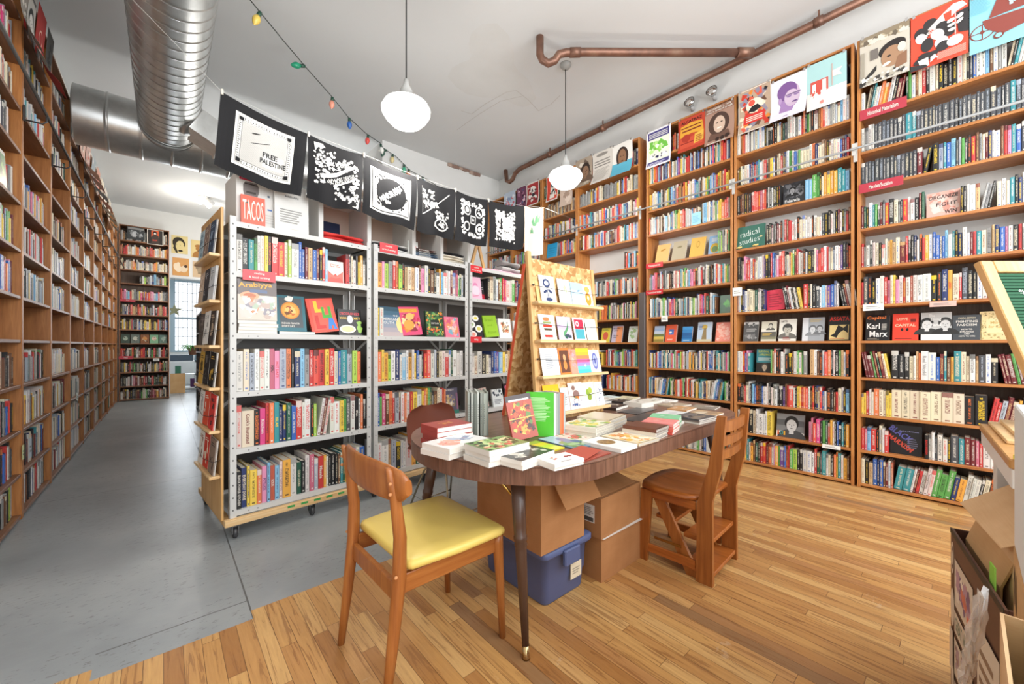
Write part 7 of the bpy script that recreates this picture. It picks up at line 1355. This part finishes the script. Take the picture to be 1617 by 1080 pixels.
for s_, x, z, w_ in (('*UPCOMING*', .165, .50, .17), ('FRI 1/17', .17, .40, .12), ('7PM @ 7', .19, .33, .13)): art(b, LW, LH, [('t', s_, x / LW + .03, z / LH, w_ / LW, .030 / LH, '#efeeea')], Matrix.Translation((0, .0055, 0)) @ FR)
b.build('letters', t)
# poster-covered carton holding flattened paper bags
pz = R(10)
PB = Matrix.Translation((1.935, .035, 0)) @ Matrix.Rotation(R(190), 4, 'Z')
t = empty('printed_carton', (0, 0, 0), 0, 'tall brown carton printed with cream panels, full of flattened paper bags', 'box'); t.matrix_world = PB
for a in ((0, -.006 + .006, .52, .006), (0, .36, .52, .366), (0, .0065, .006, .3595), (.514, .0065, .52, .3595)):
    MB().mat(MAT['paint']).box(a[0], a[1], 0, a[2], a[3], .615, '#5a3a2c').build('panel', t)
MB().mat(MAT['paint']).box(0, -.0015, .600, .52, -.0002, .6165, '#1d1a19').build('black_edge', t)
b = MB().mat(MAT['paint'])
cr = '#d3c4b0'; Mf = Matrix(((-1, 0, 0, 0), (0, 0, -1, 0), (0, 1, 0, 0), (0, 0, 0, 1)))
# printed face looks towards local -y; run along x mirrored so that lettering reads from the room
Mp = Matrix(((1, 0, 0, 0), (0, 0, -1, -.0004), (0, 1, 0, 0), (0, 0, 0, 1)))
it = [('e', .03, .88, .022, .085, cr), ('e', .03, .88, .016, .062, '#5a3a2c'), ('e', .03, .88, .011, .04, cr), ('e', .035, .62, .028, .1, cr), ('r', .07, .66, .30, .90, cr), ('b', .08, .68, .29, .88, ['#7a5a78', '#b08a9a', '#e0d4c4', '#c96f5a'], 40, 3, .03), ('r', .07, .52, .30, .63, cr), ('t', 'GREAT NOODS', .185, .575, .2, .07, '#6f7f6a'), ('r', .07, .30, .30, .49, cr), ('b', .08, .31, .29, .48, ['#a88a94', '#8f6f62', '#e0d4c4'], 36, 4, .025), ('r', .0, .28, .05, .5, cr), ('e', .05, .25, .02, .07, cr), ('r', .08, .08, .3, .27, cr), ('b', .09, .09, .29, .26, ['#8f7f88', '#c9bcae'], 30, 5, .025), ('r', .36, .2, .56, .8, cr), ('l', .38, .25, .54, .75, 8, '#8a6f5a')]
art(b, .9, .6, it, Mp); b.build('printed_panels', t)
t = empty('paper_bag_bundle', (0, 0, 0), 0, 'bundle of flattened brown paper bags sticking out of the printed carton', 'bags'); t.matrix_world = PB
r = random.Random(6)
for k in range(15):
    y = .022 + k * .022; b = MB().mat(MAT['kraft_light' if k % 3 else 'kraft']); sl = r.uniform(-.02, .02); top = .70 + .008 * k + r.uniform(-.02, .015); x0 = .02 + r.uniform(0, .03)
    ys = [y, y + .004 + sl * .2, y + .03 + sl + .01 * (k / 14)]
    xe = .37 + .007 * k + r.uniform(-.02, .03); b.loft([[(x0, ys[i] - .002, z), (xe, ys[i] - .002, z), (xe, ys[i] + .003, z), (x0, ys[i] + .003, z)] for i, z in enumerate((.08, .60, top))], smooth=False); b.build('paper_bag', t)
b = MB().mat(MAT['kraft_light']); b.loft([[(.0, .02, .700), (.40, .02, .712), (.40, .022, .715), (0, .022, .703)], [(.03, .12, .790), (.47, .12, .802), (.47, .122, .805), (.03, .122, .793)], [(.05, .36, .80), (.56, .36, .82), (.56, .362, .823), (.05, .362, .803)]], smooth=False); b.build('bag_flap', t)
b = MB().mat(MAT['paper']).box(.36, .010, .60, .40, .013, .66, '#8cc04a'); b.build('green_slip', t)
t = carton('lettered_carton', 1.03, -.36, 0, .33, .295, .78, 0, 'brown carton marked with a black letter, at the frame edge', 'kraft')
b = MB().mat(MAT['paint']); art(b, .1, .1, [('t', 'N', .5, .5, .6, .8, '#1d1d1d')], Matrix(((-1, 0, 0, .325), (0, 0, 1, .2953), (0, 1, 0, .66), (0, 0, 0, 1)))); b.build('letter', t)
o = MB().mat(MAT['paper']).rbox(1.05, -.30, .786, 1.36, -.066, 1.085, .003, '#d9d8d6').build('white_carton'); tag(o, 'plain white carton standing on the lettered carton', 'box')
t = carton('file_carton', .75, -.32, 0, .275, .285, .775, 0, 'open carton of papers closest to the camera', 'kraft_light', closed=False)
for k in range(7):
    o = MB().mat(MAT['paper']).box(.76, -.31 + k * .036, .02, 1.01, -.306 + k * .036 + .01, .79 + .005 * (k % 3), ('#e8e4da', '#f0efeb', '#c9ddc0', '#e6c9c0')[k % 4]).build('paper_file', t); o.location = (-.75, .32, 0)
b = MB().mat(MAT['clear_bag']); r = random.Random(9); rings = []
for k in range(15):
    u_ = k / 14; cx_, cy_, cz = 1.36 - .34 * u_, .012 - .03 * u_, .38 + .42 * u_; rr_ = .010 + .008 * math.sin(u_ * 3.1) + .006 * u_
    rings.append([(cx_ + rr_ * r.uniform(.4, 1.5) * math.cos(6.2832 * j / 16), cy_ + rr_ * .5 * r.uniform(.4, 1.3) * math.sin(6.2832 * j / 16), cz + r.uniform(-.008, .008)) for j in range(16)])
b.loft(rings, smooth=False); tag(b.build('plastic_bag'), 'crumpled clear plastic bag beside the cartons', 'bag')
# ------------------------------------------------------------------ the shelved books: the largest in view as objects, the rest as one
def book_geo(b, w, h, D, col, c2, seed):
    t = .0016; r = min(.0035, w * .25)
    P = [(0, D), (0, r), (r * .5, r * .25), (w * .5, 0), (w - r * .5, r * .25), (w, r), (w, D), (w - t, D), (w - t, r + t), (t, r + t), (t, D)]
    n = len(P); base = b.V([(x, y, 0) for x, y in P] + [(x, y, h) for x, y in P])
    for i in range(n):
        j = (i + 1) % n; uv = None
        if 1 <= i <= 4:
            u0, u1 = P[i][0] / w, P[j][0] / w; s0, s1 = seed + .002, seed + .998
            uv = [(u0, s0), (u1, s0), (u1, s1), (u0, s1)]
        b.F([base + i, base + j, base + n + j, base + n + i], uv, col, c2)
    b.F([base + i for i in range(n - 1, -1, -1)], None, col, c2); b.F([base + n + i for i in range(n)], None, col, c2)
def pages_geo(b, w, h, D):
    b.box(.0017, .0035 + .002, .002, w - .0017, D - .003, h - .003, '#e4ddcc')
def bmat(k):
    M = k['M'] @ Matrix.Translation((k['x'], k['y'], k['z'] + .0008))
    a = k['ang']
    if a: 
        if a > 0: M = M @ Matrix.Translation((k['w'], 0, 0)) @ Matrix.Rotation(a * .9, 4, 'Y') @ Matrix.Translation((-k['w'], 0, 0)) if False else M @ Matrix.Translation((k['w'], 0, 0)) @ Matrix.Rotation(a, 4, 'Y') @ Matrix.Translation((-k['w'], 0, 0))
        else: M = M @ Matrix.Rotation(a, 4, 'Y')
        M = Matrix.Translation((0, 0, .0)) @ M
    return M
bpy.context.view_layer.update(); dg = bpy.context.evaluated_depsgraph_get()
fpx = 629.0; thc = math.atan2(550.5, 629.0); Fv = Vector((math.sin(thc), math.cos(thc), 0)); Rv = Vector((math.cos(thc), -math.sin(thc), 0)); CP = Vector((0, 0, 1.21))
def pj(p):
    q = p - CP; d = q.dot(Fv)
    if d < .3: return None
    return (808.5 + fpx * q.dot(Rv) / d, 545 - fpx * q.z / d)
for k in BOOKS:
    k['mat'] = bmat(k); M = k['mat']; pts = [M @ Vector(p) for p in ((0, 0, 0), (k['w'], 0, 0), (k['w'], 0, k['h']), (0, 0, k['h']))]
    pp = [pj(p) for p in pts]; k['vis'] = 0; k['area'] = 0
    if None in pp: continue
    ar = abs(sum(pp[i][0] * pp[(i + 1) % 4][1] - pp[(i + 1) % 4][0] * pp[i][1] for i in range(4))) / 2
    inn = 0
    for fz in (.15, .5, .88):
        c = M @ Vector((k['w'] * .5, 0, k['h'] * fz)); q = pj(c)
        if not (0 < q[0] < 1617 and 0 < q[1] < 1080): continue
        d = c - CP; ln = d.length; hit = S.ray_cast(dg, CP, d.normalized(), distance=ln - .012)
        if not hit[0]: inn += 1
    k['area'] = ar * inn / 3; k['vis'] = inn
order = sorted([k for k in BOOKS if k['area'] > 0 and k['vis'] >= 2], key=lambda k: -k['area'])
picked = set(id(k) for k in order[:300])
def spine_text(b, k):
    s, c = k['text']; w, h = k['w'], k['h']
    th = min(w * .55, .02); tw = min(h * .82, th * len(s) * .75)
    keep = b.M; b.M = keep @ Matrix(((0, 1, 0, w / 2), (0, 0, -1, -.0006), (-1, 0, 0, h * .5), (0, 0, 0, 1))); b.text(s, 0, 0, tw, th, 0, c, .02); b.M = keep
stuffc = MB().mat(MAT['book_cover']); stuffp = None
used = {}
bykey = {}
for k in BOOKS: bykey.setdefault(k['key'], []).append(k)
OR = ['first', 'second', 'third', 'fourth', 'fifth', 'sixth', 'seventh', 'eighth', 'ninth', 'tenth', 'eleventh', 'twelfth', 'thirteenth', 'fourteenth', 'fifteenth', 'sixteenth', 'seventeenth', 'eighteenth', 'nineteenth', 'twentieth'] + [f'{n}th' if n % 10 not in (1, 2, 3) else f'{n}' + {1: 'st', 2: 'nd', 3: 'rd'}[n % 10] for n in range(21, 60)]
rest = MB().mat(MAT['book_cover']); pages_i = None
for k in BOOKS:
    if id(k) in picked:
        b = MB().mat(MAT['book_cover']); sd = k['seed']
        if k['text']: 
            b2 = None; book_geo(b, k['w'], k['h'], k['D'], k['col'], k['col'], sd); b.mat(MAT['gloss']); spine_text(b, k)
        else: book_geo(b, k['w'], k['h'], k['D'], k['col'], k['c2'], sd)
        o = b.build('book'); o.matrix_world = k['mat']
        q = MB().mat(MAT['paper']); pages_geo(q, k['w'], k['h'], k['D']); q.build('page_block', o)
        sz = 'thick ' if k['w'] > .036 else ('slim ' if k['w'] < .019 else '')
        row = bykey[k['key']]; i = k['i']; ln = NAME[row[i - 1]['ch']] if i > 0 else None; rn = NAME[row[i + 1]['ch']] if i + 1 < len(row) else None
        me_ = sz + NAME[k['ch']] + ' book'
        if k['text'] and k['text'][0] in ('PERU', 'HOT DATE!', 'BRIGHT COOKING', 'Kitchen', 'ISLAS', 'COOK THE BOOK', 'MASA', 'BLACK POWER KITCHEN', 'POTLUCK', 'ROUX', 'Masala', 'SPINE', 'BREAD', 'VEG-TABLE', 'COMPANY', 'Real World', 'BLACK MARXISM'): lab = f"{me_} lettered {k['text'][0].lower()}, {k['ph']}"
        elif ln and rn: lab = f"{me_} between {ln} and {rn} ones, {k['ph']}"
        elif rn: lab = f"{me_} starting the run, before a {rn} one, {k['ph']}"
        else: lab = f"{me_} ending the run, after a {ln} one, {k['ph']}"
        k['o'] = o; k['me'] = me_; used.setdefault(lab, []).append(k); k['lab'] = lab
    else:
        rest.mat(MAT['book_cover']); rest.M = k['mat']; book_geo(rest, k['w'], k['h'], k['D'], k['col'], k['c2'], k['seed'])
        rest.mat(MAT['paper']); pages_geo(rest, k['w'], k['h'], k['D'])
nw = lambda s: len(s.replace('-', ' ').split())
seen = set()
for k in BOOKS:
    if 'o' not in k: continue
    lab = k['lab']
    if len(used[lab]) > 1 or nw(lab) > 16 or lab in seen:
        lab = f"{k['me']}, {OR[k['i']]} from left on {k['ph']}"
        if k['key'][3] > 0: lab += ', second run' if k['key'][3] > .3 else ', first run'
    w_ = lab.split()
    while lab in seen: lab = lab + ' again'
    seen.add(lab); tag(k['o'], lab, 'book', 'shelved books largest in view')
rest.M = Matrix()
o = rest.build('shelved_books'); o['kind'] = 'stuff'; o['label'] = 'rows of smaller and more distant books on the surrounding shelves'; o['category'] = 'books'
